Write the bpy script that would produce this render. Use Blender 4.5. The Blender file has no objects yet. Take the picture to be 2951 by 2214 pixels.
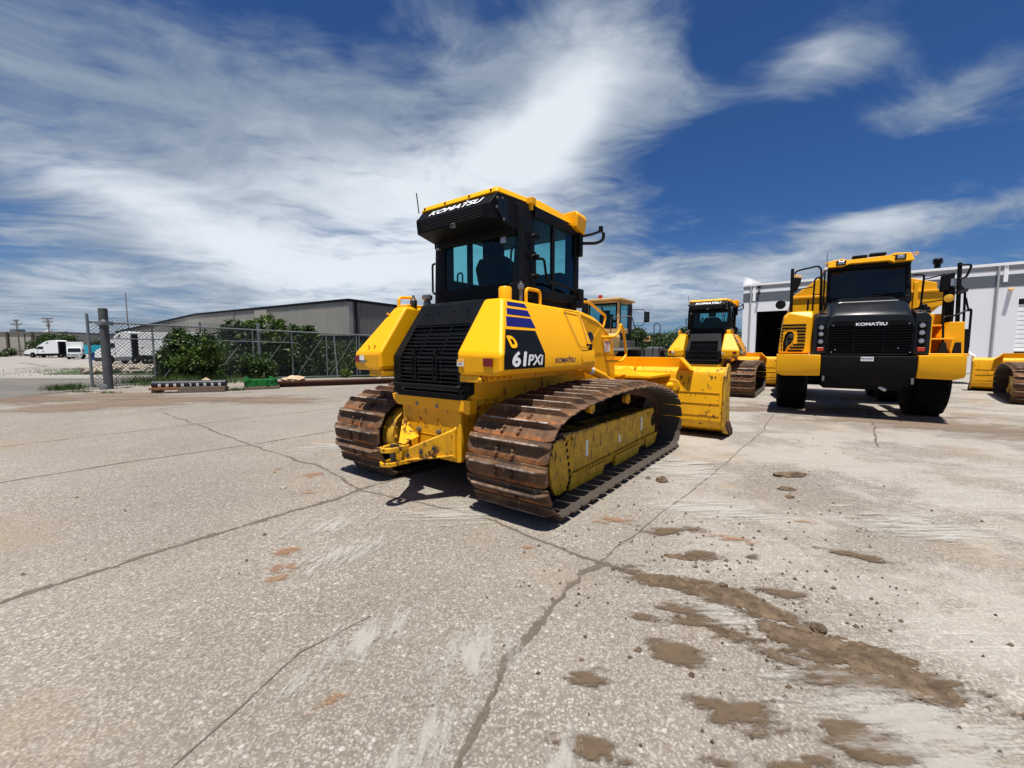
import bpy, bmesh, math, random
import numpy as np
from mathutils import Vector, Matrix, noise
random.seed(7)
scene = bpy.context.scene
C = bpy.context.collection
R = math.radians
# ---------------------------------------------------------------- camera
cam = bpy.data.cameras.new('camera'); camo = bpy.data.objects.new('camera', cam); C.objects.link(camo)
camo.location = (0, 0, 1.475); camo.rotation_euler = (R(90 - 4.786), 0, 0)
cam.sensor_width = 36; cam.lens = 1210 / 2951 * 36; cam.clip_start = .05; cam.clip_end = 3000
scene.camera = camo
scene.cycles.transparent_max_bounces = 48; scene.cycles.max_bounces = 8
# ---------------------------------------------------------------- view, sun
scene.view_settings.view_transform = 'Standard'; scene.view_settings.look = 'None'
scene.view_settings.exposure = 0.42; scene.view_settings.gamma = 1
to_sun = Vector((-.036, -.248, 1.0)).normalized()
sl = bpy.data.lights.new('sun', 'SUN'); sl.energy = 5.0; sl.angle = R(.5); sl.color = (1, .955, .88)
so = bpy.data.objects.new('sun', sl); C.objects.link(so)
so.rotation_euler = to_sun.to_track_quat('Z', 'Y').to_euler()
# ---------------------------------------------------------------- node helper
class NT:
    def __init__(s, tree): s.t = tree; s.n = tree.nodes; s.l = tree.links
    def add(s, kind, **kw):
        n = s.n.new(kind)
        for k, v in kw.items(): setattr(n, k, v)
        return n
    def link(s, a, b): s.l.new(a, b)
    def val(s, sock, v):
        if isinstance(v, bpy.types.NodeSocket): s.l.new(v, sock)
        elif v is not None:
            if hasattr(sock, 'default_value') and isinstance(v, (tuple, list)) and len(v) == 3 and len(sock.default_value) == 4: v = (*v, 1)
            sock.default_value = v
    def math(s, op, a, b=None, c=None, clamp=False):
        n = s.add('ShaderNodeMath', operation=op, use_clamp=clamp); s.val(n.inputs[0], a)
        if b is not None: s.val(n.inputs[1], b)
        if c is not None: s.val(n.inputs[2], c)
        return n.outputs[0]
    def mix(s, f, a, b, mode='MIX'):
        n = s.add('ShaderNodeMix', data_type='RGBA', blend_type=mode); s.val(n.inputs[0], f); s.val(n.inputs[6], a); s.val(n.inputs[7], b); return n.outputs[2]
    def ramp(s, f, a, b, lo=0., hi=1.):
        n = s.add('ShaderNodeMapRange', interpolation_type='SMOOTHSTEP'); s.val(n.inputs[0], f); n.inputs[1].default_value = a; n.inputs[2].default_value = b; n.inputs[3].default_value = lo; n.inputs[4].default_value = hi; return n.outputs[0]
    def noise(s, vec, scale, detail=4, rough=.55, dist=0., dim='3D'):
        n = s.add('ShaderNodeTexNoise', noise_dimensions=dim); s.val(n.inputs['Vector'], vec); n.inputs['Scale'].default_value = scale; n.inputs['Detail'].default_value = detail; n.inputs['Roughness'].default_value = rough; n.inputs['Distortion'].default_value = dist; return n.outputs[0]
    def voro(s, vec, scale, feature='F1', out=0, rand=1.):
        n = s.add('ShaderNodeTexVoronoi', feature=feature); s.val(n.inputs['Vector'], vec); n.inputs['Scale'].default_value = scale; n.inputs['Randomness'].default_value = rand; return n.outputs[out]
    def mapv(s, vec, loc=(0, 0, 0), rot=(0, 0, 0), sc=(1, 1, 1)):
        n = s.add('ShaderNodeMapping'); s.val(n.inputs[0], vec); n.inputs[1].default_value = loc; n.inputs[2].default_value = rot; n.inputs[3].default_value = sc; return n.outputs[0]
    def xyz(s, x, y, z=0.):
        n = s.add('ShaderNodeCombineXYZ'); s.val(n.inputs[0], x); s.val(n.inputs[1], y); s.val(n.inputs[2], z); return n.outputs[0]
    def sep(s, v):
        n = s.add('ShaderNodeSeparateXYZ'); s.val(n.inputs[0], v); return n.outputs
# ---------------------------------------------------------------- world: sky with clouds laid out by azimuth and elevation
w = bpy.data.worlds.new('World'); scene.world = w; w.use_nodes = True
t = NT(w.node_tree); t.n.clear()
sky = t.add('ShaderNodeTexSky', sky_type='NISHITA'); sky.sun_disc = False
sky.sun_elevation = math.asin(to_sun.z); sky.sun_rotation = math.atan2(to_sun.x, to_sun.y) ; sky.altitude = 200; sky.air_density = 1.0; sky.dust_density = .6; sky.ozone_density = 3.0
tc = t.add('ShaderNodeTexCoord'); dirv = tc.outputs['Generated']
X, Y, Z = t.sep(dirv)
az = t.math('ARCTAN2', X, Y); el = t.math('ARCSINE', Z)
skycol = t.mix(1., sky.outputs[0], (.25, .46, .76), 'MULTIPLY')
# coordinates on a flat cloud deck, so that the clouds shrink towards the horizon
den = t.math('MAXIMUM', t.math('ADD', Z, .10), .05)
px = t.math('DIVIDE', X, den); py = t.math('DIVIDE', Y, den)
deck = t.xyz(px, py, 0.)
warpn = t.add('ShaderNodeTexNoise'); t.link(deck, warpn.inputs['Vector']); warpn.inputs['Scale'].default_value = .9; warpn.inputs['Detail'].default_value = 3
wv = t.add('ShaderNodeVectorMath', operation='MULTIPLY_ADD'); t.link(warpn.outputs['Color'], wv.inputs[0]); wv.inputs[1].default_value = (1.0, 1.0, 0); t.link(deck, wv.inputs[2])
streak = t.mapv(wv.outputs[0], rot=(0, 0, R(-38)), sc=(.80, 1.15, 1))
n1 = t.noise(streak, 1.15, 8, .55)
n2 = t.noise(t.mapv(wv.outputs[0], loc=(3.1, 7.7, 0), rot=(0, 0, R(-30)), sc=(.8, 1.15, 1)), 5.5, 6, .6)
angv = t.xyz(az, el)
wn = t.add('ShaderNodeTexNoise'); t.link(angv, wn.inputs['Vector']); wn.inputs['Scale'].default_value = 2.6; wn.inputs['Detail'].default_value = 4
waz = t.math('ADD', az, t.math('MULTIPLY', t.math('SUBTRACT', t.sep(wn.outputs['Color'])[0], .5), .26))
wel = t.math('ADD', el, t.math('MULTIPLY', t.math('SUBTRACT', t.sep(wn.outputs['Color'])[1], .5), .20))
def blob(px_, py_, ang, ra, rb, wgt):
    # centre given as direction (azimuth, elevation) in degrees, radii in degrees, ang = tilt
    a0, e0 = R(px_), R(py_); ca, sa = math.cos(R(ang)), math.sin(R(ang))
    dx = t.math('SUBTRACT', waz, a0); dy = t.math('SUBTRACT', wel, e0)
    u = t.math('DIVIDE', t.math('ADD', t.math('MULTIPLY', dx, ca), t.math('MULTIPLY', dy, sa)), R(ra))
    v = t.math('DIVIDE', t.math('SUBTRACT', t.math('MULTIPLY', dy, ca), t.math('MULTIPLY', dx, sa)), R(rb))
    d2 = t.math('ADD', t.math('MULTIPLY', u, u), t.math('MULTIPLY', v, v))
    return t.math('MULTIPLY', t.math('POWER', 2.718, t.math('MULTIPLY', d2, -1.)), wgt)
blobs = [(-45.5, 14.7, -14.6, 12.3, 3.7, 0.75), (-33.9, 12.2, -19.6, 17.3, 6.0, 0.95), (-18.3, 10.7, -10.3, 19.7, 6.6, 0.95), (-12.4, 18.6, 1.0, 18.1, 7.3, 1.2), (-1.6, 20.6, 27.8, 15.4, 6.8, 1.2), (7.4, 27.6, 49.0, 10.6, 7.9, 1.2), (11.9, 33.8, 52.0, 6.2, 3.9, 0.55), (2.7, 8.2, -1.8, 19.9, 4.4, 0.8), (18.8, 8.4, -7.9, 15.9, 4.7, 1.0), (31.0, 7.1, 6.6, 10.9, 2.9, 1.0), (39.4, 11.2, 15.6, 8.5, 2.6, 1.1), (45.6, 12.0, 12.9, 4.0, 1.1, 0.45), (34.2, 27.4, 7.5, 5.7, 2.6, 0.9), (45.5, 22.4, 3.4, 5.3, 1.7, 0.75), (39.8, 22.1, 5.3, 4.5, 1.1, 0.35), (47.1, 1.9, 15.5, 6.6, 1.9, 0.95), (-44.6, 4.2, 3.3, 19.8, 4.3, 0.75), (-33.7, -0.3, -3.6, 25.8, 4.2, 0.7), (-46.7, -5.5, -4.8, 18.9, 4.8, 0.8), (-26.9, -7.1, -1.4, 33.5, 4.5, 0.65), (-0.4, -9.2, 1.4, 18.5, 2.5, 0.3), (31.3, -9.5, 8.9, 13.1, 0.9, 0.3), (31.4, -13.2, 9.1, 12.2, 2.1, 0.35), (41.8, 0.7, -0.6, 2.0, 0.9, 0.9), (24.7, -6.6, 3.4, 6.0, 0.7, 0.35), (35.9, -4.9, 9.8, 3.6, 0.4, 0.3), (-46.4, 22.4, -13.1, 9.9, 3.4, 0.55), (-36.4, 24.9, -1.7, 14.2, 3.7, 0.5), (-29.5, 30.8, 9.9, 17.1, 2.5, 0.45), (-7.4, 35.3, -38.3, 11.1, 4.6, 0.5), (-17.8, 27.5, 4.3, 15.1, 4.5, 0.5), (-27.2, 21.7, 6.8, 18.0, 3.5, 0.4), (-18.6, -0.9, -0.2, 9.5, 2.7, -0.8), (-15.6, 3.2, 10.9, 6.6, 1.8, -0.5), (32.3, 18.5, -12.3, 10.2, 4.8, -0.5), (23.5, -1.5, 0.8, 15.9, 2.9, -0.35), (-48.5, 7.9, -36.4, 2.6, 0.9, -0.4), (-42.0, 25.0, -3.1, 2.2, 1.0, -0.35), (-22.9, 30.8, -51.0, 2.3, 2.1, -0.35), (25.2, 32.2, -13.3, 5.7, 3.2, -0.4), (44.9, -6.5, 7.1, 12.4, 4.0, -0.35), (46.5, 16.7, -16.8, 4.4, 2.2, -0.4)]
cores = [(-43.1, 2.5, 1.9, 17.6, 4.9, 0.38), (-36.2, -9.0, -3.6, 32.7, 4.6, 0.35), (-47.4, 8.0, -21.6, 9.8, 2.5, 0.2), (-12.4, 17.6, 0.8, 19.4, 7.0, 0.85), (-1.6, 21.1, 32.8, 12.5, 5.3, 0.8), (8.0, 28.9, 50.9, 9.5, 5.4, 0.8), (2.7, 9.4, -1.7, 15.5, 3.5, 0.55), (-35.2, 12.5, -22.9, 13.6, 3.9, 0.6), (-21.1, 9.9, -7.7, 13.2, 5.0, 0.7), (20.5, 7.7, -8.8, 12.9, 3.3, 0.5), (38.7, 11.1, 13.1, 8.2, 2.1, 0.6), (33.8, 27.9, 2.1, 4.3, 1.7, 0.45), (41.8, 0.7, -0.6, 2.0, 0.9, 0.9), (-45.5, 15.1, -13.5, 6.2, 2.5, 0.35), (-33.9, -5.0, -2.7, 15.2, 2.6, 0.2), (-6.7, -6.0, -0.0, 12.6, 2.5, 0.35), (46.9, 1.5, 10.1, 5.2, 1.1, 0.35), (-12.0, 34.9, -31.1, 7.1, 3.0, 0.4)]
acc = None
for b in blobs:
    o = blob(*b); acc = o if acc is None else t.math('ADD', acc, o)
acc = t.math('ADD', acc, t.ramp(Y, .1, -.35, 0., .32))
nn = t.math('ADD', t.math('MULTIPLY', t.math('SUBTRACT', n1, .5), 1.7), t.math('MULTIPLY', t.math('SUBTRACT', n2, .5), .9))
accc = t.math('DIVIDE', acc, t.math('ADD', 1., t.math('MULTIPLY', t.math('MAXIMUM', acc, 0.), .75)))
dens = t.math('ADD', t.math('ADD', t.math('MULTIPLY', nn, 1.45), t.math('MULTIPLY', accc, 1.45)), -.02)
densr = t.ramp(dens, -.05, 1.05)
core = None
for b in cores:
    o = blob(*b); core = o if core is None else t.math('ADD', core, o)
n3 = t.noise(t.mapv(wv.outputs[0], loc=(9, 2, 0)), 2.2, 5, .6)
bright = t.ramp(t.math('ADD', core, t.math('ADD', t.math('MULTIPLY', nn, .5), t.math('MULTIPLY', t.math('SUBTRACT', n3, .5), .8))), 0., 1.15)
cloud = t.mix(bright, (2.7, 3.4, 4.4), (8.2, 8.8, 9.4))
hz = t.ramp(el, R(-1), R(16), 1., 0.)
leftw = t.ramp(az, R(42), R(-20), .25, 1.)
hazef = t.math('MULTIPLY', t.math('MULTIPLY', hz, leftw), .72)
col = t.mix(hazef, skycol, (2.4, 3.4, 4.6))
col = t.mix(t.math('MULTIPLY', densr, .94), col, cloud)
bg = t.add('ShaderNodeBackground'); t.link(col, bg.inputs[0]); bg.inputs[1].default_value = .075
wo = t.add('ShaderNodeOutputWorld'); t.link(bg.outputs[0], wo.inputs[0])
# ---------------------------------------------------------------- mesh helper
SPLIT = dict(drive_bolts='drive_bolt', fender_vents='fender_vent', rear_bolts='plate_bolt', drawbar_bolts='drawbar_bolt', grille_bolts='grille_bolt', cover_bolts='cover_bolt', roof_bolts='roof_bolt', tank_bolts='tank_bolt', lifting_lugs='lifting_lug', mirror_arms='mirror_arm', bumper_fittings='bumper_fitting', lifting_eyes='lifting_eye', work_lamps='work_lamp', tank_studs='tank_stud', front_lights='front_light', dark_docks='dark_dock', wall_columns='wall_column', rubber_boots='rubber_boot', step_plates='step', hood_seams='hood_seam', door_windows='door_window', roller_guards='roller_guard', mirrors='mirror', side_windows='side_window', blade_stiffeners='blade_seam', weld_seams='weld_seam', door_hinges='door_hinge')
class MB:
    def __init__(s): s.v = []; s.f = []
    def poly(s, pts, faces):
        b = len(s.v); s.v += [tuple(p) for p in pts]; s.f += [tuple(i + b for i in f) for f in faces]; return s
    def box(s, x0, x1, y0, y1, z0, z1, M=None):
        p = [(x0, y0, z0), (x1, y0, z0), (x1, y1, z0), (x0, y1, z0), (x0, y0, z1), (x1, y0, z1), (x1, y1, z1), (x0, y1, z1)]
        if M is not None: p = [tuple(M @ Vector(q)) for q in p]
        return s.poly(p, [(0, 3, 2, 1), (4, 5, 6, 7), (0, 1, 5, 4), (1, 2, 6, 5), (2, 3, 7, 6), (3, 0, 4, 7)])
    def loft(s, rings, cap=True, close=True):
        n = len(rings[0]); b = len(s.v)
        for r in rings: s.v += [tuple(p) for p in r]
        for k in range(len(rings) - 1):
            for i in range(n if close else n - 1):
                j = (i + 1) % n; s.f.append((b + k * n + i, b + k * n + j, b + (k + 1) * n + j, b + (k + 1) * n + i))
        if cap:
            s.f.append(tuple(b + i for i in reversed(range(n)))); s.f.append(tuple(b + (len(rings) - 1) * n + i for i in range(n)))
        return s
    def prx(s, prof, x0, x1):   # profile (y,z) extruded along x
        return s.loft([[(x0, y, z) for y, z in prof], [(x1, y, z) for y, z in prof]])
    def pry(s, prof, y0, y1):   # profile (x,z) along y
        return s.loft([[(x, y0, z) for x, z in prof], [(x, y1, z) for x, z in prof]])
    def prz(s, prof, z0, z1):
        return s.loft([[(x, y, z0) for x, y in prof], [(x, y, z1) for x, y in prof]])
    def cyl(s, a, b, r, n=12, r2=None):
        a = Vector(a); b = Vector(b); d = (b - a).normalized(); u = d.orthogonal().normalized(); w_ = d.cross(u)
        r2 = r if r2 is None else r2
        return s.loft([[a + (u * math.cos(k * 2 * math.pi / n) + w_ * math.sin(k * 2 * math.pi / n)) * r for k in range(n)], [b + (u * math.cos(k * 2 * math.pi / n) + w_ * math.sin(k * 2 * math.pi / n)) * r2 for k in range(n)]])
    def tube(s, pts, r, n=8, rc=.05):
        pts = [Vector(p) for p in pts]; q = [pts[0]]
        for i in range(1, len(pts) - 1):
            a, b, c = pts[i - 1], pts[i], pts[i + 1]; k = min(rc, (a - b).length * .45, (c - b).length * .45)
            p0 = b + (a - b).normalized() * k; p2 = b + (c - b).normalized() * k
            for tt in (0, .25, .5, .75, 1): q.append(p0 * (1 - tt) ** 2 + b * 2 * tt * (1 - tt) + p2 * tt * tt)
        q.append(pts[-1]); rings = []; up = None
        for i, p in enumerate(q):
            d = (q[min(i + 1, len(q) - 1)] - q[max(i - 1, 0)]).normalized()
            up = d.orthogonal().normalized() if up is None else (up - d * up.dot(d)).normalized()
            w_ = d.cross(up); rings.append([p + (up * math.cos(k * 2 * math.pi / n) + w_ * math.sin(k * 2 * math.pi / n)) * r for k in range(n)])
        return s.loft(rings)
    def lathe(s, c, ax, prof, n=24):   # prof: (r, offset along axis)
        c = Vector(c); d = Vector(ax).normalized(); u = d.orthogonal().normalized(); w_ = d.cross(u)
        return s.loft([[c + d * h + (u * math.cos(k * 2 * math.pi / n) + w_ * math.sin(k * 2 * math.pi / n)) * max(r, 1e-4) for k in range(n)] for r, h in prof])
    def hexbolt(s, c, ax, r=.022, h=.02):
        c = Vector(c); d = Vector(ax).normalized(); s.cyl(c, c + d * h * .35, r * 1.25, 10); return s.cyl(c + d * h * .35, c + d * h, r, 6)
    def islands(s):
        par = list(range(len(s.v)))
        def find(a):
            while par[a] != a: par[a] = par[par[a]]; a = par[a]
            return a
        for f in s.f:
            for k in f[1:]: par[find(k)] = find(f[0])
        comp = {}
        for i in range(len(s.v)): comp.setdefault(find(i), []).append(i)
        C_ = [[set(c), [min(s.v[i][k] for i in c) for k in range(3)], [max(s.v[i][k] for i in c) for k in range(3)]] for c in comp.values()]
        merged = True
        while merged:
            merged = False
            for a in range(len(C_)):
                for b in range(a + 1, len(C_)):
                    if all(C_[a][1][k] <= C_[b][2][k] + .002 and C_[b][1][k] <= C_[a][2][k] + .002 for k in range(3)):
                        C_[a] = [C_[a][0] | C_[b][0], [min(C_[a][1][k], C_[b][1][k]) for k in range(3)], [max(C_[a][2][k], C_[b][2][k]) for k in range(3)]]; C_.pop(b); merged = True; break
                if merged: break
        out = []
        for c, _, _ in C_:
            idx = {i: n for n, i in enumerate(sorted(c))}; m = MB(); m.v = [s.v[i] for i in sorted(c)]; m.f = [tuple(idx[i] for i in f) for f in s.f if f[0] in c]; out.append(m)
        return out
    def build(s, name, mat, parent=None, bevel=0, smooth=True, label=None, seg=2, ang=.6):
        if name in SPLIT:
            for m in s.islands(): o = m.build(SPLIT[name], mat, parent, bevel, smooth, label, seg, ang)
            return o
        me = bpy.data.meshes.new(name); me.from_pydata(s.v, [], s.f); me.update()
        bm = bmesh.new(); bm.from_mesh(me); bmesh.ops.recalc_face_normals(bm, faces=bm.faces); bm.to_mesh(me); bm.free()
        if smooth:
            me.polygons.foreach_set('use_smooth', [True] * len(me.polygons)); me.set_sharp_from_angle(angle=ang)
        if mat: me.materials.append(mat)
        o = bpy.data.objects.new(name, me); C.objects.link(o); o.parent = parent
        if bevel:
            m = o.modifiers.new('bevel', 'BEVEL'); m.width = bevel; m.segments = seg; m.limit_method = 'ANGLE'; m.angle_limit = R(28); m.harden_normals = True
        if label: o['label'] = label
        return o
def tag(o, label=None, cat=None, group=None, kind=None):
    if label: o['label'] = label
    if cat: o['category'] = cat
    if group: o['group'] = group
    if kind: o['kind'] = kind
    return o
def thing(name, label, cat, x=0, y=0, heading=0, z=0, group=None):
    o = bpy.data.objects.new(name, None); C.objects.link(o); o.empty_display_size = .3
    o.location = (x, y, z); o.rotation_euler = (0, 0, -R(heading)); return tag(o, label, cat, group)
def kids(o): return [c for c in bpy.data.objects if c.parent == o]
def copy_tree(o, parent=None):
    ch = kids(o); c = o.copy(); C.objects.link(c); c.parent = parent
    for k in ch: copy_tree(k, c)
    return c
def text(body, mat, parent, org, xd, nrm, h, width=None, shear=0., bold=0., name='lettering', ext=.002):
    cu = bpy.data.curves.new('tmp', 'FONT'); cu.body = body; cu.size = 1; cu.offset = min(bold, .012); cu.shear = shear; cu.extrude = .0
    to = bpy.data.objects.new('tmp', cu); C.objects.link(to); dg = bpy.context.evaluated_depsgraph_get()
    me = bpy.data.meshes.new_from_object(to.evaluated_get(dg)); bpy.data.objects.remove(to); bpy.data.curves.remove(cu)
    co = np.array([v.co[:] for v in me.vertices]); mn = co.min(0); mx = co.max(0)
    xd = Vector(xd).normalized(); nrm = Vector(nrm).normalized(); yd = nrm.cross(xd).normalized(); nrm = xd.cross(yd)
    sy = h / (mx[1] - mn[1]); sx = sy if width is None else width / (mx[0] - mn[0]); org = Vector(org)
    if bold > .012:      # heavier strokes: the same outline laid down again slightly shifted
        V0 = [v.co.copy() for v in me.vertices]; F0 = [tuple(p.vertices) for p in me.polygons]; VV = []; FF = []
        for i, (dx, dy) in enumerate([(0, 0), (bold * 1.6, 0), (bold * .8, bold * .7), (bold * .8, -bold * .7)]): FF += [tuple(k + len(VV) for k in f) for f in F0]; VV += [(c.x + dx, c.y + dy, i * 4e-4) for c in V0]
        me = bpy.data.meshes.new(name); me.from_pydata(VV, [], FF)
    for v in me.vertices: v.co = org + nrm * v.co.z + xd * ((v.co.x - mn[0]) * sx) + yd * ((v.co.y - mn[1]) * sy) + nrm * ext
    me.materials.append(mat); me.name = name
    o = bpy.data.objects.new(name, me); C.objects.link(o); o.parent = parent; return o
def H(x, y):   # terrain height: the ground falls away gently behind the fence on the left
    a = min(max((y - 18) / 14, 0), 1); a = a * a * (3 - 2 * a); b = min(max((-x - 1) / 7, 0), 1); b = b * b * (3 - 2 * b); return -.5 * a * b

# ---------------------------------------------------------------- materials
def newmat(name):
    m = bpy.data.materials.new(name); m.use_nodes = True; t = NT(m.node_tree); t.n.clear()
    out = t.add('ShaderNodeOutputMaterial'); b = t.add('ShaderNodeBsdfPrincipled'); t.link(b.outputs[0], out.inputs[0]); return m, t, b, out
def bump(t, b, h, strength=.3, dist=.01):
    n = t.add('ShaderNodeBump'); n.inputs['Strength'].default_value = strength; n.inputs['Distance'].default_value = dist; t.val(n.inputs['Height'], h); t.link(n.outputs[0], b.inputs['Normal'])
def paint(name, col, rough=.35, dirt=.25, dirtcol=(.16, .12, .08), chips=0., chipcol=(.045, .018, .01), metal=0., orange=.15, coat=0., spec=.32):
    m, t, b, _ = newmat(name); ob = t.add('ShaderNodeTexCoord').outputs['Object']
    n1 = t.noise(ob, 2.3, 6, .65); n2 = t.noise(ob, 30, 3, .6)
    c = t.mix(t.math('MULTIPLY', t.ramp(n1, .42, .78), dirt), col, dirtcol)
    c = t.mix(t.math('MULTIPLY', t.ramp(n2, .3, .8), dirt * .35), c, tuple(x * .7 for x in col))
    c = t.mix(t.math('MULTIPLY', t.ramp(t.noise(t.mapv(ob, sc=(1, 1, .14)), 14, 5, .7), .52, .75), dirt * .9), c, dirtcol)
    if chips:
        ch = t.math('MULTIPLY', t.ramp(t.noise(t.mapv(ob, sc=(1, 1, .55)), 13, 7, .72), .60 - .08 * chips, .645 - .08 * chips), t.ramp(t.noise(ob, 2.6, 3, .5), .36, .58))
        c = t.mix(ch, c, t.mix(t.noise(ob, 60, 2), chipcol, tuple(min(1, x * 2.6) for x in chipcol)))
    t.link(c, b.inputs['Base Color']); b.inputs['Metallic'].default_value = metal
    t.link(t.math('ADD', t.math('MULTIPLY', n1, .25), rough - .1), b.inputs['Roughness'])
    b.inputs['Coat Weight'].default_value = coat; b.inputs['Specular IOR Level'].default_value = spec
    bump(t, b, t.noise(ob, 180, 2, .5), orange * .25, .002); return m
def plain(name, col, rough=.6, metal=0., var=.25, scale=8, bmp=.0):
    m, t, b, _ = newmat(name); b.inputs['Specular IOR Level'].default_value = .15 if max(col) < .02 and rough > .4 else .5; ob = t.add('ShaderNodeTexCoord').outputs['Object']
    n = t.noise(ob, scale, 5, .6); t.link(t.mix(n, tuple(x * (1 - var) for x in col), tuple(min(1, x * (1 + var)) for x in col)), b.inputs['Base Color'])
    b.inputs['Roughness'].default_value = rough; b.inputs['Metallic'].default_value = metal
    if bmp: bump(t, b, t.noise(ob, scale * 6, 4, .6), bmp, .01)
    return m
M = {}
YEL = (.90, .42, .0)
M['yellow'] = paint('yellow_paint', YEL, .40, .10, (.55, .30, .03))
M['yellow_worn'] = paint('worn_yellow_paint', (.80, .40, .006), .5, .35, (.20, .11, .04), chips=.55)
M['yellow_dirty'] = paint('dirty_yellow_paint', (.62, .34, .02), .65, .75, (.10, .06, .03), chips=.9)
M['yellow_soft'] = paint('yellow_panel_paint', (.90, .42, .0), .42, .08, (.55, .30, .03))
M['charcoal'] = paint('charcoal_paint', (.0045, .0052, .0065), .5, .3, (.024, .022, .02), spec=.14)
M['charcoal_gloss'] = paint('charcoal_gloss_paint', (.007, .009, .012), .28, .15, (.02, .02, .02), coat=.18, spec=.25)
M['black'] = plain('black_steel', (.005, .005, .006), .5, 0, .3)
M['blackrough'] = plain('black_rubber_trim', (.006, .006, .0065), .8, 0, .3)
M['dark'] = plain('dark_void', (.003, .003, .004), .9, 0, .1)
M['white'] = plain('white_lettering', (.80, .81, .82), .45, 0, .06)
M['blue'] = plain('blue_decal', (.010, .009, .12), .35, 0, .25, 5)
M['red'] = plain('red_reflector', (.16, .002, .003), .25, 0, .15)
M['steel'] = plain('bolt_steel', (.22, .21, .20), .45, .7, .3)
M['steel_dark'] = plain('dark_steel', (.07, .065, .06), .5, .6, .4)
M['sticker'] = plain('sticker_white', (.75, .75, .70), .5, 0, .08)
M['rubber'] = plain('tyre_rubber', (.0035, .0035, .0035), .9, 0, .45, 14, .4)
M['orange_lens'] = plain('amber_lens', (.65, .10, .01), .25, 0, .15)
M['red_lens'] = plain('red_lens', (.45, .03, .01), .25, 0, .15)
M['lens'] = plain('lamp_lens', (.40, .41, .43), .15, .6, .3, 40)
M['whitepaint'] = paint('white_vehicle_paint', (.80, .81, .80), .3, .12, (.45, .42, .38))
M['whitebox'] = paint('white_trailer_paint', (.74, .75, .74), .5, .2, (.42, .40, .36))
M['chrome'] = plain('chrome', (.6, .6, .6), .15, 1., .1)
M['tan'] = paint('tan_paint', (.66, .42, .16), .5, .2, (.35, .22, .1))
M['greyfender'] = paint('grey_fender_paint', (.085, .090, .092), .6, .3, (.16, .14, .12))
M['rust'] = plain('rusty_steel', (.085, .030, .015), .85, .1, .6, 9, .5)
M['cyan'] = paint('cyan_trailer_paint', (.02, .42, .55), .5, .2, (.1, .3, .35))
M['bluebin'] = paint('blue_bin_paint', (.012, .05, .22), .5, .2, (.05, .06, .1))
M['bluecar'] = paint('blue_car_paint', (.008, .012, .09), .2, .1, (.05, .05, .08), coat=.5)
M['green'] = paint('green_paint', (.008, .15, .025), .5, .3, (.02, .10, .02))
M['galv'] = plain('galvanised_steel', (.20, .215, .22), .5, .4, .25, 12)
M['wire'] = plain('galvanised_wire', (.055, .062, .065), .6, .3, .2)
M['wood'] = plain('grey_wood', (.15, .11, .08), .85, 0, .5, 15, .4)
M['wood_orange'] = plain('orange_wood', (.26, .11, .04), .8, 0, .4, 15)
M['pole'] = plain('pole_wood', (.14, .105, .085), .85, 0, .4, 3)
M['polegrey'] = plain('weathered_grey_post', (.085, .09, .088), .8, .2, .5, 5, .4)
M['pipe'] = plain('black_pipe', (.022, .027, .030), .45, .1, .35)
M['tarp'] = plain('tan_tarp', (.52, .37, .24), .8, 0, .4, 12, .6)
M['seat'] = plain('seat_fabric', (.005, .0055, .006), .85, 0, .2)
M['bark'] = plain('bark', (.07, .05, .035), .9, 0, .4, 10, .4)
def rusty_track():
    m, t, b, _ = newmat('rusty_track_steel'); tcn = t.add('ShaderNodeTexCoord'); ob = tcn.outputs['Object']; rnd = t.add('ShaderNodeObjectInfo').outputs['Random']
    v = t.add('ShaderNodeVectorMath', operation='ADD'); t.link(ob, v.inputs[0]); t.link(t.xyz(t.math('MULTIPLY', rnd, 37.), t.math('MULTIPLY', rnd, 91.), 0.), v.inputs[1]); v = v.outputs[0]
    n1 = t.noise(v, 3.2, 6, .68); n2 = t.noise(v, 11, 6, .7); n3 = t.noise(v, 60, 3, .6)
    c = t.mix(t.ramp(n1, .34, .62), (.055, .030, .017), (.150, .076, .036))
    c = t.mix(t.math('MULTIPLY', t.ramp(n2, .52, .70), .85), c, (.30, .19, .10))
    X_, Y_, Z_ = t.sep(ob)
    edge = t.ramp(Y_, -.035, -.085)                                       # trailing lip carries fresh orange rust
    c = t.mix(t.math('MULTIPLY', edge, t.ramp(n2, .35, .6)), c, (.36, .12, .030))
    c = t.mix(t.math('MULTIPLY', t.ramp(t.noise(v, 6, 5, .7), .6, .72), .7), c, (.018, .012, .010))
    polish = t.math('MULTIPLY', t.math('MULTIPLY', t.ramp(Z_, .053, .060), t.ramp(n2, .35, .6)), .75)  # grouser tips rubbed bright
    c = t.mix(polish, c, (.62, .57, .52))
    c = t.mix(t.ramp(Z_, -.008, -.0105), c, t.mix(n2, (.030, .024, .020), (.085, .066, .052)))
    t.link(c, b.inputs['Base Color']); t.link(t.math('SUBTRACT', .82, t.math('MULTIPLY', polish, .45)), b.inputs['Roughness'])
    b.inputs['Metallic'].default_value = .15
    bump(t, b, t.math('ADD', n2, t.math('MULTIPLY', n3, .5)), .5, .006); return m
M['track'] = rusty_track()
M['windscreen'] = plain('reflective_windscreen', (.006, .008, .010), .03, 0, .1)
M['yellow_blade'] = paint('blade_yellow_paint', (.86, .42, .003), .5, .25, (.22, .12, .04), chips=.35)
M['greasy_rust'] = plain('greasy_rusty_steel', (.022, .012, .008), .75, 0, .7, 9, .4)
M['grease_shade'] = plain('black_grease_and_shade', (.006, .005, .004), .8, 0, .5)  # for greasy parts and for the shade painted inside the tracks
M['yellow_hitch'] = paint('chipped_hitch_paint', (.76, .38, .006), .55, .5, (.16, .085, .035), chips=1.1)
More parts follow.
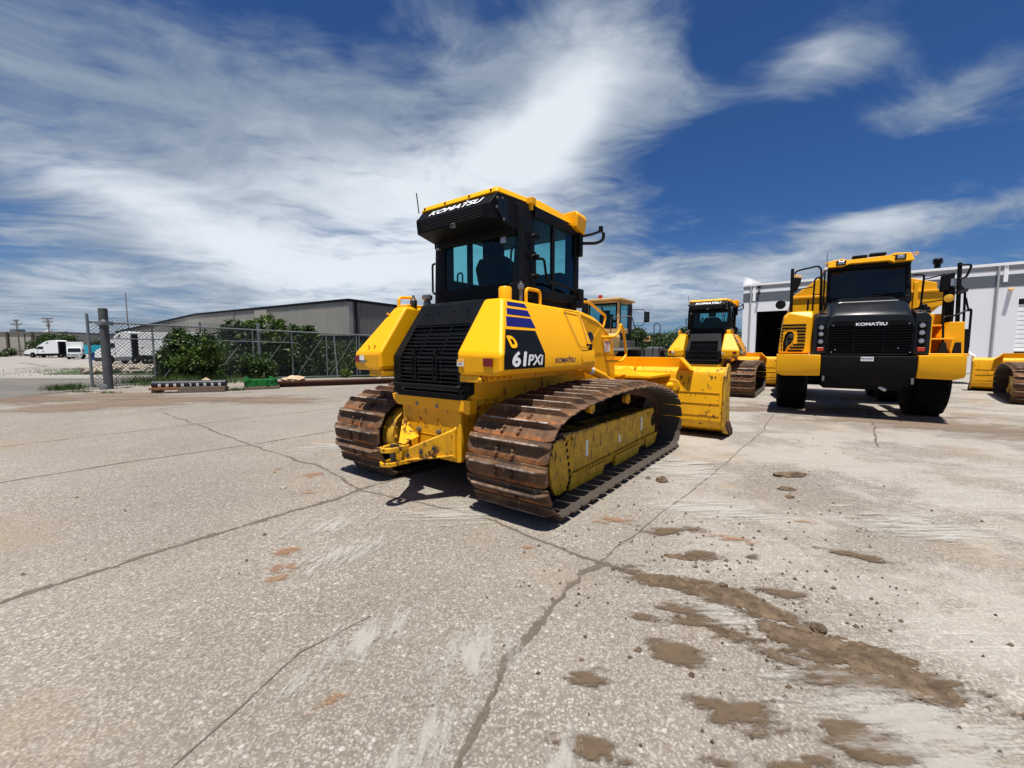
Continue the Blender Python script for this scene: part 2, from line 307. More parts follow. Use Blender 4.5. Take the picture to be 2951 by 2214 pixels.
def frame_mat():   # yellow track frame: greasy black above, chipped paint with vertical scuffs
    m, t, b, _ = newmat('greasy_yellow_frame'); ob = t.add('ShaderNodeTexCoord').outputs['Object']; X_, Y_, Z_ = t.sep(ob)
    n1 = t.noise(ob, 9, 6, .7); sc = t.noise(t.mapv(ob, rot=(R(25), 0, 0), sc=(1, 1.6, .35)), 22, 4, .7)
    c = t.mix(t.ramp(n1, .4, .75), (.66, .36, .002), (.40, .21, .004))
    c = t.mix(t.ramp(sc, .55, .63), c, (.06, .028, .008))
    g = t.ramp(t.math('ADD', Z_, t.math('MULTIPLY', t.math('SUBTRACT', n1, .5), .14)), .60, .66)
    c = t.mix(g, c, (.006, .005, .004)); t.link(c, b.inputs['Base Color']); b.inputs['Roughness'].default_value = .6; bump(t, b, n1, .4, .01); return m
M['frame'] = frame_mat()
def glass(name, tint, refl=.12, rough=.0):
    m = bpy.data.materials.new(name); m.use_nodes = True; t = NT(m.node_tree); t.n.clear(); out = t.add('ShaderNodeOutputMaterial')
    tr = t.add('ShaderNodeBsdfTransparent'); tr.inputs[0].default_value = (*tint, 1); g = t.add('ShaderNodeBsdfGlossy'); g.inputs[0].default_value = (.9, .95, 1, 1); g.inputs[1].default_value = rough
    fr = t.add('ShaderNodeLayerWeight'); fr.inputs[0].default_value = .5
    f = t.math('ADD', t.math('MULTIPLY', t.math('POWER', fr.outputs['Facing'], 5.), .7), refl, clamp=True)
    mx = t.add('ShaderNodeMixShader'); t.link(f, mx.inputs[0]); t.link(tr.outputs[0], mx.inputs[1]); t.link(g.outputs[0], mx.inputs[2]); t.link(mx.outputs[0], out.inputs[0]); return m
M['glass'] = glass('tinted_cab_glass', (.60, .82, .85), .018)
M['glass_dark'] = glass('dark_windscreen', (.3, .4, .42), .05)
M['glass_black'] = plain('dark_vehicle_window', (.01, .013, .016), .08, 0, .1)
def leafmat(name, a, b_, tr=.25):
    m, t, b, out = newmat(name); ob = t.add('ShaderNodeTexCoord').outputs['Object']; geo = t.add('ShaderNodeNewGeometry')
    c = t.mix(geo.outputs['Random Per Island'], a, b_); c = t.mix(t.ramp(t.noise(ob, 1.3, 3), .35, .65), c, tuple(x * .6 for x in a)); t.link(c, b.inputs['Base Color']); b.inputs['Roughness'].default_value = .5
    tl = t.add('ShaderNodeBsdfTranslucent'); t.link(c, tl.inputs[0]); mx = t.add('ShaderNodeMixShader'); mx.inputs[0].default_value = tr
    t.link(b.outputs[0], mx.inputs[1]); t.link(tl.outputs[0], mx.inputs[2]); t.link(mx.outputs[0], out.inputs[0]); return m
M['leaf'] = leafmat('bush_leaves', (.018, .050, .006), (.15, .23, .028))
M['leafdark'] = leafmat('tree_leaves', (.026, .062, .012), (.11, .17, .035))
M['leafyellow'] = leafmat('yellowgreen_leaves', (.07, .12, .015), (.26, .30, .05))
M['grass'] = leafmat('grass_blades', (.05, .10, .015), (.13, .20, .04))
def concrete(name, base, red=0., far=False):
    m, t, b, _ = newmat(name); geo = t.add('ShaderNodeNewGeometry'); P = geo.outputs['Position']; X_, Y_, Z_ = t.sep(P)
    big = t.noise(P, .35, 5, .6); mid = t.noise(P, 1.6, 6, .65); fine = t.noise(P, 9, 5, .65)
    c = t.mix(t.ramp(big, .3, .7), tuple(x * .80 for x in base), tuple(x * 1.12 for x in base))
    c = t.mix(t.math('MULTIPLY', t.ramp(mid, .45, .72), .45), c, (base[0] * .70, base[1] * .66, base[2] * .62))
    c = t.mix(t.math('MULTIPLY', t.ramp(fine, .5, .75), .25), c, (base[0] * .68, base[1] * .66, base[2] * .64))
    if not far:
        vc = t.voro(P, 62, 'F1', 1); vd = t.voro(P, 62, 'F1', 0); v2 = t.voro(P, 125, 'F1', 1); s_ = t.sep(vc)
        chip = t.math('MULTIPLY', t.ramp(s_[0], .60, .72), t.ramp(vd, .52, .36))         # pale aggregate showing in the worn surface
        c = t.mix(t.math('MULTIPLY', chip, t.ramp(t.noise(P, .9, 5, .65), .38, .66, .12, .95)), c, (.46, .43, .385))
        dk = t.math('MULTIPLY', t.ramp(s_[1], .74, .86), t.ramp(vd, .55, .38)); c = t.mix(t.math('MULTIPLY', dk, .55), c, (.13, .105, .09))
        s2 = t.sep(v2); c = t.mix(t.math('MULTIPLY', t.ramp(s2[0], .55, .8), .38), c, (.13, .11, .095)); c = t.mix(t.math('MULTIPLY', t.ramp(s2[2], .68, .85), .42), c, (.46, .43, .385))
        vb = t.voro(P, 27, 'F1', 1); vbd = t.voro(P, 27, 'F1', 0); sb_ = t.sep(vb); c = t.mix(t.math('MULTIPLY', t.ramp(sb_[0], .80, .88), t.math('MULTIPLY', t.ramp(vbd, .34, .22), .75)), c, (.44, .41, .37))
        c = t.mix(t.math('MULTIPLY', t.ramp(t.noise(P, 30, 5, .7), .46, .68), .45), c, (.105, .088, .070))
        # scrape marks left by steel tracks, in fans
        st = t.noise(t.mapv(P, rot=(0, 0, R(-28)), sc=(.45, 7., 1)), 4.2, 5, .68, .6); zone = t.ramp(t.noise(P, .42, 3, .5), .44, .62)
        right = t.ramp(X_, -.5, 3.2, .15, 1.)
        sm = t.math('MULTIPLY', t.math('MULTIPLY', t.ramp(st, .55, .66), t.math('MULTIPLY', zone, t.ramp(X_, .2, 1.6))), t.ramp(s_[2], .05, .5, .35, 1.))
        c = t.mix(t.math('MULTIPLY', sm, .62), c, (.54, .515, .475))
        wh = t.math('MULTIPLY', t.ramp(t.math('ADD', t.noise(P, .8, 7, .68), t.math('MULTIPLY', right, .10)), .53, .66), right)
        c = t.mix(t.math('MULTIPLY', wh, .42), c, (.46, .43, .385))
        st2 = t.noise(t.mapv(P, rot=(0, 0, R(-4)), sc=(.5, 5., 1)), 2.6, 6, .7, .3)
        c = t.mix(t.math('MULTIPLY', t.math('MULTIPLY', t.ramp(st2, .52, .68), t.ramp(X_, 1.5, 5.)), .45), c, (.17, .152, .14))
        pt = t.math('MULTIPLY', t.ramp(t.voro(P, 9, 'F1', 0), .085, .03), t.ramp(t.noise(P, 1.1, 2), .50, .6)); c = t.mix(pt, c, (.07, .05, .04))
        tan = t.math('MULTIPLY', t.ramp(t.noise(P, .55, 6, .7), .52, .66), .42); c = t.mix(tan, c, (.27, .20, .13))
    t.link(c, b.inputs['Base Color']); b.inputs['Roughness'].default_value = .88; b.inputs['Specular IOR Level'].default_value = .3
    bump(t, b, t.math('ADD', t.noise(P, 55, 4, .6), t.math('MULTIPLY', mid, .6)), .35 if not far else .15, .008); return m
M['concrete'] = concrete('worn_concrete', (.232, .203, .167))
M['lot'] = concrete('far_lot_concrete', (.30, .275, .25), far=True)
M['asphalt'] = concrete('grey_road', (.150, .138, .122), far=True)
def decal(name, col, col2, thr=.5, soft=.16, scale=6, edge=1., bmp=.4, strength=1., stretch=(1, 1, 1), rot=-28, spk=(.75, .15, .25, 1.)):
    m, t, b, out = newmat(name); tcn = t.add('ShaderNodeTexCoord'); uv = tcn.outputs['UV']; P = t.add('ShaderNodeNewGeometry').outputs['Position']
    U, V_, _ = t.sep(uv); du = t.math('ABSOLUTE', t.math('SUBTRACT', U, .5)); dv = t.math('ABSOLUTE', t.math('SUBTRACT', V_, .5))
    rr = t.math('MULTIPLY', t.math('SQRT', t.math('ADD', t.math('MULTIPLY', du, du), t.math('MULTIPLY', dv, dv))), 2.)
    f = t.math('SUBTRACT', t.math('ADD', t.math('MULTIPLY', t.math('SUBTRACT', t.noise(t.mapv(P, rot=(0, 0, R(rot)), sc=stretch), scale, 8, .72), .5), 3.4), .80), t.math('MULTIPLY', rr, 1.1 * edge))
    a = t.math('MULTIPLY', t.math('MULTIPLY', t.ramp(f, thr, thr + soft), strength), t.ramp(t.math('SUBTRACT', t.sep(t.voro(P, 62, 'F1', 1))[0], t.math('MULTIPLY', f, .9)), *spk)); a = t.math('MULTIPLY', a, t.ramp(rr, 1., .8))
    t.link(t.mix(t.noise(P, scale * 5, 5, .65), col, col2), b.inputs['Base Color']); b.inputs['Roughness'].default_value = .9; bump(t, b, t.noise(P, scale * 6, 5, .65), bmp, .02)
    tr = t.add('ShaderNodeBsdfTransparent'); mx = t.add('ShaderNodeMixShader'); t.link(a, mx.inputs[0]); t.link(tr.outputs[0], mx.inputs[1]); t.link(b.outputs[0], mx.inputs[2]); t.link(mx.outputs[0], out.inputs[0]); return m
M['mudstain'] = decal('mud_stain', (.070, .046, .026), (.150, .102, .058), .20, .45, 4.2, stretch=(.6, 1.5, 1), strength=.95)
M['orangestain'] = decal('orange_clay_stain', (.25, .11, .042), (.34, .185, .09), .25, .45, 11, stretch=(.6, 1.2, 1), strength=.6)
M['duststain'] = decal('brown_dust', (.185, .125, .082), (.24, .175, .125), .0, .8, .5, .8, .1, .75, (.6, 1.4, 1))
M['whitescuff'] = decal('white_scuff', (.46, .44, .40), (.55, .53, .49), .10, .8, 7, 1.0, .1, .48, (.35, 2.2, 1))
def jointmat():
    m, t, b, out = newmat('joint_filler'); U, V_, _ = t.sep(t.add('ShaderNodeTexCoord').outputs['UV']); P = t.add('ShaderNodeNewGeometry').outputs['Position']
    off = t.math('MULTIPLY', t.math('SUBTRACT', t.noise(P, 5, 5, .7), .5), .75)
    d = t.math('ABSOLUTE', t.math('SUBTRACT', t.math('ADD', V_, off), .5)); wd = t.ramp(t.noise(P, 3.2, 5, .7), .3, .75, .03, .24)
    a = t.math('MULTIPLY', t.ramp(t.math('SUBTRACT', wd, d), -.05, .06), .88); a2 = t.math('MULTIPLY', t.ramp(d, .5, .1), t.ramp(t.noise(P, 14, 5, .7), .5, .75, 0., .4))
    a = t.math('MAXIMUM', a, a2)
    t.link(t.mix(t.noise(P, 40, 4, .6), (.060, .045, .034), (.19, .155, .12)), b.inputs['Base Color']); b.inputs['Roughness'].default_value = .95
    tr = t.add('ShaderNodeBsdfTransparent'); mx = t.add('ShaderNodeMixShader'); t.link(a, mx.inputs[0]); t.link(tr.outputs[0], mx.inputs[1]); t.link(b.outputs[0], mx.inputs[2]); t.link(mx.outputs[0], out.inputs[0]); return m
M['joint'] = jointmat()
M['whitescuff2'] = decal('white_scrapes', (.40, .38, .34), (.50, .47, .43), .05, .9, 8, 1.0, .1, .62, (1.9, .5, 1), rot=-40, spk=(.62, .30, .0, 1.))
def mudmat():
    m, t, b, _ = newmat('dried_mud'); P = t.add('ShaderNodeNewGeometry').outputs['Position']; n = t.noise(P, 14, 6, .7)
    t.link(t.mix(t.ramp(n, .3, .7), (.065, .042, .025), (.185, .128, .078)), b.inputs['Base Color']); b.inputs['Roughness'].default_value = .95; bump(t, b, t.math('ADD', n, t.noise(P, 60, 4)), .7, .02); return m
M['mud'] = mudmat()
def ribbed(name, a, b_, pitch, axis=0):
    m, t, b, _ = newmat(name); ob = t.add('ShaderNodeTexCoord').outputs['Object']; s_ = t.sep(ob); n = t.noise(t.mapv(ob, sc=(1, 1, .15)), .8, 4)
    t.link(t.mix(n, a, b_), b.inputs['Base Color']); b.inputs['Roughness'].default_value = .6; b.inputs['Metallic'].default_value = .1; return m
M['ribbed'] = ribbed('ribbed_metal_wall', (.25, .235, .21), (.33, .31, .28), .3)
M['ribdark'] = ribbed('shaded_ribbed_wall', (.12, .112, .104), (.16, .15, .138), .3)  # ribbed wall colour darkened to carry the shade on the side wall
M['stucco'] = plain('white_stucco', (.80, .81, .83), .9, 0, .07, 60, .5)
M['stripe'] = plain('blue_grey_stripe', (.105, .120, .145), .85, 0, .1, 20, .3)
M['stripe2'] = plain('grey_band', (.36, .36, .37), .85, 0, .1, 20, .3)
M['trim'] = plain('white_trim', (.88, .88, .88), .6, 0, .05)
M['farwall'] = plain('beige_panel_wall', (.32, .30, .26), .9, 0, .06, .5)
M['rock'] = plain('limestone', (.33, .28, .22), .95, 0, .45, 3, .9)
M['turf'] = plain('turf_soil', (.05, .085, .02), .95, 0, .4, 3, .5)
M['hillgreen'] = plain('far_green', (.04, .075, .02), .95, 0, .5, .4)
M['concretegrey'] = plain('old_concrete', (.24, .22, .19), .95, 0, .3, 6, .5)

# ---------------------------------------------------------------- crawler dozer
def track_path():
    pts = []; c1 = (.02, .50); r1 = .445; c2 = (2.97, .447); r2 = .392
    for y, z in [(3.05, .84), (2.59, .945), (2.25, 1.0), (1.85, 1.03), (1.35, 1.035), (.9, 1.015), (.5, .985), (.2, .958)]: pts.append((y, z))
    pts = [(2.59, .94), (1.97, 1.028), (1.35, 1.038), (.84, 1.018), (.4, .98), (.075, .943), (-.13, .897), (-.24, .850), (-.325, .785), (-.395, .68), (-.437, .52), (-.425, .36), (-.35, .20), (-.235, .085), (-.10, .055), (.6, .055), (1.2, .055), (1.8, .055), (2.4, .055), (3.05, .055), (3.18, .078), (3.275, .16), (3.34, .29), (3.368, .44), (3.335, .60), (3.24, .73), (3.06, .825)]
    P = np.array(pts); Q = np.vstack([P, P[:1]])
    for _ in range(2):   # light smoothing
        Q = np.vstack([P, P[:1]]); L = np.r_[0, np.cumsum(np.linalg.norm(np.diff(Q, axis=0), axis=1))]; s = np.linspace(0, L[-1], 241)[:-1]
        P = np.stack([np.interp(s, L, Q[:, 0]), np.interp(s, L, Q[:, 1])], 1); P = (np.roll(P, 1, 0) + P * 2 + np.roll(P, -1, 0)) / 4
    return P
TP = track_path()
def path_frames(n, phase=0.):
    Q = np.vstack([TP, TP[:1]]); L = np.r_[0, np.cumsum(np.linalg.norm(np.diff(Q, axis=0), axis=1))]; out = []
    for k in range(n):
        s = ((k + phase) / n * L[-1]) % L[-1]; h = .09
        p = [np.array([np.interp((s + d) % L[-1], L, Q[:, i]) for i in (0, 1)]) for d in (-h, 0, h)]
        t_ = (p[2] - p[0]); t_ /= np.linalg.norm(t_); c = (p[0] + p[2]) / 2 * .3 + p[1] * .7; out.append((c, t_))
    return out
def shoe_mesh():
    mb = MB(); rings = []
    for x, h, yb in ((-.43, .006, -.055), (-.405, .03, -.080), (-.34, .058, -.092), (.34, .058, -.092), (.405, .03, -.080), (.43, .006, -.055)):
        rings.append([(x, yb, -.022), (x, yb, -.010), (x, yb + .03, .0), (x, .032, .004), (x, .044, h), (x, .060, h), (x, .068, .004), (x, .094, -.002), (x, .094, -.014), (x, .0, -.012)])
    mb.loft(rings)
    for x in (-.085, .085):
        for y in (-.008, -.048): mb.hexbolt((x, y, 0), (0, 0, 1), .019, .024)
    return mb
def dark_slots():
    mb = MB()
    for x in (-.075, .075): mb.box(x - .03, x + .03, .074, .0995, -.006, .0055)
    return mb
def make_track(root, side):
    xc = side * 1.07
    ch = MB(); fr = path_frames(90)   # the chain of links carrying the shoes
    for sx in (-.075, .075):
        ring_o = [(xc + sx - .02, c[0] + t_[1] * -.0 + nrm[0], c[1] + nrm[1]) for c, t_ in fr for nrm in [np.array([t_[1], -t_[0]]) * .022]]
        n = len(fr); A = []; B = []; Cc = []; D_ = []
        for c, t_ in fr:
            nv = np.array([-t_[1], t_[0]]) * -1   # outward
            # make nv point away from the loop centre
            ctr = np.array([1.5, .5]); nv = nv if np.dot(nv, c - ctr) > 0 else -nv
            o = c - nv * .014; i = c - nv * .115
            A.append((xc + sx - .018, o[0], o[1])); B.append((xc + sx + .018, o[0], o[1])); Cc.append((xc + sx + .018, i[0], i[1])); D_.append((xc + sx - .018, i[0], i[1]))
        b = len(ch.v); ch.v += A + B + Cc + D_
        for k in range(n):
            j = (k + 1) % n
            for p, q in ((0, 1), (1, 2), (2, 3), (3, 0)): ch.f.append((b + p * n + k, b + q * n + k, b + q * n + j, b + p * n + j))
    tr = ch.build('track', M['rust'], root, smooth=False)
    for k, (c, t_) in enumerate(path_frames(45, .35 if side > 0 else .1)):
        nv = np.array([t_[1], -t_[0]]); ctr = np.array([1.5, .5])
        if np.dot(nv, c - ctr) < 0: nv = -nv
        o = SHOE.copy() if k or side < 0 else SHOE
        if o is not SHOE: C.objects.link(o)
        o.parent = tr
        yv = Vector((0, -t_[0], -t_[1])); zv = Vector((0, nv[0], nv[1])); xv = yv.cross(zv)
        Mx = Matrix((xv, yv, zv)).transposed().to_4x4(); Mx.translation = Vector((xc, c[0], c[1])); o.matrix_local = Mx
    return tr
def rounded(y0, y1, z0, z1, r, n=4):
    P = []
    for cy, cz, a0 in ((y1 - r, z1 - r, 0), (y0 + r, z1 - r, 90), (y0 + r, z0 + r, 180), (y1 - r, z0 + r, 270)):
        for k in range(n + 1): a = R(a0 + 90 * k / n); P.append((cy + r * math.cos(a), cz + r * math.sin(a)))
    return P
def make_dozer():
    root = thing('crawler_dozer', 'large yellow crawler dozer with black cab parked in the centre foreground', 'bulldozer', -.669, 4.433, 36.8, group='yellow crawler dozers parked on the concrete yard')
    Yl, Yw, Yd, Ch, Bk = M['yellow'], M['yellow_worn'], M['yellow_dirty'], M['charcoal'], M['black']
    # ---- tracks
    global SHOE
    SHOE = shoe_mesh().build('track_shoe', M['track'], None, smooth=False, bevel=.004)
    for s in (1, -1): make_track(root, s)
    for s in (1, -1):
        g = MB(); xi, xo = s * .93, s * 1.20
        g.prx([(.42, .13), (2.75, .13), (3.05, .26), (3.08, .47), (2.95, .63), (2.0, .63), (.6, .645), (.3, .68), (.12, .64), (.06, .50), (.06, .33), (.16, .16)], xi, xo)
        fo = g.build('track_frame', M['frame'], root, bevel=.012)
        c = MB(); c.prx([(.14, .11), (.22, .09), (.35, .10), (.40, .22), (.36, .45), (.34, .62), (.26, .645), (.12, .63), (.05, .52), (.04, .38), (.06, .24)], xo, xo + s * .035)
        c.build('final_drive_cover', M['frame'], fo, bevel=.01)
        gd = MB(); gd.prx([(.42, .075), (1.2, .07), (1.25, .20), (.45, .22)], xo - s * .02, xo + s * .028); gd.prx([(1.55, .07), (2.3, .075), (2.36, .2), (1.55, .2)], xo - s * .02, xo + s * .028); gd.prx([(2.62, .09), (2.98, .1), (3.1, .25), (2.62, .24)], xo - s * .02, xo + s * .028)
        gd.build('roller_guards', M['frame'], fo, bevel=.006)
        b = MB(); b.tube([(xo + s * .02, .30, .225), (xo + s * .02, 1.6, .228), (xo + s * .02, 2.9, .245)], .012)
        for y, z in ((.42, .565), (.50, .58), (.42, .30), (.47, .25), (2.55, .30), (2.62, .34), (2.72, .56), (2.8, .55), (.38, .36)): b.hexbolt((xo, y, z), (s, 0, 0), .017, .018)
        b.build('rib_and_bolts', M['frame'], fo)
        st = MB()
        for y, z, hh in ((.84, .34, .17), (1.72, .335, .09), (2.48, .365, .18)): st.prx([(y - .028, z), (y + .028, z), (y + .028, z + hh), (y - .028, z + hh)], xo - s * .002, xo + s * .003)
        st.build('warning_sticker', M['sticker'], fo)
        p = MB(); p.prx(rounded(.47, .68, .27, .56, .08), xo, xo + s * .006); p.build('access_plate', M['frame'], fo, bevel=.004)
        th = MB(); N = 22; cy, cz = .02, .5     # toothed rim round the final drive
        pr = []
        for k in range(N):
            for da, rr in ((-.32, .36), (-.16, .395), (.16, .395), (.32, .36)): a = (k + da) * 2 * math.pi / N; pr.append((cy + rr * math.cos(a), cz + rr * math.sin(a)))
        th.prx(pr, s * 1.03, s * 1.11); sp = th.build('sprocket', M['rust'], root, smooth=False)
        dd = MB()
        for y_, z_ in ((.30, .62), (.335, .56), (.35, .50), (.365, .43), (.385, .36), (.40, .29), (.415, .22), (.26, .645), (.19, .645), (.12, .63), (.075, .58), (.05, .52), (.045, .17), (.08, .13), (.13, .10), (.19, .09), (.25, .09), (.31, .10), (.36, .13), (.40, .17)): dd.lathe((s * 1.232, y_, z_), (s, 0, 0), [(.020, 0), (.019, .006), (.010, .007)], 8)
        dd.build('drive_bolts', M['grease_shade'], root)
        fd = MB(); fd.lathe((s * .60, cy, cz), (s, 0, 0), [(.12, 0), (.30, .0), (.33, .04), (.33, .14), (.25, .2), (.22, .45)], 28)
        for k in range(16): a = k * math.pi / 8; fd.hexbolt((s * .60, cy + .255 * math.cos(a), cz + .255 * math.sin(a)), (-s, 0, 0), .017, .02)
        fd.build('final_drive', Yd, root, smooth=True)
        idl = MB(); idl.lathe((s * 1.0, 2.97, .447), (s, 0, 0), [(.1, -.06), (.1, 0), (.24, .02), (.27, .0), (.335, .0), (.335, .14), (.27, .14), (.24, .12), (.1, .14), (.1, .2)], 28); idl.build('idler', M['greasy_rust'], root)
        for y in (1.005, 2.04):
            cr_ = MB(); cr_.lathe((s * 1.10, y, .835), (s, 0, 0), [(.05, 0), (.062, .02), (.062, .07)], 20); cr_.lathe((s * 1.17, y, .835), (s, 0, 0), [(.066, -.01), (.066, .006), (.045, .009), (.045, .004), (.033, .004), (.033, .010)], 22)
            cr_.build('carrier_roller', M['yellow_worn'], root); br = MB(); br.box(s * .9, s * .98, y - .05, y + .05, .58, .84); br.build('roller_bracket', M['grease_shade'], root)
        bl = MB(); bl.box(s * .95, s * 1.18, .3, 2.9, .105, .17)
        for k in range(7): bl.cyl((s * .96, .45 + k * .36, .19), (s * 1.19, .45 + k * .36, .19), .085, 12)
        bl.build('track_rollers', M['greasy_rust'], root)
    for s in (1, -1):
        q = MB(); q.box(min(s * .58, s * .93), max(s * .58, s * .93), .45, 2.75, .42, .86); q.cyl((s * .9, 1.005, .835), (s * 1.12, 1.005, .835), .07, 14); q.cyl((s * .9, 2.04, .835), (s * 1.12, 2.04, .835), .07, 14); q.build('suspension_shade_block', M['grease_shade'], root, bevel=.02)  # black box stands for deep shade and suspension inside the track, plus roller shafts
    # ---- hull
    h = MB(); h.box(-.555, .555, -.24, 1.62, .93, 1.27); h.box(-.42, .42, -.22, 3.0, .42, .95); h.box(-.62, .62, .35, 1.6, 1.2, 1.62); h.build('hull', Yw, root, bevel=.02)
    h = MB(); h.box(-.41, .41, -.1, 3.0, .36, .44); h.box(-.7, .7, .9, 1.15, .40, .9); h.build('belly_plate', M['rust'], root)
    h = MB(); h.pry(rounded(-.43, .43, .375, .93, .03, 2), -.268, -.22); pl = h.build('rear_plate', Yw, root, bevel=.006)
    h = MB(); h.pry([(-.56, .99), (-.555, .955), (-.51, .905), (-.47, .885), (.47, .885), (.51, .865), (.555, .86), (.57, .90), (.57, .995), (-.57, .995)], -.296, -.2); h.box(-.57, .57, -.215, .2, .99, 1.28); h.build('rear_housing', Yl, root, bevel=.015)
    b = MB()
    for x, z in ((-.165, .915), (.13, .912), (-.16, .647), (.132, .649)): b.hexbolt((x, -.268, z), (0, -1, 0), .022, .035)
    b.build('rear_bolts', M['steel'], pl)
    b = MB(); b.box(-.165, .13, -.272, -.262, .607, .613); b.tube([(-.19, -.27, .70), (-.18, -.272, .765), (-.14, -.272, .765), (-.135, -.27, .70)], .006, 6); b.tube([(.085, -.27, .70), (.095, -.272, .765), (.135, -.272, .765), (.15, -.27, .70)], .006, 6); b.build('weld_seams', Yw, pl)
    # ---- drawbar: two webs running from the rear plate to a jaw
    d = MB()
    for s, xe in ((1, .355), (-1, -.355)):
        d.loft([[(s * .035, -.66, .44), (s * .035, -.66, .525), (s * .060, -.66, .525), (s * .060, -.66, .44)], [(xe - s * .03, -.27, .44), (xe - s * .03, -.27, .70), (xe, -.27, .70), (xe, -.27, .44)]])
        d.loft([[(0, -.66, .43), (s * .10, -.66, .43), (s * .10, -.66, .445), (0, -.66, .445)], [(s * .16, -.27, .43), (xe + s * .01, -.27, .43), (xe + s * .01, -.27, .45), (s * .16, -.27, .45)]])
        d.prx([(-.30, .42), (-.268, .42), (-.268, .73), (-.30, .70)], xe - s * .004, xe + s * .02)
    d.poly([(-.415, -.29, .725), (-.02, -.66, .555), (-.07, -.36, .60), (-.40, -.285, .60), (-.415, -.28, .715), (-.02, -.65, .545), (-.07, -.35, .59)], [(0, 1, 2), (4, 6, 5), (0, 4, 5, 1), (1, 5, 6, 2), (2, 6, 4, 0)])
    d.loft([[(-.03, -.63, .52), (-.40, -.27, .60), (-.42, -.27, .73), (-.36, -.30, .735)], [(-.012, -.62, .54), (-.375, -.268, .62), (-.40, -.262, .745), (-.345, -.28, .75)]])
    for z0, z1 in ((.535, .575), (.405, .44)):
        for k in range(1):
            pr = [(.055 * math.cos(a), -.80 + .07 * math.sin(a)) for a in [math.pi + i * math.pi / 8 for i in range(9)]]
            out = [(-.09, -.62)] + [(.085 * math.cos(a), -.78 + .085 * math.sin(a)) for a in [math.pi + i * math.pi / 8 for i in range(9)]] + [(.09, -.62)]
            inn = [(-.05, -.655)] + [(.045 * math.cos(a), -.775 + .045 * math.sin(a)) for a in [math.pi + i * math.pi / 8 for i in range(9)]] + [(.05, -.655)]
            n = len(out); rr = [[(x, y, z0) for x, y in out], [(x, y, z1) for x, y in out], [(x, y, z1) for x, y in inn], [(x, y, z0) for x, y in inn], [(x, y, z0) for x, y in out]]
            d.loft(rr, cap=False, close=True)
    d.box(-.085, .085, -.66, -.60, .40, .575); d.box(-.10, .10, -.66, -.45, .40, .428)
    db = d.build('drawbar', M['yellow_hitch'], root, bevel=.005)
    b = MB()
    for x, z in ((.311, .634), (.308, .488), (-.33, .64), (-.33, .49)): b.hexbolt((x, -.27, z), (0, -1, 0), .026, .035)
    for x, y, z in ((.075, -.63, .48), (.16, -.54, .50), (.24, -.45, .53), (-.16, -.54, .5)): b.cyl((x, y, z), (x + .02, y - .012, z), .02, 12)
    b.cyl((0, -.735, .40), (0, -.735, .59), .025, 14); b.build('drawbar_bolts', M['steel_dark'], db)
    # ---- grille
    def gy(z): return -.29 if z < 1.40 else -.29 + (z - 1.40) * .34 / .545
    fr = MB()
    prof = [(-.255, 1.04), (-.30, 1.06), (-.30, 1.40), (.045, 1.945), (.10, 1.975), (.36, 1.985), (.36, 1.90), (.13, 1.89), (-.20, 1.38), (-.20, 1.04)]
    for x0, x1, xt0, xt1 in ((-.53, -.415, -.46, -.385), (.415, .555, .385, .46)):
        fr.loft([[(x0 if z < 1.42 else x0 + (xt0 - x0) * (z - 1.42) / .5 if True else 0, y, z) for y, z in prof], [(x1 if z < 1.42 else x1 + (xt1 - x1) * (z - 1.42) / .5, y, z) for y, z in prof]])
    fr.loft([[(-.53, -.30, 1.06), (-.46, -.30, .985), (.45, -.30, .985), (.555, -.30, 1.05), (.53, -.30, 1.10), (.41, -.30, 1.045), (-.36, -.30, 1.045), (-.415, -.30, 1.11)], [(-.53, -.2, 1.06), (-.46, -.2, .985), (.45, -.2, .985), (.555, -.2, 1.05), (.53, -.2, 1.10), (.41, -.2, 1.045), (-.36, -.2, 1.045), (-.415, -.2, 1.11)]])
    zt = 1.72; fr.poly([(-.43, gy(zt), zt), (.43, gy(zt), zt), (.46, .045, 1.945), (-.46, .045, 1.945), (-.46, .10, 1.975), (.46, .10, 1.975), (-.47, .42, 1.99), (.47, .42, 1.99), (-.43, gy(zt) + .06, zt - .02), (.43, gy(zt) + .06, zt - .02)], [(0, 1, 2, 3), (3, 2, 5, 4), (4, 5, 7, 6), (0, 8, 9, 1)])
    gf = fr.build('grille_frame', Ch, root, bevel=.01)
    bk = MB(); bk.loft([[(-.43, -.245, 1.01), (.43, -.245, 1.01), (.43, -.1, 1.01), (-.43, -.1, 1.01)], [(-.43, -.245, 1.39), (.43, -.245, 1.39), (.43, -.1, 1.39), (-.43, -.1, 1.39)], [(-.42, -.01, 1.74), (.42, -.01, 1.74), (.42, .1, 1.74), (-.42, .1, 1.74)]]); bk.build('radiator', M['dark'], gf)
    br = MB()
    for k in range(17):
        z = 1.075 + k * .0395; y = gy(z) - .0; x = .418 if z < 1.42 else .418 - (z - 1.42) * .06
        br.box(-x, x, y - .004, y + .012, z - .0045, z + .0045)
    for x in (-.15, .17): br.tube([(x, gy(1.06) + .012, 1.06), (x, gy(1.40) + .012, 1.40), (x * .9, gy(1.72) + .012, 1.72)], .005, 6)
    br.build('grille_bars', M['charcoal_gloss'], gf)
    hn = MB()
    for x in (-.19, .12):
        hn.box(x - .02, x + .02, -.31, -.28, 1.41, 1.47); hn.tube([(x - .03, -.30, 1.18), (x - .03, -.305, 1.38), (x, -.29, 1.44)], .007, 6); hn.tube([(x + .02, -.30, 1.18), (x + .02, -.305, 1.38), (x + .01, -.29, 1.44)], .007, 6); hn.box(x - .03, x + .03, -.31, -.29, 1.17, 1.21)
    hn.build('fan_bracket', Ch, gf)
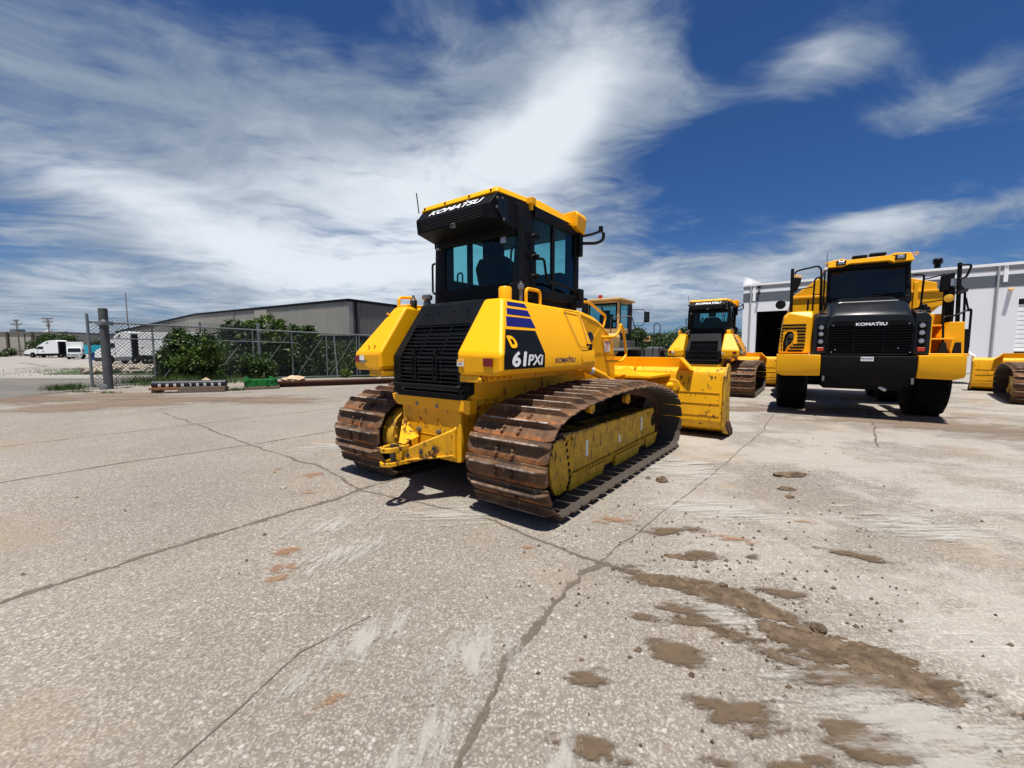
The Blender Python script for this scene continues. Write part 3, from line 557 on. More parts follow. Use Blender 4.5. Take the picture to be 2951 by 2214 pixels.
    tb = MB(); tb.tube([(-.50, -.31, 1.115), (-.47, -.335, 1.108), (.43, -.335, 1.108), (.46, -.31, 1.11)], .021, 10, .02); tb.build('guard_bar', Ch, gf)
    bb = MB()
    for x, z in ((-.30, 1.85), (-.12, 1.855), (.10, 1.86), (.3, 1.85), (-.47, 1.30), (-.47, 1.15)): bb.hexbolt((x, gy(z) - .002, z), (0, -.85, .5), .011, .012)
    for z in (1.14, 1.06): bb.lathe((.50, -.302, z), (0, -1, 0), [(.028, 0), (.028, .006), (.018, .008), (.018, .0)], 14)
    bb.build('grille_bolts', M['black'], gf)
    # ---- tanks
    def tank(s, top=1.957):
        T = MB(); i0 = s * .553; o = s * 1.05
        def ring(y0, yt, zb=0): pass
        P = [(i0, -.44, 1.262), (s * .60, -.45, 1.242), (s * 1.0, -.44, 1.245), (o, -.425, 1.27), (o, -.43, 1.425), (i0, -.45, 1.44), (s * .565, -.085, 1.945), (s * .785, -.075, 1.945)]
        F_ = [(i0, 1.36, 1.262), (s * .60, 1.36, 1.242), (s * 1.0, 1.36, 1.245), (s * 1.045, 1.35, 1.27), (s * 1.045, 1.34, 1.43), (i0, 1.36, 1.44), (s * .565, 1.43, 1.93), (s * .785, 1.42, 1.93)]
        T.poly(P + F_, [(0, 1, 2, 3, 4, 5), (5, 4, 7, 6), (8, 13, 12, 11, 10, 9), (13, 14, 15, 12), (0, 8, 9, 1), (1, 9, 10, 2), (2, 10, 11, 3), (3, 11, 12, 4), (4, 12, 15, 7), (7, 15, 14, 6), (6, 14, 13, 5), (5, 13, 8, 0)])
        return T
    tR = tank(1).build('fuel_tank', M['yellow_soft'], root, bevel=.034, seg=4); tL = tank(-1).build('hydraulic_tank', Yl, root, bevel=.034, seg=4)
    # reflectors and notices on the tank ends
    q = MB(); q.box(.868, .972, -.4545, -.448, 1.326, 1.394); q.build('red_reflector', M['red'], tR)
    q = MB(); q.box(-1.0, -.915, -.4545, -.448, 1.332, 1.404); q.build('red_reflector', M['red'], tL)
    q = MB(); q.box(-.915, -.835, -.4545, -.448, 1.352, 1.404); q.build('torn_sticker', M['sticker'], tL); q = MB(); q.box(-.90, -.80, -.456, -.449, 1.325, 1.353); q.build('tape_patch', M['galv'], tL)
    q = MB(); q.box(.565, .643, -.4545, -.448, 1.322, 1.38); q.build('notice_sticker', M['sticker'], tR); q = MB(); q.box(.567, .641, -.4555, -.45, 1.362, 1.378); q.build('notice_heading', M['yellow'], tR)
    for i_ in range(3):
        q = MB(); q.box(.575, .632, -.4553, -.45, 1.334 + i_ * .008, 1.336 + i_ * .008); q.build('notice_text_line', M['black'], tR)
    # side decals on the sloping face
    def fp(y, z, e=.003):   # point on the outer sloping face (z 1.425..1.945)
        k = (z - 1.425) / .52; return (1.05 + (.785 - 1.05) * k - .003 * k + e, y, z + e * .5)
    def vp(y, z, e=.004): return (1.05 + e - (y + .43) * .0028, y, z)
    def strip(y0t, y1t, y0b, y1b, zt, zb, mat, name):
        q = MB(); q.poly([fp(y0b, zb), fp(y1b, zb), fp(y1t, zt), fp(y0t, zt)] + [fp(y0b, zb, .0), fp(y1b, zb, .0), fp(y1t, zt, .0), fp(y0t, zt, .0)], [(0, 1, 2, 3), (4, 7, 6, 5), (0, 4, 5, 1), (1, 5, 6, 2), (2, 6, 7, 3), (3, 7, 4, 0)]); q.build(name, mat, tR, smooth=False)
    strip(-.035, .245, -.055, .262, 1.912, 1.870, M['blue'], 'blue_stripe'); strip(-.085, .25, -.115, .262, 1.845, 1.785, M['blue'], 'blue_stripe'); strip(-.145, .25, -.195, .262, 1.765, 1.675, M['blue'], 'blue_stripe')
    q = MB(); q.poly([fp(-.245, 1.642), fp(.20, 1.642) if False else fp(.245, 1.642), fp(.245 - .02, 1.43), fp(-.385, 1.43)], [(0, 1, 2, 3)]); q.poly([fp(-.245, 1.645), fp(.235, 1.645), fp(.255, 1.428), fp(-.385, 1.428)], [(0, 1, 2, 3)])
    q = MB(); A = [fp(-.235, 1.645, .004), fp(.235, 1.645, .004), fp(.235, 1.43, .004), vp(.23, 1.30), vp(-.40, 1.30), vp(-.40, 1.42), fp(-.385, 1.435, .004), vp(.235, 1.42)]
    q.poly(A, [(0, 6, 2, 1), (6, 5, 7, 2), (5, 4, 3, 7)]); q.build('black_decal', M['charcoal'], tR, smooth=False)
    n1 = Vector((.52, 0, .265)).normalized(); up1 = Vector((-.265, 0, .52)).normalized()
    text('D', M['yellow'], tR, Vector(fp(-.285, 1.482, .012)), (0, 1, 0), n1, .105, .10, -.1, .075)
    text('61', M['white'], tR, Vector(vp(-.30, 1.325, .016)), (0, 1, .0), (1, 0, .10), .125, .215, .2, .04)
    text('PXi', M['white'], tR, Vector(vp(-.065, 1.33, .012)), (0, 1, .0), (1, 0, .06), .092, .25, .2, .03)
    text('KOMATSU', M['blue'], tR, Vector(vp(.42, 1.335, .010)), (0, 1, .0), (1, 0, .0), .050, .40, .0, .028); q = MB(); q.prx([(.70, 1.387), (.712, 1.387), (.722, 1.40), (.708, 1.40)], 1.048, 1.052); q.build('lettering', M['blue'], tR)
    q = MB()
    q.tube([(.818, .99, 1.905), (.825, 1.33, 1.90), (1.035, 1.20, 1.49), (1.035, .98, 1.49), (.82, .99, 1.905)], .006, 6)
    q.tube([(1.05, .99, 1.42), (1.052, .99, 1.355), (1.052, 1.02, 1.34), (1.05, 1.33, 1.34)], .004, 6); q.build('cover_seam', M['yellow_dirty'], tR)
    q = MB(); q.box(1.0, 1.03, 1.19, 1.28, 1.45, 1.53); q.build('door_latch', M['black'], tR)
    b = MB()
    for k in range(6): b.hexbolt((.80 + 0 * k, -.42 + k * .09, 1.205), (1, 0, 0), .02, .025)
    b.build('tank_bolts', M['yellow_worn'], tR); q = MB(); q.box(.56, .80, -.42, 1.3, 1.18, 1.245); q.build('tank_bracket', Yw, tR, bevel=.01); q = MB(); q.box(-.80, -.56, -.42, 1.3, 1.18, 1.245); q.build('tank_bracket', Yw, tL, bevel=.01)
    # caps, handles
    def handle(pts, mat, par, r=.017, nm='grab_handle'): mb = MB(); mb.tube(pts, r, 10, .05); return mb.build(nm, mat, par)
    q = MB(); q.lathe((.655, .13, 1.93), (0, 0, 1), [(.065, 0), (.065, .13), (.055, .145), (.03, .15)], 20); q.build('filler_cap', Yl, tR)
    q = MB(); q.lathe((.70, .33, 1.93), (0, 0, 1), [(.018, 0), (.018, .14), (.034, .145), (.034, .19), (.012, .2), (.012, .22)], 14); q.build('breather', M['steel'], tR)
    handle([(.70, .42, 1.93), (.70, .42, 2.09), (.70, .68, 2.09), (.70, .68, 1.93)], Yl, tR, .018)
    handle([(-.82, .02, 1.94), (-.82, .02, 2.07), (-.82, .27, 2.085), (-.82, .27, 1.94)], Yl, tL, .018)
    q = MB(); q.box(-.80, -.60, -.03, .30, 1.93, 1.975); q.build('tank_lid', Yl, tL, bevel=.01)
    q = MB(); q.lathe((-.60, .05, 1.95), (0, 0, 1), [(.03, 0), (.04, .02), (.04, .07), (.02, .09), (.012, .13)], 14); q.build('breather', M['steel_dark'], tL)
    q = MB(); q.lathe((-.56, .22, 1.95), (0, 0, 1), [(.045, 0), (.045, .06), (.035, .08), (.06, .1), (.06, .14), (.04, .15)], 8); q.build('filler_cap', M['steel'], tL)
    b = MB()
    for x, z in ((-.80, 1.50), (-.70, 1.505), (-.80, 1.86)): y = -.45 + (z - 1.44) * .73; b.lathe((x, y, z), (0, -.8, .6), [(.013, 0), (.013, .02), (.006, .022)], 10)
    b.build('tank_studs', M['yellow_worn'], tL)
    # ---- cab
    k = MB()
    k.box(-.60, .60, .40, .50, 1.93, 2.16); k.box(-.62, .62, .42, 1.66, 1.93, 2.10)
    for s in (1, -1):
        k.loft([[(s * .52, .40, 2.0), (s * .66, .43, 2.0), (s * .66, .66, 2.0), (s * .60, .66, 2.0)], [(s * .565, .42, 2.72), (s * .645, .44, 2.72), (s * .645, .66, 2.72), (s * .58, .66, 2.72)], [(s * .50, .36, 2.90), (s * .61, .40, 2.96), (s * .61, .68, 2.96), (s * .55, .68, 2.9)]])
        k.box(s * .60, s * .645, 1.56, 1.66, 2.0, 2.95); k.box(s * .60, s * .652, 1.03, 1.07, 2.10, 2.86); k.box(s * .585, s * .65, .66, 1.62, 2.86, 2.98); k.box(s * .60, s * .66, .66, 1.62, 2.02, 2.13)
    k.box(-.6, .6, .42, 1.62, 2.93, 3.0); k.box(-.58, .58, .36, .44, 2.64, 2.75); k.box(-.57, -.45, .40, .44, 2.1, 2.7); k.box(-.065, -.045 + .03, .40, .43, 2.1, 2.7) if False else None; k.box(-.60, .60, 1.58, 1.66, 2.86, 2.98)
    cab = k.build('cab', M['charcoal'], root, bevel=.012)
    g = MB(); g.box(-.5, .6, .415, .421, 2.16, 2.66); g.build('rear_window', M['glass'], cab, smooth=False)
    g = MB(); g.box(-.6, .6, .5, 1.6, 2.86, 2.925); g.box(-.615, -.56, 1.27, 1.6, 2.1, 2.88); g.box(-.615, -.57, .955, 1.0, 2.1, 2.86); g.box(-.615, -.52, .5, 1.6, 2.1, 2.31); g.box(-.615, -.55, .48, .66, 2.1, 2.86); g.box(-.56, -.49, 1.5, 1.6, 2.1, 2.88); g.box(.53, .6, 1.5, 1.6, 2.1, 2.88); g.box(-.5, .5, 1.45, 1.6, 2.1, 2.42); g.box(-.575, -.40, .47, .50, 2.1, 2.68); g.build('interior_lining', M['black'], cab, bevel=.01)
    for s in (1, -1): g = MB(); g.box(s * .624, s * .629, .66, 1.03, 2.13, 2.86); g.build('door_window', M['glass'], cab, smooth=False); g = MB(); g.box(s * .624, s * .629, 1.07, 1.56, 2.13, 2.86); g.build('door_window', M['glass'], cab, smooth=False)
    g = MB(); g.box(-.6, .6, 1.61, 1.615, 2.12, 2.86); g.build('front_window', M['glass'], cab, smooth=False)
    q = MB(); q.loft([[(.648, .47, 2.0), (.668, .47, 2.0), (.668, .66, 2.0), (.648, .66, 2.0)], [(.64, .52, 2.50), (.662, .52, 2.50), (.662, .66, 2.5), (.64, .66, 2.5)]]);
    for z in (2.15, 2.35, 2.55): q.hexbolt((.664, .56, z), (1, 0, 0), .012, .01)
    q.build('side_panel', M['charcoal'], cab, bevel=.006)
    # air conditioner housing over the rear window
    a = MB(); pf = [(.155, 3.0), (.045, 2.875), (.065, 2.742), (.38, 2.70), (.5, 2.70), (.5, 3.0)]
    def xw(y, z): return .525 if z > 2.86 and z < 2.9 else (.53 if z < 2.8 else .545)
    a.loft([[(-xw(y, z) - (.06 if y > .3 else 0), y, z) for y, z in pf], [(xw(y, z) + (.06 if y > .3 else 0), y, z) for y, z in pf]]); ac = a.build('air_conditioner', M['charcoal'], cab, bevel=.006)
    l = MB()
    for z in (2.85, 2.83, 2.81, 2.79, 2.77): yy = .045 + (2.875 - z) * .15; l.box(-.45, .45, yy - .006, yy + .004, z - .0025, z + .0025)
    l.build('louvre_slats', M['steel_dark'], ac); l = MB(); l.loft([[(-.455, .046, 2.862), (.455, .046, 2.862), (.455, .06, 2.862), (-.455, .06, 2.862)], [(-.455, .061, 2.757), (.455, .061, 2.757), (.455, .08, 2.757), (-.455, .08, 2.757)]]); l.build('louvre_opening', M['dark'], ac)
    q = MB(); q.box(.005, .062, .042, .075, 2.72, 2.765); q.build('rear_camera', M['steel'], ac, bevel=.004); q = MB(); q.box(.02, .047, .038, .05, 2.732, 2.753); q.build('camera_lens', M['dark'], ac)
    nr = Vector((0, -.125, .11)).normalized() ; nr = Vector((0, -.75, .66)); text('KOMATSU', M['white'], ac, (-.345, .0705 - .004, 2.902), (1, 0, 0), nr, .078, .75, .25, .035, ext=.007)
    q = MB(); q.box(.175, .195, .112, .118, 2.972, 2.984); q.build('lettering', M['white'], ac)
    q = MB(); q.prx([(.13, 2.935), (.20, 2.955), (.52, 2.955), (.52, 2.79), (.24, 2.74), (.12, 2.83)], .55, .568) ; q.build('side_cover', M['charcoal_gloss'], ac, bevel=.004)
    b = MB()
    for y, z in ((.12, 2.93), (.20, 2.945), (.11, 2.84), (.22, 2.75), (.50, 2.94), (.50, 2.80)): b.hexbolt((.568, y, z), (1, 0, 0), .011, .012)
    b.build('cover_bolts', M['steel'], ac)
    q = MB(); q.box(-.56, -.50, .36, .42, 2.63, 2.71); q.box(.38, .45, .40, .45, 2.58, 2.66); q.build('work_lamps', M['lens'], cab, bevel=.008)
    # roof
    r_ = MB()
    r_.poly([(-.55, .13, 3.0), (.55, .13, 3.0), (-.53, .175, 3.068), (.53, .175, 3.068), (.61, .72, 3.0), (-.61, .72, 3.0), (.57, .76, 3.085), (-.57, .76, 3.085), (.635, .80, 2.955), (-.635, .80, 2.955), (.66, 1.46, 2.945), (-.66, 1.46, 2.945), (.60, 1.46, 3.075), (-.60, 1.46, 3.075), (.60, .80, 3.09), (-.60, .80, 3.09), (.55, 1.66, 3.05), (-.55, 1.66, 3.05), (.55, 1.68, 2.95), (-.55, 1.68, 2.95)],
            [(0, 1, 3, 2), (2, 3, 6, 7), (1, 4, 6, 3), (0, 2, 7, 5), (4, 8, 14, 6), (5, 7, 15, 9), (6, 14, 15, 7), (8, 10, 12, 14), (9, 15, 13, 11), (14, 12, 13, 15), (12, 16, 17, 13), (10, 18, 16, 12), (11, 13, 17, 19), (16, 18, 19, 17), (1, 0, 5, 9, 11, 19, 18, 10, 8, 4)])
    rf = r_.build('roof', Yl, cab, bevel=.018, seg=3)
    for s in (1, -1): q = MB(); q.loft([[(s * .50, 1.47, 2.93), (s * .72, 1.45, 2.93), (s * .735, 1.45, 3.08), (s * .70, 1.46, 3.13), (s * .50, 1.47, 3.13)], [(s * .50, 1.73, 2.93), (s * .70, 1.70, 2.88), (s * .735, 1.69, 3.06), (s * .70, 1.69, 3.12), (s * .50, 1.72, 3.11)]]); q.build('lamp_housing', Yl, rf, bevel=.02, seg=3)
    q = MB(); q.box(.585, .66, .585, .665, 2.985, 3.055); q.box(.60, .64, .60, .64, 2.93, 3.0); q.box(-.66, -.585, .585, .665, 2.985, 3.055); q.box(-.1, .55, .88, .90, 3.085, 3.10); q.build('lifting_lugs', Yl, rf, bevel=.008)
    q = MB(); q.tube([(.45, .98, 3.08), (.45, .98, 3.13), (.50, 1.02, 3.13), (.50, 1.02, 3.08)], .008, 6); q.box(-.35, .40, .95, 1.45, 3.08, 3.105); q.build('roof_hatch', Yl, rf, bevel=.006)
    b = MB()
    for x in (-.49, -.17, .18, .47): b.hexbolt((x, .145, 3.03), (0, -.8, .5), .011, .008)
    b.build('roof_bolts', M['black'], rf)
    q = MB(); q.tube([(-.56, .12, 2.99), (-.575, .10, 3.21)], .006, 6); q.cyl((-.56, .10, 2.90), (-.56, .16, 2.90), .022, 10); q.build('antenna', M['black'], rf)
    # door handles, rails
    q = MB()
    for z in (2.655, 2.445, 2.245): q.tube([(.66, .54, z - .02), (.70, .56, z), (.70, .63, z + .012), (.67, .67, z + .01)], .013, 8, .02); q.box(.655, .69, .50, .56, z - .03, z + .02); q.box(.65, .68, .64, .70, z - .02, z + .03)
    q.build('door_hinges', M['black'], cab); rail = [(.67, .67, 2.43), (.71, .74, 2.44), (.715, .78, 2.26), (.72, .83, 2.20), (.72, 1.04, 2.21), (.72, 1.50, 2.165), (.72, 1.54, 2.07)]
    handle(rail, M['black'], cab, .014, 'hand_rail'); handle([(-.66, .44, 2.50), (-.70, .44, 2.49), (-.70, .44, 2.16), (-.66, .44, 2.14)], M['black'], cab, .013, 'hand_rail')
    q = MB(); q.box(.60, .70, 1.58, 1.70, 2.02, 2.22); q.box(.60, .72, 1.44, 1.62, 1.98, 2.06); q.box(.62, .69, 1.60, 1.68, 2.62, 2.90); q.build('mirror_bracket', M['black'], cab, bevel=.01)
    q = MB(); q.tube([(.62, 1.70, 2.88), (.72, 1.86, 2.93), (.80, 1.95, 2.98)], .016); q.tube([(.62, 1.70, 2.80), (.76, 1.90, 2.82), (.82, 1.98, 2.87), (.82, 1.98, 2.96)], .020); q.cyl((.80, 1.94, 2.96), (.80, 1.94, 3.03), .03, 10); q.tube([(-.62, 1.70, 2.88), (-.80, 1.9, 2.93)], .016); q.build('mirror_arms', M['black'], cab)
    # interior
    q = MB(); q.loft([[(-.20, .72, 2.15), (.32, .72, 2.15), (.32, .86, 2.15), (-.20, .86, 2.15)], [(-.22, .66, 2.42), (.34, .66, 2.42), (.34, .78, 2.42), (-.22, .78, 2.42)], [(-.12, .62, 2.52), (.24, .62, 2.52), (.24, .72, 2.52), (-.12, .72, 2.52)]]); q.loft([[(-.03, .62, 2.53), (.17, .62, 2.53), (.17, .70, 2.53), (-.03, .70, 2.53)], [(-.05, .61, 2.62), (.19, .61, 2.62), (.19, .70, 2.62), (-.05, .70, 2.62)], [(-.02, .62, 2.70), (.16, .62, 2.70), (.16, .68, 2.70), (-.02, .68, 2.70)]]); q.box(-.22, .34, .7, 1.2, 2.05, 2.2)
    q.build('seat', M['seat'], cab, bevel=.035, seg=3)
    q = MB(); q.box(-.55, -.28, .6, 1.3, 2.05, 2.22); q.box(.38, .56, .7, 1.3, 2.05, 2.28); q.box(-.45, .45, 1.35, 1.58, 2.05, 2.35); q.tube([(-.36, 1.0, 2.2), (-.36, 1.0, 2.42), (-.30, 1.02, 2.46)], .018); q.build('console', M['seat'], cab, bevel=.02); q = MB(); q.lathe((-.30, 1.02, 2.50), (.2, 0, 1), [(.03, -.03), (.035, .02), (.01, .05)], 10); q.build('control_lever', M['black'], cab)
    q = MB(); q.tube([(.40, .55, 2.30), (.40, .57, 2.55), (.44, .62, 2.6), (.44, .62, 2.3)], .012); q.tube([(-.34, .5, 2.25), (-.34, .5, 2.36), (-.26, .5, 2.36), (-.26, .5, 2.22)], .010); q.build('inner_rail', M['steel_dark'], cab)
    # ---- engine hood
    e = MB(); top = [(1.45, 2.03), (2.09, 2.03), (2.55, 1.965), (2.80, 1.885), (3.0, 1.79), (3.15, 1.68), (3.25, 1.42), (3.29, 1.03)]
    rings = []
    for y, z in top: rings.append([(-.46, y, .93), (.46, y, .93), (.46, y, max(z - .09, .96)), (.42, y, max(z - .03, .97)), (.34, y, max(z, .98)), (-.34, y, max(z, .98)), (-.42, y, max(z - .03, .97)), (-.46, y, max(z - .09, .96))])
    e.loft(rings); hd = e.build('engine_hood', Yl, root, ang=.35)
    def hpanel(pts, nm='hood_panel', mat=None, th=.004):
        q = MB(); q.loft([[(.459, y, z) for y, z in pts], [(.46 + th, y, z) for y, z in pts]]); return q.build(nm, mat or Yl, hd, bevel=.002)
    hpanel([(2.44, 1.60), (2.70, 1.83), (2.93, 1.66), (2.90, 1.42), (2.48, 1.42)]); hpanel([(2.06, 1.72), (2.10, 1.90), (2.27, 1.87), (2.22, 1.75), (2.12, 1.62)]); hpanel([(2.5, 1.02), (2.55, 1.36), (3.18, 1.36), (3.24, 1.02)])
    q = MB(); q.tube([(.464, 2.45, 1.40), (.464, 3.22, 1.40)], .004, 6); q.tube([(.464, 2.08, 1.95), (.464, 2.6, 1.86), (.464, 3.0, 1.70), (.464, 3.14, 1.5)], .004, 6); q.build('hood_seam', M['yellow_dirty'], hd)
    q = MB(); q.lathe((.455, 2.34, 1.63), (1, 0, 0), [(.085, 0), (.085, .03), (.02, .07)], 20); q.build('side_lamp', M['glass_black'], hd)
    q = MB(); q.prx([(2.85, 1.43), (3.05, 1.43), (3.05, 1.60), (2.85, 1.60)], .462, .468); sg = q.build('danger_sign', M['sticker'], hd); q = MB(); q.prx([(2.855, 1.562), (3.045, 1.562), (3.045, 1.597), (2.855, 1.597)], .466, .470); q.build('sign_heading', M['red'], sg)
    text('DANGER', M['white'], sg, (.4705, 2.875, 1.570), (0, 1, 0), (1, 0, 0), .018, .15); text('STAY CLEAR', M['black'], sg, (.469, 2.885, 1.437), (0, 1, 0), (1, 0, 0), .013, .13)
    q = MB(); q.lathe((.466, 2.95, 1.508), (1, 0, 0), [(.045, 0), (.045, .003), (.034, .003), (.034, .0)], 20); q.box(.467, .469, 2.92, 2.98, 1.503, 1.513, Matrix.Translation((0, 2.95, 1.508)) @ Matrix.Rotation(R(45), 4, 'X') @ Matrix.Translation((0, -2.95, -1.508))); q.build('prohibition_mark', M['red_lens'], sg)
    handle([(.40, 1.95, 2.02), (.40, 2.0, 2.13), (.40, 2.45, 2.145), (.40, 3.02, 1.985), (.40, 2.94, 1.82)], Yl, hd, .018, 'hood_rail'); handle([(-.40, 1.95, 2.02), (-.40, 2.0, 2.13), (-.40, 2.45, 2.145), (-.40, 3.02, 1.985), (-.40, 2.94, 1.82)], Yl, hd, .018, 'hood_rail')
    handle([(.46, 2.74, 1.65), (.58, 2.98, 1.66), (.62, 3.06, 1.77), (.62, 3.08, 1.86), (.62, 3.20, 1.78), (.62, 3.34, 1.38), (.60, 3.22, 1.28), (.46, 2.95, 1.285)], Yl, hd, .02, 'front_rail')
    q = MB(); q.lathe((-.2, 2.2, 2.0), (0, 0, 1), [(.05, 0), (.05, .30), (.045, .36), (.02, .37)], 16); q.build('exhaust', M['steel_dark'], hd)
    # ---- lift cylinders and arms
    for s in (1, -1):
        q = MB(); q.cyl((s * .62, 1.78, 1.26), (s * .62, 2.52, 1.07), .055, 16); q.cyl((s * .62, 2.50, 1.075), (s * .62, 3.5, .85), .028, 12); q.box(s * .46, s * .66, 1.70, 1.84, 1.2, 1.34); q.build('lift_cylinder', Yl, root)
        if s > 0: q = MB(); q.cyl((.62, 2.02, 1.198), (.62, 2.10, 1.178), .0565, 16); q.build('cylinder_label', M['sticker'], root)
        q = MB(); q.loft([[(s * .52, 2.0, .35), (s * .60, 2.0, .35), (s * .60, 2.0, .62), (s * .52, 2.0, .62)], [(s * .52, 3.5, .42), (s * .60, 3.5, .42), (s * .60, 3.5, .72), (s * .52, 3.5, .72)], [(s * .25, 4.1, .5), (s * .37, 4.1, .5), (s * .37, 4.1, .78), (s * .25, 4.1, .78)]]); q.build('push_arm', Yd, root, bevel=.015)
    q = MB(); q.loft([[(-.55, 3.42, .88), (.55, 3.42, .88), (.55, 3.42, 1.06), (-.55, 3.42, 1.06)], [(-.30, 4.2, .85), (.30, 4.2, .85), (.30, 4.2, 1.07), (-.30, 4.2, 1.07)]]); q.build('c_frame', Yl, root, bevel=.02)
    q = MB(); q.poly([(.10, 3.40, 1.05), (1.00, 3.36, 1.05), (1.08, 4.24, 1.06), (.10, 4.24, 1.06), (.10, 3.40, 1.01), (1.0, 3.36, 1.01), (1.08, 4.24, 1.02), (.10, 4.24, 1.02)], [(0, 1, 2, 3), (4, 7, 6, 5), (0, 4, 5, 1), (1, 5, 6, 2), (2, 6, 7, 3), (3, 7, 4, 0)])
    q.poly([(.35, 3.42, 1.052), (.58, 3.50, 1.20), (.85, 3.42, 1.052), (.60, 3.9, 1.052)], [(0, 1, 2), (0, 3, 1), (1, 3, 2), (0, 2, 3)]); cg = q.build('cylinder_guard', Yl, root, bevel=.006)
    b = MB()
    for x, y in ((.2, 3.6), (.3, 3.62), (.22, 3.75), (.9, 3.6), (.92, 3.72)): b.cyl((x, y, 1.05), (x, y, 1.0535), .018, 12)
    b.build('guard_holes', M['dark'], cg)
    for s in (1, -1): q = MB(); q.cyl((s * .35, 3.5, .80), (s * 1.10, 4.20, .86), .05, 14); q.build('angle_cylinder', Yl, root)
    # ---- blade
    W_ = 1.90; bz = [(4.30, 1.165), (4.22, 1.10), (4.20, 1.03), (4.20, .30), (4.27, .18), (4.60, .07), (4.66, .07), (4.46, .30), (4.42, .62), (4.47, .92), (4.60, 1.16), (4.58, 1.17)]
    q = MB(); q.prx(bz, -W_, W_); bl = q.build('blade', M['yellow_blade'], root, bevel=.008); q = MB(); q.pry([(.98 + .10 * math.cos(a) + (.16 if math.cos(a) > 0 else -.16), .86 + .10 * math.sin(a)) for a in [i * math.pi / 8 for i in range(16)]], 4.175, 4.203); q.build('cylinder_boss', M['yellow_blade'], bl, bevel=.012)
    q = MB()
    for z in (.765, .585, .39): q.box(-W_ + .05, W_ - .05, 4.192, 4.202, z - .004, z + .004)
    q.build('blade_stiffeners', M['yellow_dirty'], bl)
    q = MB(); q.prx([(4.56, .10), (4.62, .10), (4.80, -.0 + .012), (4.74, .008)], -W_ - .02, W_ + .02); q.build('cutting_edge', M['rust'], bl, bevel=.004)
    for s in (1, -1):
        q = MB(); q.prx([(4.16, .24), (4.26, .12), (4.5, .06), (4.66, .05), (4.60, .40), (4.56, .70), (4.60, 1.02), (4.56, 1.20), (4.42, 1.24), (4.22, 1.12), (4.16, 1.03)], s * W_, s * (W_ + .035)); q.build('blade_end_plate', M['yellow_dirty'], bl, bevel=.006)
        q = MB(); q.prx([(4.30, .30), (4.52, .26), (4.82, .02), (4.88, .10), (4.90, .012), (4.62, .01)], s * (W_ - .10), s * (W_ + .05)); q.prx([(4.24, .26), (4.5, .10), (4.9, .01), (4.93, .10), (4.86, .12), (4.60, .28)], s * (W_ - .16), s * (W_ + .045)); q.build('end_bit', M['rust'], bl, bevel=.004)
    q = MB(); yb = 4.42; P = [(-1.42, 1.13), (-1.22, 1.33), (1.22, 1.33), (1.42, 1.13)]; q.loft([[(x, 4.30 + (z - 1.13) * -.1, z) for x, z in P], [(x, 4.33 + (z - 1.13) * -.1, z) for x, z in P]])
    q.loft([[(1.20, 4.12, 1.33), (1.24, 4.12, 1.33), (1.44, 4.12, 1.12), (1.40, 4.12, 1.12)], [(1.20, 4.32, 1.33), (1.24, 4.32, 1.33), (1.44, 4.32, 1.12), (1.40, 4.32, 1.12)]]); q.loft([[(-1.20, 4.12, 1.33), (-1.24, 4.12, 1.33), (-1.44, 4.12, 1.12), (-1.40, 4.12, 1.12)], [(-1.20, 4.32, 1.33), (-1.24, 4.32, 1.33), (-1.44, 4.32, 1.12), (-1.40, 4.32, 1.12)]])
    for x in (-.45, .45): q.box(x - .012, x + .012, 4.16, 4.32, 1.13, 1.31)
    q.build('spill_guard', Yl, bl, bevel=.005)
    return root
dozer = make_dozer()
for (x, y, hd, lab) in ((6.221, 13.60, 35.35, 'smaller looking yellow crawler dozer seen from behind between the loader and the articulated truck'), (14.58, 10.299, 43.6, 'yellow crawler dozer cut off by the right edge, only blade and track showing')):
    d2 = copy_tree(dozer); d2.location = (x, y, 0); d2.rotation_euler = (0, 0, -R(hd)); d2['label'] = lab

# ---------------------------------------------------------------- articulated dump truck
def wheel(parent, x, y, r, wd, s, rim=None, name='wheel', tread=18, hub=.52):
    wname = MB(); wname.lathe((x - s * wd / 2, y, r), (s, 0, 0), [(r * hub, 0), (r * .80, -.0), (r * .95, wd * .04), (r, wd * .12), (r, wd * .88), (r * .95, wd * .96), (r * .80, wd), (r * hub, wd)], 40)
    for k in range(tread):
        a = 2 * math.pi * k / tread
        for sd in (0, 1):
            aa = a + sd * math.pi / tread; T = Matrix.Translation((x, y, r)) @ Matrix.Rotation(aa, 4, 'X') @ Matrix.Rotation((.35 if sd else -.35), 4, 'Z')
            xx = (.02, .44) if sd else (-.44, -.02); wname.box(xx[0] * wd, xx[1] * wd, -r * .045, r * .045, r * .96, r * 1.018, T)
    o = wname.build(name, M['rubber'], parent, ang=.5)
    if rim:
        q = MB(); q.lathe((x + s * wd * .30, y, r), (s, 0, 0), [(r * hub * 1.01, wd * .18), (r * hub * .9, wd * .16), (r * hub * .85, -.02), (r * .25, 0), (r * .22, wd * .12), (.01, wd * .13)], 28); q.build('rim', rim, o)
    return o
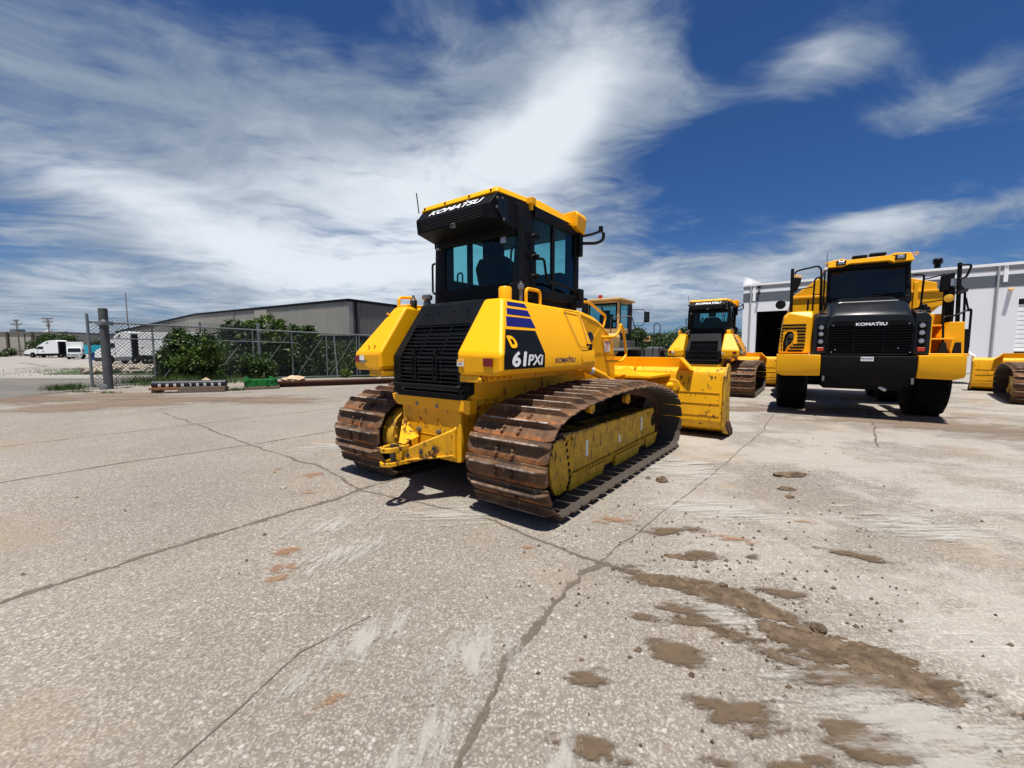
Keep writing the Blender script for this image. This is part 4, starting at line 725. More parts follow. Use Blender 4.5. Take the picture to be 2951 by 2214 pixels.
def make_truck():
    root = thing('articulated_truck', 'yellow articulated dump truck with dark grey hood facing the camera on the right', 'dump truck', 7.173, 8.59, 212)
    Yl, Ch, Bk = M['yellow'], M['charcoal'], M['black']; cx = -.07
    for s in (1, -1): wheel(root, cx + s * 1.22, -1.72, .80, .62, s, Yl)
    # bumper
    q = MB(); q.loft([[(.68, y, z) for y, z in ((.0, 1.33), (.0, 1.10), (-.06, .90), (-.25, .89), (-.25, 1.33))], [(-.82, y, z) for y, z in ((.0, 1.325), (.0, 1.10), (-.06, .89), (-.25, .89), (-.25, 1.325))]])
    q.box(-.76, .64, -.45, -.20, .70, .98); q.loft([[(.6, -.07, .99), (-.72, -.07, .99), (-.72, -.3, .99), (.6, -.3, .99)], [(.3, -.2, .70), (-.7, -.2, .70), (-.7, -.3, .70), (.3, -.3, .70)]]); bc = q.build('bumper', M['charcoal'], root, bevel=.012)
    for s, xi, xo in ((1, .70, 1.50), (-1, -.83, -1.50)):
        q = MB()
        A = [(xi, .012, 1.335), (xo, .012, 1.37 if s > 0 else 1.345), (xo, .012, 1.02 if s > 0 else .98), (xi, .012, 1.13)]
        q.poly([(xi, .012, 1.345), (xo - s * .02, .012, 1.372 if s > 0 else 1.35), (xo, -.01, 1.36 if s > 0 else 1.34), (xo, -.0, .99), (xi, .012, 1.12), (xi, -.04, .90), (xo - s * .13, -.05, .885), (xo, -.04, .94), (xo, -.55, 1.36), (xo, -.55, .94), (xi, -.55, 1.345), (xi, -.55, .90), (xo - s * .13, -.55, .885)],
               [(0, 1, 2, 3, 4), (4, 3, 7, 6, 5), (2, 8, 9, 7, 3), (0, 10, 8, 2, 1), (6, 7, 9, 12), (5, 6, 12, 11), (0, 4, 5, 11, 10), (10, 11, 12, 9, 8)]); q.build('bumper_wing', Yl, root, bevel=.014, seg=3)
    q = MB(); q.box(-.165, .04, .0, .012, 1.225, 1.31); pl = q.build('dealer_plate', M['white'], bc, bevel=.004)
    text('ROLAND', M['blue'], pl, (.03, .0135, 1.268), (-1, 0, 0), (0, 1, 0), .032, .185, 0, .02); text('MACHINERY CO', M['blue'], pl, (.02, .0135, 1.246), (-1, 0, 0), (0, 1, 0), .012, .165)
    q = MB()
    for x, z in ((.57, 1.03), (.25, 1.02), (-.15, 1.02), (-.69, 1.02)): q.hexbolt((x, -.06, z), (0, 1, 0), .013, .012)
    for x, z in ((.39, .965), (-.49, .955)): q.box(x - .09, x + .09, -.062, -.045, z - .01, z + .012)
    q.box(.62, .66, -.05, .0, .80, .90); q.box(-.79, -.75, -.05, .0, .78, .90); q.build('bumper_fittings', M['steel'], bc)
    q = MB(); q.tube([(-.33, -.25, .69), (-.36, -.22, .66), (-.42, -.2, .63)], .03); q.build('tow_pin', M['sticker'], bc)
    q = MB(); q.box(-.7, .6, -1.5, -.35, .62, 1.3); q.cyl((-1.1, -1.72, .75), (1.0, -1.72, .75), .16, 14); q.box(-.5, .4, -3.2, -1.2, .7, 1.1); q.build('front_frame', M['black'], root)
    # hood
    q = MB(); zs = lambda y: 0
    prof = [(-.62, 1.34), (-.70, 1.36), (-.76, 2.0), (-.70, 2.13), (-.62, 2.17), (.48, 2.18), (.58, 2.14), (.64, 2.0), (.60, 1.36), (.52, 1.34)]
    def rg(y, z_, sx=1., zmin=1.34): return [(cx + (x - cx) * sx, y, zmin + (z - 1.34) * (z_ - zmin) / .84) for x, z in prof]
    q.loft([rg(-.03, 2.16), rg(-.10, 2.25), rg(-.42, 2.46, 1.0), rg(-1.0, 2.58, .97)]); hood = q.build('hood', M['charcoal_gloss'], root, bevel=.03, seg=3)
    q = MB(); q.loft([[(-.60, -.42, 2.45), (.47, -.42, 2.45), (.42, -.95, 2.585), (-.56, -.95, 2.585)], [(-.55, -.45, 2.485), (.42, -.45, 2.485), (.38, -.95, 2.62), (-.52, -.95, 2.62)]]); q.build('hood_bulge', M['charcoal_gloss'], hood, bevel=.02, seg=3)
    q = MB(); q.pry([(-.74, 1.38), (-.74, 1.90), (-.66, 2.04), (.52, 2.06), (.60, 1.92), (.59, 1.38)], -.035, -.012); gr = q.build('grille', M['dark'], hood, bevel=.01)
    q = MB()
    for k in range(11): z = 1.425 + k * .052; q.loft([[(-.72, -.03, z), (.575, -.03, z), (.575, -.03, z + .014), (-.72, -.03, z + .014)], [(-.72, .006, z + .006), (.575, .006, z + .006), (.575, .006, z + .016), (-.72, .006, z + .016)]])
    for x in (.17, -.30): q.box(x - .006, x + .006, -.02, .004, 1.4, 1.97)
    q.build('grille_slats', M['charcoal'], gr); q = MB(); q.box(-.36, .19, .0, .012, 1.93, 2.02); q.build('badge_plate', M['charcoal'], gr)
    text('KOMATSU', M['white'], gr, (.155, .016, 1.945), (-1, 0, 0), (0, 1, 0), .058, .48, 0, .04); q = MB(); q.box(-.215, -.200, .012, .016, 2.006, 2.018); q.build('lettering', M['white'], gr)
    q = MB()
    for x, z in ((.52, 1.96), (-.66, 1.97), (.53, 1.41), (-.70, 1.41), (-.52, 1.49), (.47, 1.46)): q.lathe((x, -.01, z), (0, 1, 0), [(.012, 0), (.012, .016), (.004, .02)], 10)
    q.build('grille_bolts', M['chrome'], gr)
    for s, x0, x1 in ((1, .60, .85), (-1, -.76, -1.0)):
        q = MB(); P = [(x0, 1.36), (x1, 1.36), (x1, 2.08), (x1 - s * .04, 2.15), (x1 - s * .12, 2.19), (x0, 2.18)]
        q.loft([[(x, -.10, z) for x, z in P], [(x + s * .0, -.14, z) for x, z in P], [(x + s * .03, -.50, z + .08) for x, z in P]]); lp = q.build('lamp_panel', M['charcoal_gloss'], hood, bevel=.02, seg=3)
        xc = (x0 + x1) / 2 - s * .01
        q = MB(); q.box(xc - .075, xc + .075, -.11, -.092, 1.42, 2.02); q.build('lamp_recess', M['blackrough'], lp, bevel=.02)
        for z in (1.93, 1.79, 1.63):
            q = MB(); q.lathe((xc, -.095, z), (0, 1, 0), [(.058, 0), (.058, .02), (.050, .024), (.046, .008)], 24); lb = q.build('headlight', M['black'], lp); q = MB(); q.lathe((xc, -.09, z), (0, 1, 0), [(.046, .0), (.046, .012), (.03, .020), (.005, .024)], 20); q.build('lens', M['lens'], lb)
        q = MB(); q.box(xc - .058, xc + .058, -.095, -.068, 1.43, 1.505); q.build('indicator', M['red_lens'], lp, bevel=.008)
    # left (viewer) fender with vents
    q = MB(); A = [(.86, 1.375), (1.47, 1.375), (1.42, 2.0), (1.39, 2.18), (1.30, 2.28), (.86, 2.30)]
    q.loft([[(x, -.20, z) for x, z in A[:5]] + [(.86, -.20, 2.16)], [(x, -.28, z) for x, z in A], [(x, -1.3, z + .09) for x, z in A]]); fe = q.build('fender', Yl, root, bevel=.035, seg=3)
    q = MB()
    def slot(xa, xb, z, h=.020): q.box(min(xa, xb), max(xa, xb), -.24, -.185, z - h, z + h)
    slot(.975, 1.42, 2.03 - .03); slot(.975, 1.42, 1.955 - .03)
    for z in (1.86, 1.79, 1.72, 1.65): slot(.98, 1.13 if z != 1.86 else 1.14, z)
    slot(.985, 1.20, 1.565); slot(.99, 1.26, 1.50); slot(1.02, 1.30, 1.43)
    for z in (1.86, 1.79, 1.72, 1.64, 1.55, 1.46): slot(1.39, 1.43, z)
    q.build('fender_vents', M['dark'], fe, bevel=.012)
    q = MB(); O = [(1.40, 1.395), (1.405, 1.60), (1.37, 1.80), (1.30, 1.88), (1.22, 1.87), (1.18, 1.80), (1.19, 1.68), (1.24, 1.58), (1.32, 1.50), (1.35, 1.395)]
    q.pry(O, -.21, -.188); q.build('fender_opening', M['dark'], fe, bevel=.004); q = MB(); n = len(O); mx_, mz = 1.29, 1.66
    I = [(mx_ + (x - mx_) * .9, mz + (z - mz) * .93) for x, z in O]; q.loft([[(x, -.195, z) for x, z in O], [(x, -.172, z) for x, z in O], [(x, -.172, z) for x, z in I], [(x, -.195, z) for x, z in I]], cap=False); q.build('opening_rim', Yl, fe)
    q = MB(); q.lathe((1.25, -.178, 1.76), (0, 1, 0), [(.05, -.02), (.05, .0), (.02, .01)], 14); q.box(1.30, 1.34, -.2, -.186, 1.56, 1.66); q.tube([(1.22, -.19, 1.70), (1.30, -.185, 1.74), (1.33, -.185, 1.68)], .008); q.box(1.22, 1.30, -.2, -.187, 1.655, 1.67); q.build('air_cleaner', M['steel_dark'], fe)
    # right side: step bay
    q = MB(); q.loft([[(-1.02, -.30, 1.36), (-1.06, -.30, 1.36), (-1.06, -.30, 2.12), (-1.00, -.30, 2.18)], [(-1.02, -1.2, 1.36), (-1.10, -1.2, 1.36), (-1.10, -1.2, 2.22), (-1.02, -1.2, 2.26)]])
    q.box(-1.60, -1.02, -1.15, -.28, 1.345, 1.385); q.poly([(-1.58, -.50, 1.38), (-1.56, -.50, 2.0), (-1.34, -.50, 2.0), (-1.22, -.50, 1.72), (-1.40, -.5, 1.38), (-1.58, -1.1, 1.38), (-1.56, -1.1, 2.0), (-1.34, -1.1, 2.0), (-1.22, -1.1, 1.72), (-1.40, -1.1, 1.38)], [(0, 1, 2, 3, 4), (5, 9, 8, 7, 6), (0, 5, 6, 1), (1, 6, 7, 2), (2, 7, 8, 3), (3, 8, 9, 4), (4, 9, 5, 0)])
    sb = q.build('step_bay', Yl, root, bevel=.012)
    q = MB(); q.box(-1.40, -1.06, -.75, -.38, 1.655, 1.685); q.box(-1.36, -1.06, -1.1, -.7, 1.93, 1.96); q.box(-1.5, -1.06, -1.12, -1.10, 1.40, 2.2); q.build('step_plates', Yl, sb, bevel=.006)
    q = MB(); q.loft([[(-1.18, -.35, 1.36), (-1.32, -.35, 1.36), (-1.32, -.45, 1.36), (-1.18, -.45, 1.36)], [(-1.22, -.38, 1.60), (-1.29, -.38, 1.60), (-1.29, -.45, 1.60), (-1.22, -.45, 1.60)]]); q.loft([[(-1.40, -.42, 1.36), (-1.53, -.42, 1.36), (-1.53, -.52, 1.36), (-1.40, -.52, 1.36)], [(-1.44, -.45, 1.60), (-1.52, -.45, 1.60), (-1.52, -.52, 1.60), (-1.44, -.52, 1.60)]]); q.box(-1.66, -1.56, -.9, -.55, 1.36, 1.86); q.build('rubber_boots', M['blackrough'], sb, bevel=.01)
    def rail(pts, r=.019, nm='hand_rail'): mb = MB(); mb.tube(pts, r, 8, .07); return mb.build(nm, Bk, root)
    rail([(-1.25, -.40, 1.58), (-1.235, -.45, 2.10), (-1.45, -.55, 2.13), (-1.66, -.62, 2.27), (-1.67, -.65, 1.50)]); rail([(-1.49, -.6, 1.55), (-1.455, -.65, 3.15)], .034, 'mirror_post'); rail([(-1.455, -.62, 3.10), (-1.62, -.62, 3.10), (-1.55, -.62, 2.86), (-1.46, -.62, 2.84)]); rail([(-1.0, -.95, 2.25), (-1.02, -.95, 3.02), (-.85, -1.0, 3.02)])
    rail([(-1.02, -.95, 2.42), (-1.35, -.75, 2.47)], .012); rail([(-1.0, -.9, 2.9), (-1.3, -.8, 2.97)], .012); rail([(-1.48, -.9, 1.9), (-1.47, -.9, 2.72), (-1.56, -1.0, 2.74), (-1.58, -1.0, 1.9)], .014); rail([(-1.56, -.6, 1.7), (-1.56, -.6, 2.5), (-1.62, -.6, 2.2)], .016); rail([(-1.42, -.8, 1.9), (-1.40, -.8, 2.5)], .028); q = MB(); q.lathe((-1.40, -.95, 1.95), (0, 0, 1), [(.075, 0), (.075, .85), (.06, .9)], 14); q.build('air_intake', Bk, root); rail([(-1.50, -.75, 1.9), (-1.50, -.75, 2.75), (-1.60, -.8, 2.6), (-1.62, -.8, 1.9)], .02); rail([(-1.33, -.8, 1.95), (-1.32, -.8, 2.6)], .02)
    q = MB(); q.loft([[(-1.22, -.78, 2.62), (-1.40, -.70, 2.62), (-1.42, -.82, 2.62), (-1.24, -.88, 2.62)], [(-1.23, -.78, 2.95), (-1.42, -.70, 2.99), (-1.44, -.82, 2.99), (-1.25, -.88, 2.95)]]); q.build('rear_view_mirror', M['blackrough'], root, bevel=.03, seg=3)
    q = MB(); q.box(-1.42, -1.36, -.71, -.69, 2.72, 2.86); q.build('mirror_glass', M['lens'], root)
    q = MB(); q.lathe((-1.335, -.62, 2.47), (.3, 1, .1), [(.02, -.05), (.07, -.02), (.078, .0), (.07, .012), (.01, .02)], 20); q.build('round_mirror', M['yellow_dirty'], root); q = MB(); q.lathe((-1.50, -.62, 2.60), (.35, .4, .85), [(.02, -.03), (.09, -.02), (.10, .0), (.02, .02)], 20); q.build('round_mirror', M['blackrough'], root)  # yellow of the first mirror is a painted orange reflection; the mirror is black
    # left rails and mirrors
    rail([(1.255, -.9, 2.3), (1.27, -.9, 3.34)], .034, 'mirror_post'); rail([(1.22, -.9, 3.10), (1.21, -.9, 3.27), (1.12, -.9, 3.30), (.78, -.9, 3.36), (.72, -.92, 3.28), (.70, -.95, 2.35)]); rail([(.84, -.95, 2.35), (.83, -.95, 3.06), (.76, -.95, 3.12), (.70, -.95, 3.05), (.68, -.95, 2.35)]); rail([(1.22, -.95, 2.86), (.83, -.95, 2.90)], .012); rail([(.83, -.95, 2.72), (.72, -.95, 2.72)], .012); rail([(1.25, -.9, 2.60), (1.36, -.88, 2.61), (1.44, -.87, 2.58)], .012); rail([(.93, -1.0, 2.35), (.93, -1.0, 2.62)], .02)
    q = MB(); q.lathe((1.47, -.87, 2.52), (.1, 1, 0), [(.03, -.06), (.095, -.03), (.105, 0), (.095, .01), (.01, .015)], 22); q.build('round_mirror', M['blackrough'], root)
    q = MB(); q.loft([[(1.17, -.84, 2.80), (1.28, -.86, 2.78), (1.28, -.96, 2.78), (1.19, -.96, 2.80)], [(1.10, -.82, 2.98), (1.29, -.85, 3.0), (1.29, -.97, 3.0), (1.12, -.97, 2.98)], [(1.08, -.82, 3.14), (1.27, -.85, 3.20), (1.28, -.97, 3.2), (1.10, -.97, 3.14)]]); q.build('rear_view_mirror', M['blackrough'], root, bevel=.02, seg=3)
    q = MB(); q.loft([[(1.08, -.815, 3.10), (1.24, -.84, 3.13), (1.25, -.90, 3.13), (1.10, -.9, 3.10)], [(1.07, -.82, 3.15), (1.22, -.84, 3.20), (1.23, -.90, 3.21), (1.08, -.9, 3.16)]]); q.build('mirror_cover', M['tan'], root, bevel=.01)
    # cab
    q = MB(); z0, z1 = 2.5, 3.28
    for x0, x1, xt0, xt1 in ((.60, .52, .60, .54), (-.84, -.74, -.80, -.72)):
        q.loft([[(x0, -.86, 2.45), (x1, -.86, 2.45), (x1, -1.0, 2.45), (x0, -1.0, 2.45)], [(xt0, -.95, 3.30), (xt1, -.95, 3.30), (xt1, -1.05, 3.3), (xt0, -1.05, 3.3)]])
    q.box(-.82, .60, -1.0, -.87, 2.45, 2.60); q.box(-.80, .60, -1.1, -.90, 3.235, 3.31); q.box(-.84, .62, -2.4, -1.0, 1.9, 2.5); q.box(-.82, .60, -2.4, -2.3, 2.5, 3.35); q.box(-.82, .6, -2.4, -.9, 3.30, 3.38)
    for x in (-.82, .56): q.box(x, x + .05, -1.7, -1.62, 2.5, 3.3)
    cab = q.build('cab', M['charcoal'], root, bevel=.015)
    q = MB(); q.poly([(-.76, -.885, 2.61), (.535, -.885, 2.61), (.545, -.985, 3.25), (-.73, -.985, 3.25)], [(0, 1, 2, 3)]); q.build('windscreen', M['windscreen'], cab, smooth=False)
    for x in (-.80, .59): q = MB(); q.box(x, x + .004, -2.3, -.98, 2.55, 3.28); q.build('side_window', M['glass_dark'], cab, smooth=False)
    q = MB(); q.box(-.6, -.1, -1.9, -1.3, 2.2, 2.85); q.box(-.55, .4, -1.2, -.95, 2.4, 2.62); q.build('seat', M['seat'], cab, bevel=.05)
    q = MB(); q.tube([(-.05, -.86, 2.60), (-.72, -.86, 2.655)], .009, 6); q.tube([(-.28, -.87, 2.58), (.28, -.87, 2.56)], .008, 6); q.tube([(.45, -.87, 2.57), (-.3, -.868, 2.60)], .007, 6); q.box(-.70, -.20, -.874, -.866, 2.645, 2.655); q.build('wiper', M['blackrough'], cab)
    q = MB()
    q.poly([(.62, -.70, 3.27), (.60, -.74, 3.41), (.36, -.70, 3.44), (.27, -.72, 3.40), (-.42, -.72, 3.43), (-.50, -.70, 3.47), (-.76, -.74, 3.45), (-.81, -.70, 3.29), (-.50, -.68, 3.27), (-.40, -.70, 3.32), (.24, -.70, 3.32), (.34, -.68, 3.27)] + [(.62, -1.0, 3.29), (.60, -1.0, 3.45), (.36, -1.0, 3.47), (.27, -1.0, 3.45), (-.42, -1.0, 3.47), (-.50, -1.0, 3.49), (-.76, -1.0, 3.48), (-.81, -1.0, 3.30), (-.50, -1.0, 3.29), (-.40, -1.0, 3.33), (.24, -1.0, 3.33), (.34, -1.0, 3.29)],
           [tuple(range(12)), tuple(range(23, 11, -1))] + [(i, i + 12, (i + 1) % 12 + 12, (i + 1) % 12) for i in range(12)]); q.box(-.80, .60, -2.4, -.98, 3.36, 3.44)
    vs = q.build('visor', Yl, cab, bevel=.012)
    for xc, zc in ((.39 + .0, 3.353), (-.585, 3.372)):
        q = MB(); q.box(xc - .085, xc + .085, -.715, -.672, zc - .052, zc + .052); lo = q.build('work_lamp', M['black'], vs, bevel=.012); q = MB(); q.box(xc - .058, xc + .058, -.68, -.665, zc - .036, zc + .036); q.build('lens', M['lens'], lo, bevel=.008)
    q = MB(); q.box(-.07, .19, -.95, -.80, 3.44, 3.50); q.box(-.38, -.10, -.95, -.80, 3.46, 3.52); q.build('beacon_pods', M['blackrough'], vs, bevel=.02)
    q = MB(); q.tube([(.60, -.78, 3.38), (.66, -.78, 3.39), (.66, -.78, 3.36)], .010); q.tube([(-.78, -.75, 3.43), (-.86, -.75, 3.45), (-.86, -.75, 3.40), (-.8, -.75, 3.39)], .010); q.build('lifting_eyes', Yl, vs); q = MB(); q.box(.62, .68, -.80, -.74, 3.24, 3.29); q.build('side_marker', M['white'], cab); q = MB(); q.cyl((.63, -.9, 3.35), (.625, -.9, 3.62), .006, 6); q.build('antenna', Bk, cab)
    # dump body behind the cab
    q = MB()
    q.loft([[(1.22, y, 2.40), (1.22, y, 2.86), (1.20, y, 2.90)] + [(.55, y, 3.42), (-.55, y, 3.42)] + [(-1.70, y, 3.06), (-1.70, y, 2.90), (-1.85, y, 2.88), (-1.83, y, 2.52), (-1.45, y, 2.40), (-1.1, y, 2.1), (.9, y, 2.1)] for y in (-3.0, -3.25)])
    q.loft([[(1.22, y, 2.86), (1.22, y, 2.40), (.8, y, 1.5), (-.9, y, 1.5), (-1.83, y, 2.52), (-1.85, y, 2.88)] for y in (-3.25, -7.2)])
    by = q.build('dump_body', Yl, root, bevel=.02); q = MB()
    q.box(-1.86, 1.24, -3.06, -2.96, 2.84, 2.90); q.box(-1.36, -1.28, -3.03, -2.95, 2.45, 3.1); q.box(.25, .30, -3.03, -2.95, 2.3, 3.3); q.build('body_rib', Yl, by, bevel=.01)
    q = MB(); q.box(-.6, .5, -7.0, -3.2, .9, 1.4); q.box(-1.25, -1.05, -2.9, -1.3, 1.9, 2.3); q.box(-1.3, -1.1, -2.2, -1.6, 2.1, 2.4); q.cyl((-1.18, -1.6, 2.0), (-1.18, -1.6, 2.45), .07, 12); q.build('rear_frame', M['black'], root, bevel=.02)
    for y in (-4.6, -6.2):
        for s in (1, -1): wheel(root, cx + s * 1.22, y, .80, .62, s, Yl)
    return root
truck = make_truck()
# ---------------------------------------------------------------- wheel loader
def make_loader():
    root = thing('wheel_loader', 'tan wheel loader with grey fenders and an orange roof beacon behind the foreground dozer', 'wheel loader', 3.35, 16.0, 36)
    Tn, G = M['tan'], M['greyfender']
    for s in (1, -1): wheel(root, s * 1.05, 0, .72, .52, s, Tn, tread=14)
    for s in (1, -1): wheel(root, s * 1.05 + .1, 3.1, .72, .52, s, Tn, tread=14)
    q = MB(); q.box(-.55, .55, -1.9, 1.2, .65, 1.55); q.loft([[(-.55, y, .7), (.55, y, .7), (.55, y, z), (.4, y, z + .12), (-.4, y, z + .12), (-.55, y, z)] for y, z in ((-1.95, 1.6), (-1.6, 1.85), (.6, 1.95))]); q.build('engine_hood', Tn, root, bevel=.03)
    for s in (1, -1):
        q = MB(); q.prx([(-.80, 1.42), (-.70, 1.50), (.55, 1.52), (.85, 1.45), (.95, .8), (.75, .8), (.70, 1.40), (-.6, 1.44), (-.78, 1.38)], s * .78, s * 1.36); q.box(min(s * .55, s * .86), max(s * .55, s * .86), .5, 1.35, .8, 1.78); q.build('fender', G, root, bevel=.03)
        q = MB(); q.prx([(2.35, .75), (2.42, 1.52), (2.95, 1.56), (3.9, 1.40), (3.85, 1.30), (2.95, 1.42), (2.62, 1.38), (2.5, .75)], s * .80 + .1, s * 1.38 + .1); q.box(min(s * .5, s * .8), max(s * .5, s * .8), 2.2, 3.6, .7, 1.45); q.build('front_fender', G, root, bevel=.03)
    q = MB(); q.box(-.35, .35, 1.2, 4.2, .6, 1.2); q.build('chassis', M['steel_dark'], root)
    x0, x1, y0, y1 = -.98, .38, .85, 2.25; q = MB(); q.box(x0, x1, y0, y1, 1.68, 2.28)
    for x in (x0, x1 - .09):
        for y in (y0, y1 - .09, ): q.box(x, x + .09, y, y + .09, 2.2, 3.36)
    q.box(x0, x1, y0, y1, 3.26, 3.36); cab = q.build('cab', Tn, root, bevel=.025)
    q = MB(); q.box(x0 - .08, x1 + .08, y0 - .12, y1 + .15, 3.36, 3.46); q.build('roof', Tn, cab, bevel=.03)
    q = MB(); q.box(x0 + .09, x1 - .09, y0 + .02, y0 + .028, 2.30, 3.26); q.build('rear_window', M['glass'], cab); q = MB(); q.box(x1 - .03, x1 - .022, y0 + .1, y1 - .1, 2.1, 3.26); q.build('side_window', M['glass'], cab); q = MB(); q.box(x0 + .02, x0 + .028, y0 + .1, y1 - .1, 2.1, 3.26); q.build('side_window', M['glass'], cab); q = MB(); q.box(x0 + .09, x1 - .09, y1 - .03, y1 - .022, 2.3, 3.26); q.build('front_window', M['glass'], cab)
    q = MB()
    for xx in (x0 + .08, x1 - .14): q.box(xx, xx + .05, y0 - .004, y0 + .02, 2.3, 3.28)
    q.box(x0 + .08, x1 - .09, y0 - .004, y0 + .02, 3.20, 3.27); q.box(x0 + .08, x1 - .09, y0 - .004, y0 + .02, 2.28, 2.33); q.box(x1 - .02, x1 + .004, y0 + .10, y0 + .17, 2.0, 3.3); q.box(x1 - .02, x1 + .004, y1 - .45, y1, 1.75, 3.3); q.box(x1 - .02, x1 + .004, y0 + .1, y1, 1.75, 2.1); q.build('window_frame', M['black'], cab)
    q = MB(); q.box(-.58, -.02, 1.15, 1.28, 2.2, 2.85); q.box(-.46, -.16, 1.16, 1.26, 2.85, 3.02); q.box(-.6, 0, 1.2, 1.7, 2.1, 2.3); q.lathe((-.15, 1.85, 2.62), (0, -.4, 1), [(.19, -.012), (.21, 0), (.19, .012)], 18); q.build('seat', M['seat'], cab, bevel=.05)
    q = MB(); q.lathe((-.55, 1.15, 3.46), (0, 0, 1), [(.11, 0), (.115, .05), (.085, .05), (.085, .17), (.04, .19)], 16); q.build('beacon', M['red_lens'], cab)
    q = MB(); q.lathe((-.88, .45, 1.9), (0, 0, 1), [(.13, 0), (.13, 1.3), (.10, 1.42), (.09, 1.55), (.03, 1.58)], 16); q.build('exhaust', M['black'], root)
    def rail(pts, r=.02, nm='hand_rail'): mb = MB(); mb.tube(pts, r, 8, .1); mb.build(nm, M['steel_dark'], root)
    rail([(x1, y1 - .1, 3.08), (x1 + .5, y1, 3.08), (x1 + .55, y1, 2.95)], .016, 'mirror_arm'); rail([(x1, y1 - .1, 2.42), (x1 + .45, y1, 2.42), (x1 + .55, y1, 2.60)], .016, 'mirror_arm')
    q = MB(); q.box(x1 + .50, x1 + .72, y1 - .03, y1 + .05, 2.55, 2.98); mo = q.build('mirror', M['blackrough'], root, bevel=.03); q = MB(); q.box(x1 + .54, x1 + .68, y1 - .036, y1 - .03, 2.60, 2.93); q.build('mirror_glass', M['glass_black'], mo)
    rail([(.15, .6, 1.75), (.15, .6, 2.68), (.9, .8, 2.72), (1.05, .85, 2.2), (1.25, .95, 1.0)]); rail([(1.25, 2.35, 1.45), (1.28, 2.35, 2.48), (1.42, 2.35, 2.52), (1.52, 2.35, 2.40), (1.5, 2.35, 1.25)]); rail([(1.22, .95, 1.2), (1.45, .95, 1.2), (1.42, .95, .75), (1.2, .95, .7)], .018)
    q = MB(); q.box(.20, .36, .80, .86, 1.80, 1.98); q.build('tail_lamp', M['red'], cab)
    q = MB(); q.loft([[(-.5, 3.2, 1.1), (.5, 3.2, 1.1), (.5, 3.2, 1.35), (-.5, 3.2, 1.35)], [(-.5, 4.8, .5), (.5, 4.8, .5), (.5, 4.8, .75), (-.5, 4.8, .75)]]); q.build('lift_arms', Tn, root, bevel=.02)
    q = MB(); q.prx([(4.7, .1), (5.6, .05), (5.7, .1), (5.1, .35), (4.95, .7), (5.1, 1.05), (4.85, 1.1), (4.65, .6)], -1.35, 1.35); q.build('bucket', M['steel_dark'], root, bevel=.01)
make_loader()
def U(u, Y): return (u - 1475.5) / 1210 * Y      # sideways position of something Y metres ahead, from its bearing
def make_far_excavator():
    root = thing('small_excavator', 'tan excavator body with a dark vent and raised arm in front of the far trees', 'excavator', U(1857, 52), 52, 18)
    q = MB(); q.box(-.62, .58, -.7, .7, 2.35, 3.02); b = q.build('body', M['tan'], root, bevel=.04); q = MB(); q.box(.1, .5, -.712, -.69, 2.52, 2.88); q.build('vent', M['rust'], b); 
    q = MB(); q.loft([[(-2.2, -.3, 1.2), (-2.2, 0, 1.2), (-2.2, 0, 1.4), (-2.2, -.3, 1.4)], [(-.2, -.3, 2.2), (-.2, 0, 2.2), (-.2, 0, 2.42), (-.2, -.3, 2.42)]]); q.build('arm', M['tan'], root, bevel=.02)
    q = MB(); q.box(-2.4, -1.9, -.3, .2, 1.9, 2.4); q.box(-2.25, -2.0, -.1, .1, .8, 1.9); q.lathe((-2.1, -.35, 2.15), (0, 1, 0), [(.18, 0), (.2, .2), (.1, .3)], 14); q.build('lamp_bracket', M['tan'], root, bevel=.02)
    q = MB(); q.prx(rounded(-1.3, 1.3, .0, .75, .34), -.9, -.5); q.prx(rounded(-1.3, 1.3, .0, .75, .34), .5, .9); q.box(-.4, .4, -.5, .5, .5, 2.35); q.build('undercarriage', M['steel_dark'], root)
make_far_excavator()

# ---------------------------------------------------------------- ground sheets
def patch(name, corners, mat, dz, n=24, kind='structure', uv=True):
    (a, b, c, d) = [np.array(p, float) for p in corners]; vs = []; uvs = []
    for j in range(n + 1):
        for i in range(n + 1):
            u, v = i / n, j / n; p = a * (1 - u) * (1 - v) + b * u * (1 - v) + c * u * v + d * (1 - u) * v; vs.append((p[0], p[1], H(p[0], p[1]) + dz)); uvs.append((u, v))
    fs = [(j * (n + 1) + i, j * (n + 1) + i + 1, (j + 1) * (n + 1) + i + 1, (j + 1) * (n + 1) + i) for j in range(n) for i in range(n)]
    me = bpy.data.meshes.new(name); me.from_pydata(vs, [], fs); l = me.uv_layers.new(name='UVMap'); idx = np.zeros(len(me.loops), int); me.loops.foreach_get('vertex_index', idx)
    l.data.foreach_set('uv', np.array(uvs)[idx].ravel()); me.polygons.foreach_set('use_smooth', [True] * len(me.polygons)); me.materials.append(mat); o = bpy.data.objects.new(name, me); C.objects.link(o)
    if kind: o['kind'] = kind
    return o
gx = np.r_[-2200, -1200, -600, -300, np.arange(-200, -60, 10.), np.arange(-60, 60, 1.), np.arange(60, 201, 10.), 300, 600, 1200, 2200]
gy_ = np.r_[-600, -300, -100, np.arange(-40, 0, 4.), np.arange(0, 60, 1.), np.arange(60, 301, 10.), 400, 700, 1200, 2500]
vs = [(x, y, H(x, y)) for y in gy_ for x in gx]; nx = len(gx)
me = bpy.data.meshes.new('ground'); me.from_pydata(vs, [], [(j * nx + i, j * nx + i + 1, (j + 1) * nx + i + 1, (j + 1) * nx + i) for j in range(len(gy_) - 1) for i in range(nx - 1)]); me.materials.append(M['lot']); me.polygons.foreach_set('use_smooth', [True] * len(me.polygons))
o = bpy.data.objects.new('ground', me); C.objects.link(o); o['kind'] = 'structure'
patch('yard', [(-24, -14), (48, -14), (48, 26), (-24, 26)], M['concrete'], .006, 80)
patch('road', [(-60, 11.3), (-14.9, 12.1), (-16.2, 22.9), (-60, 22.6)], M['asphalt'], .022, 30)
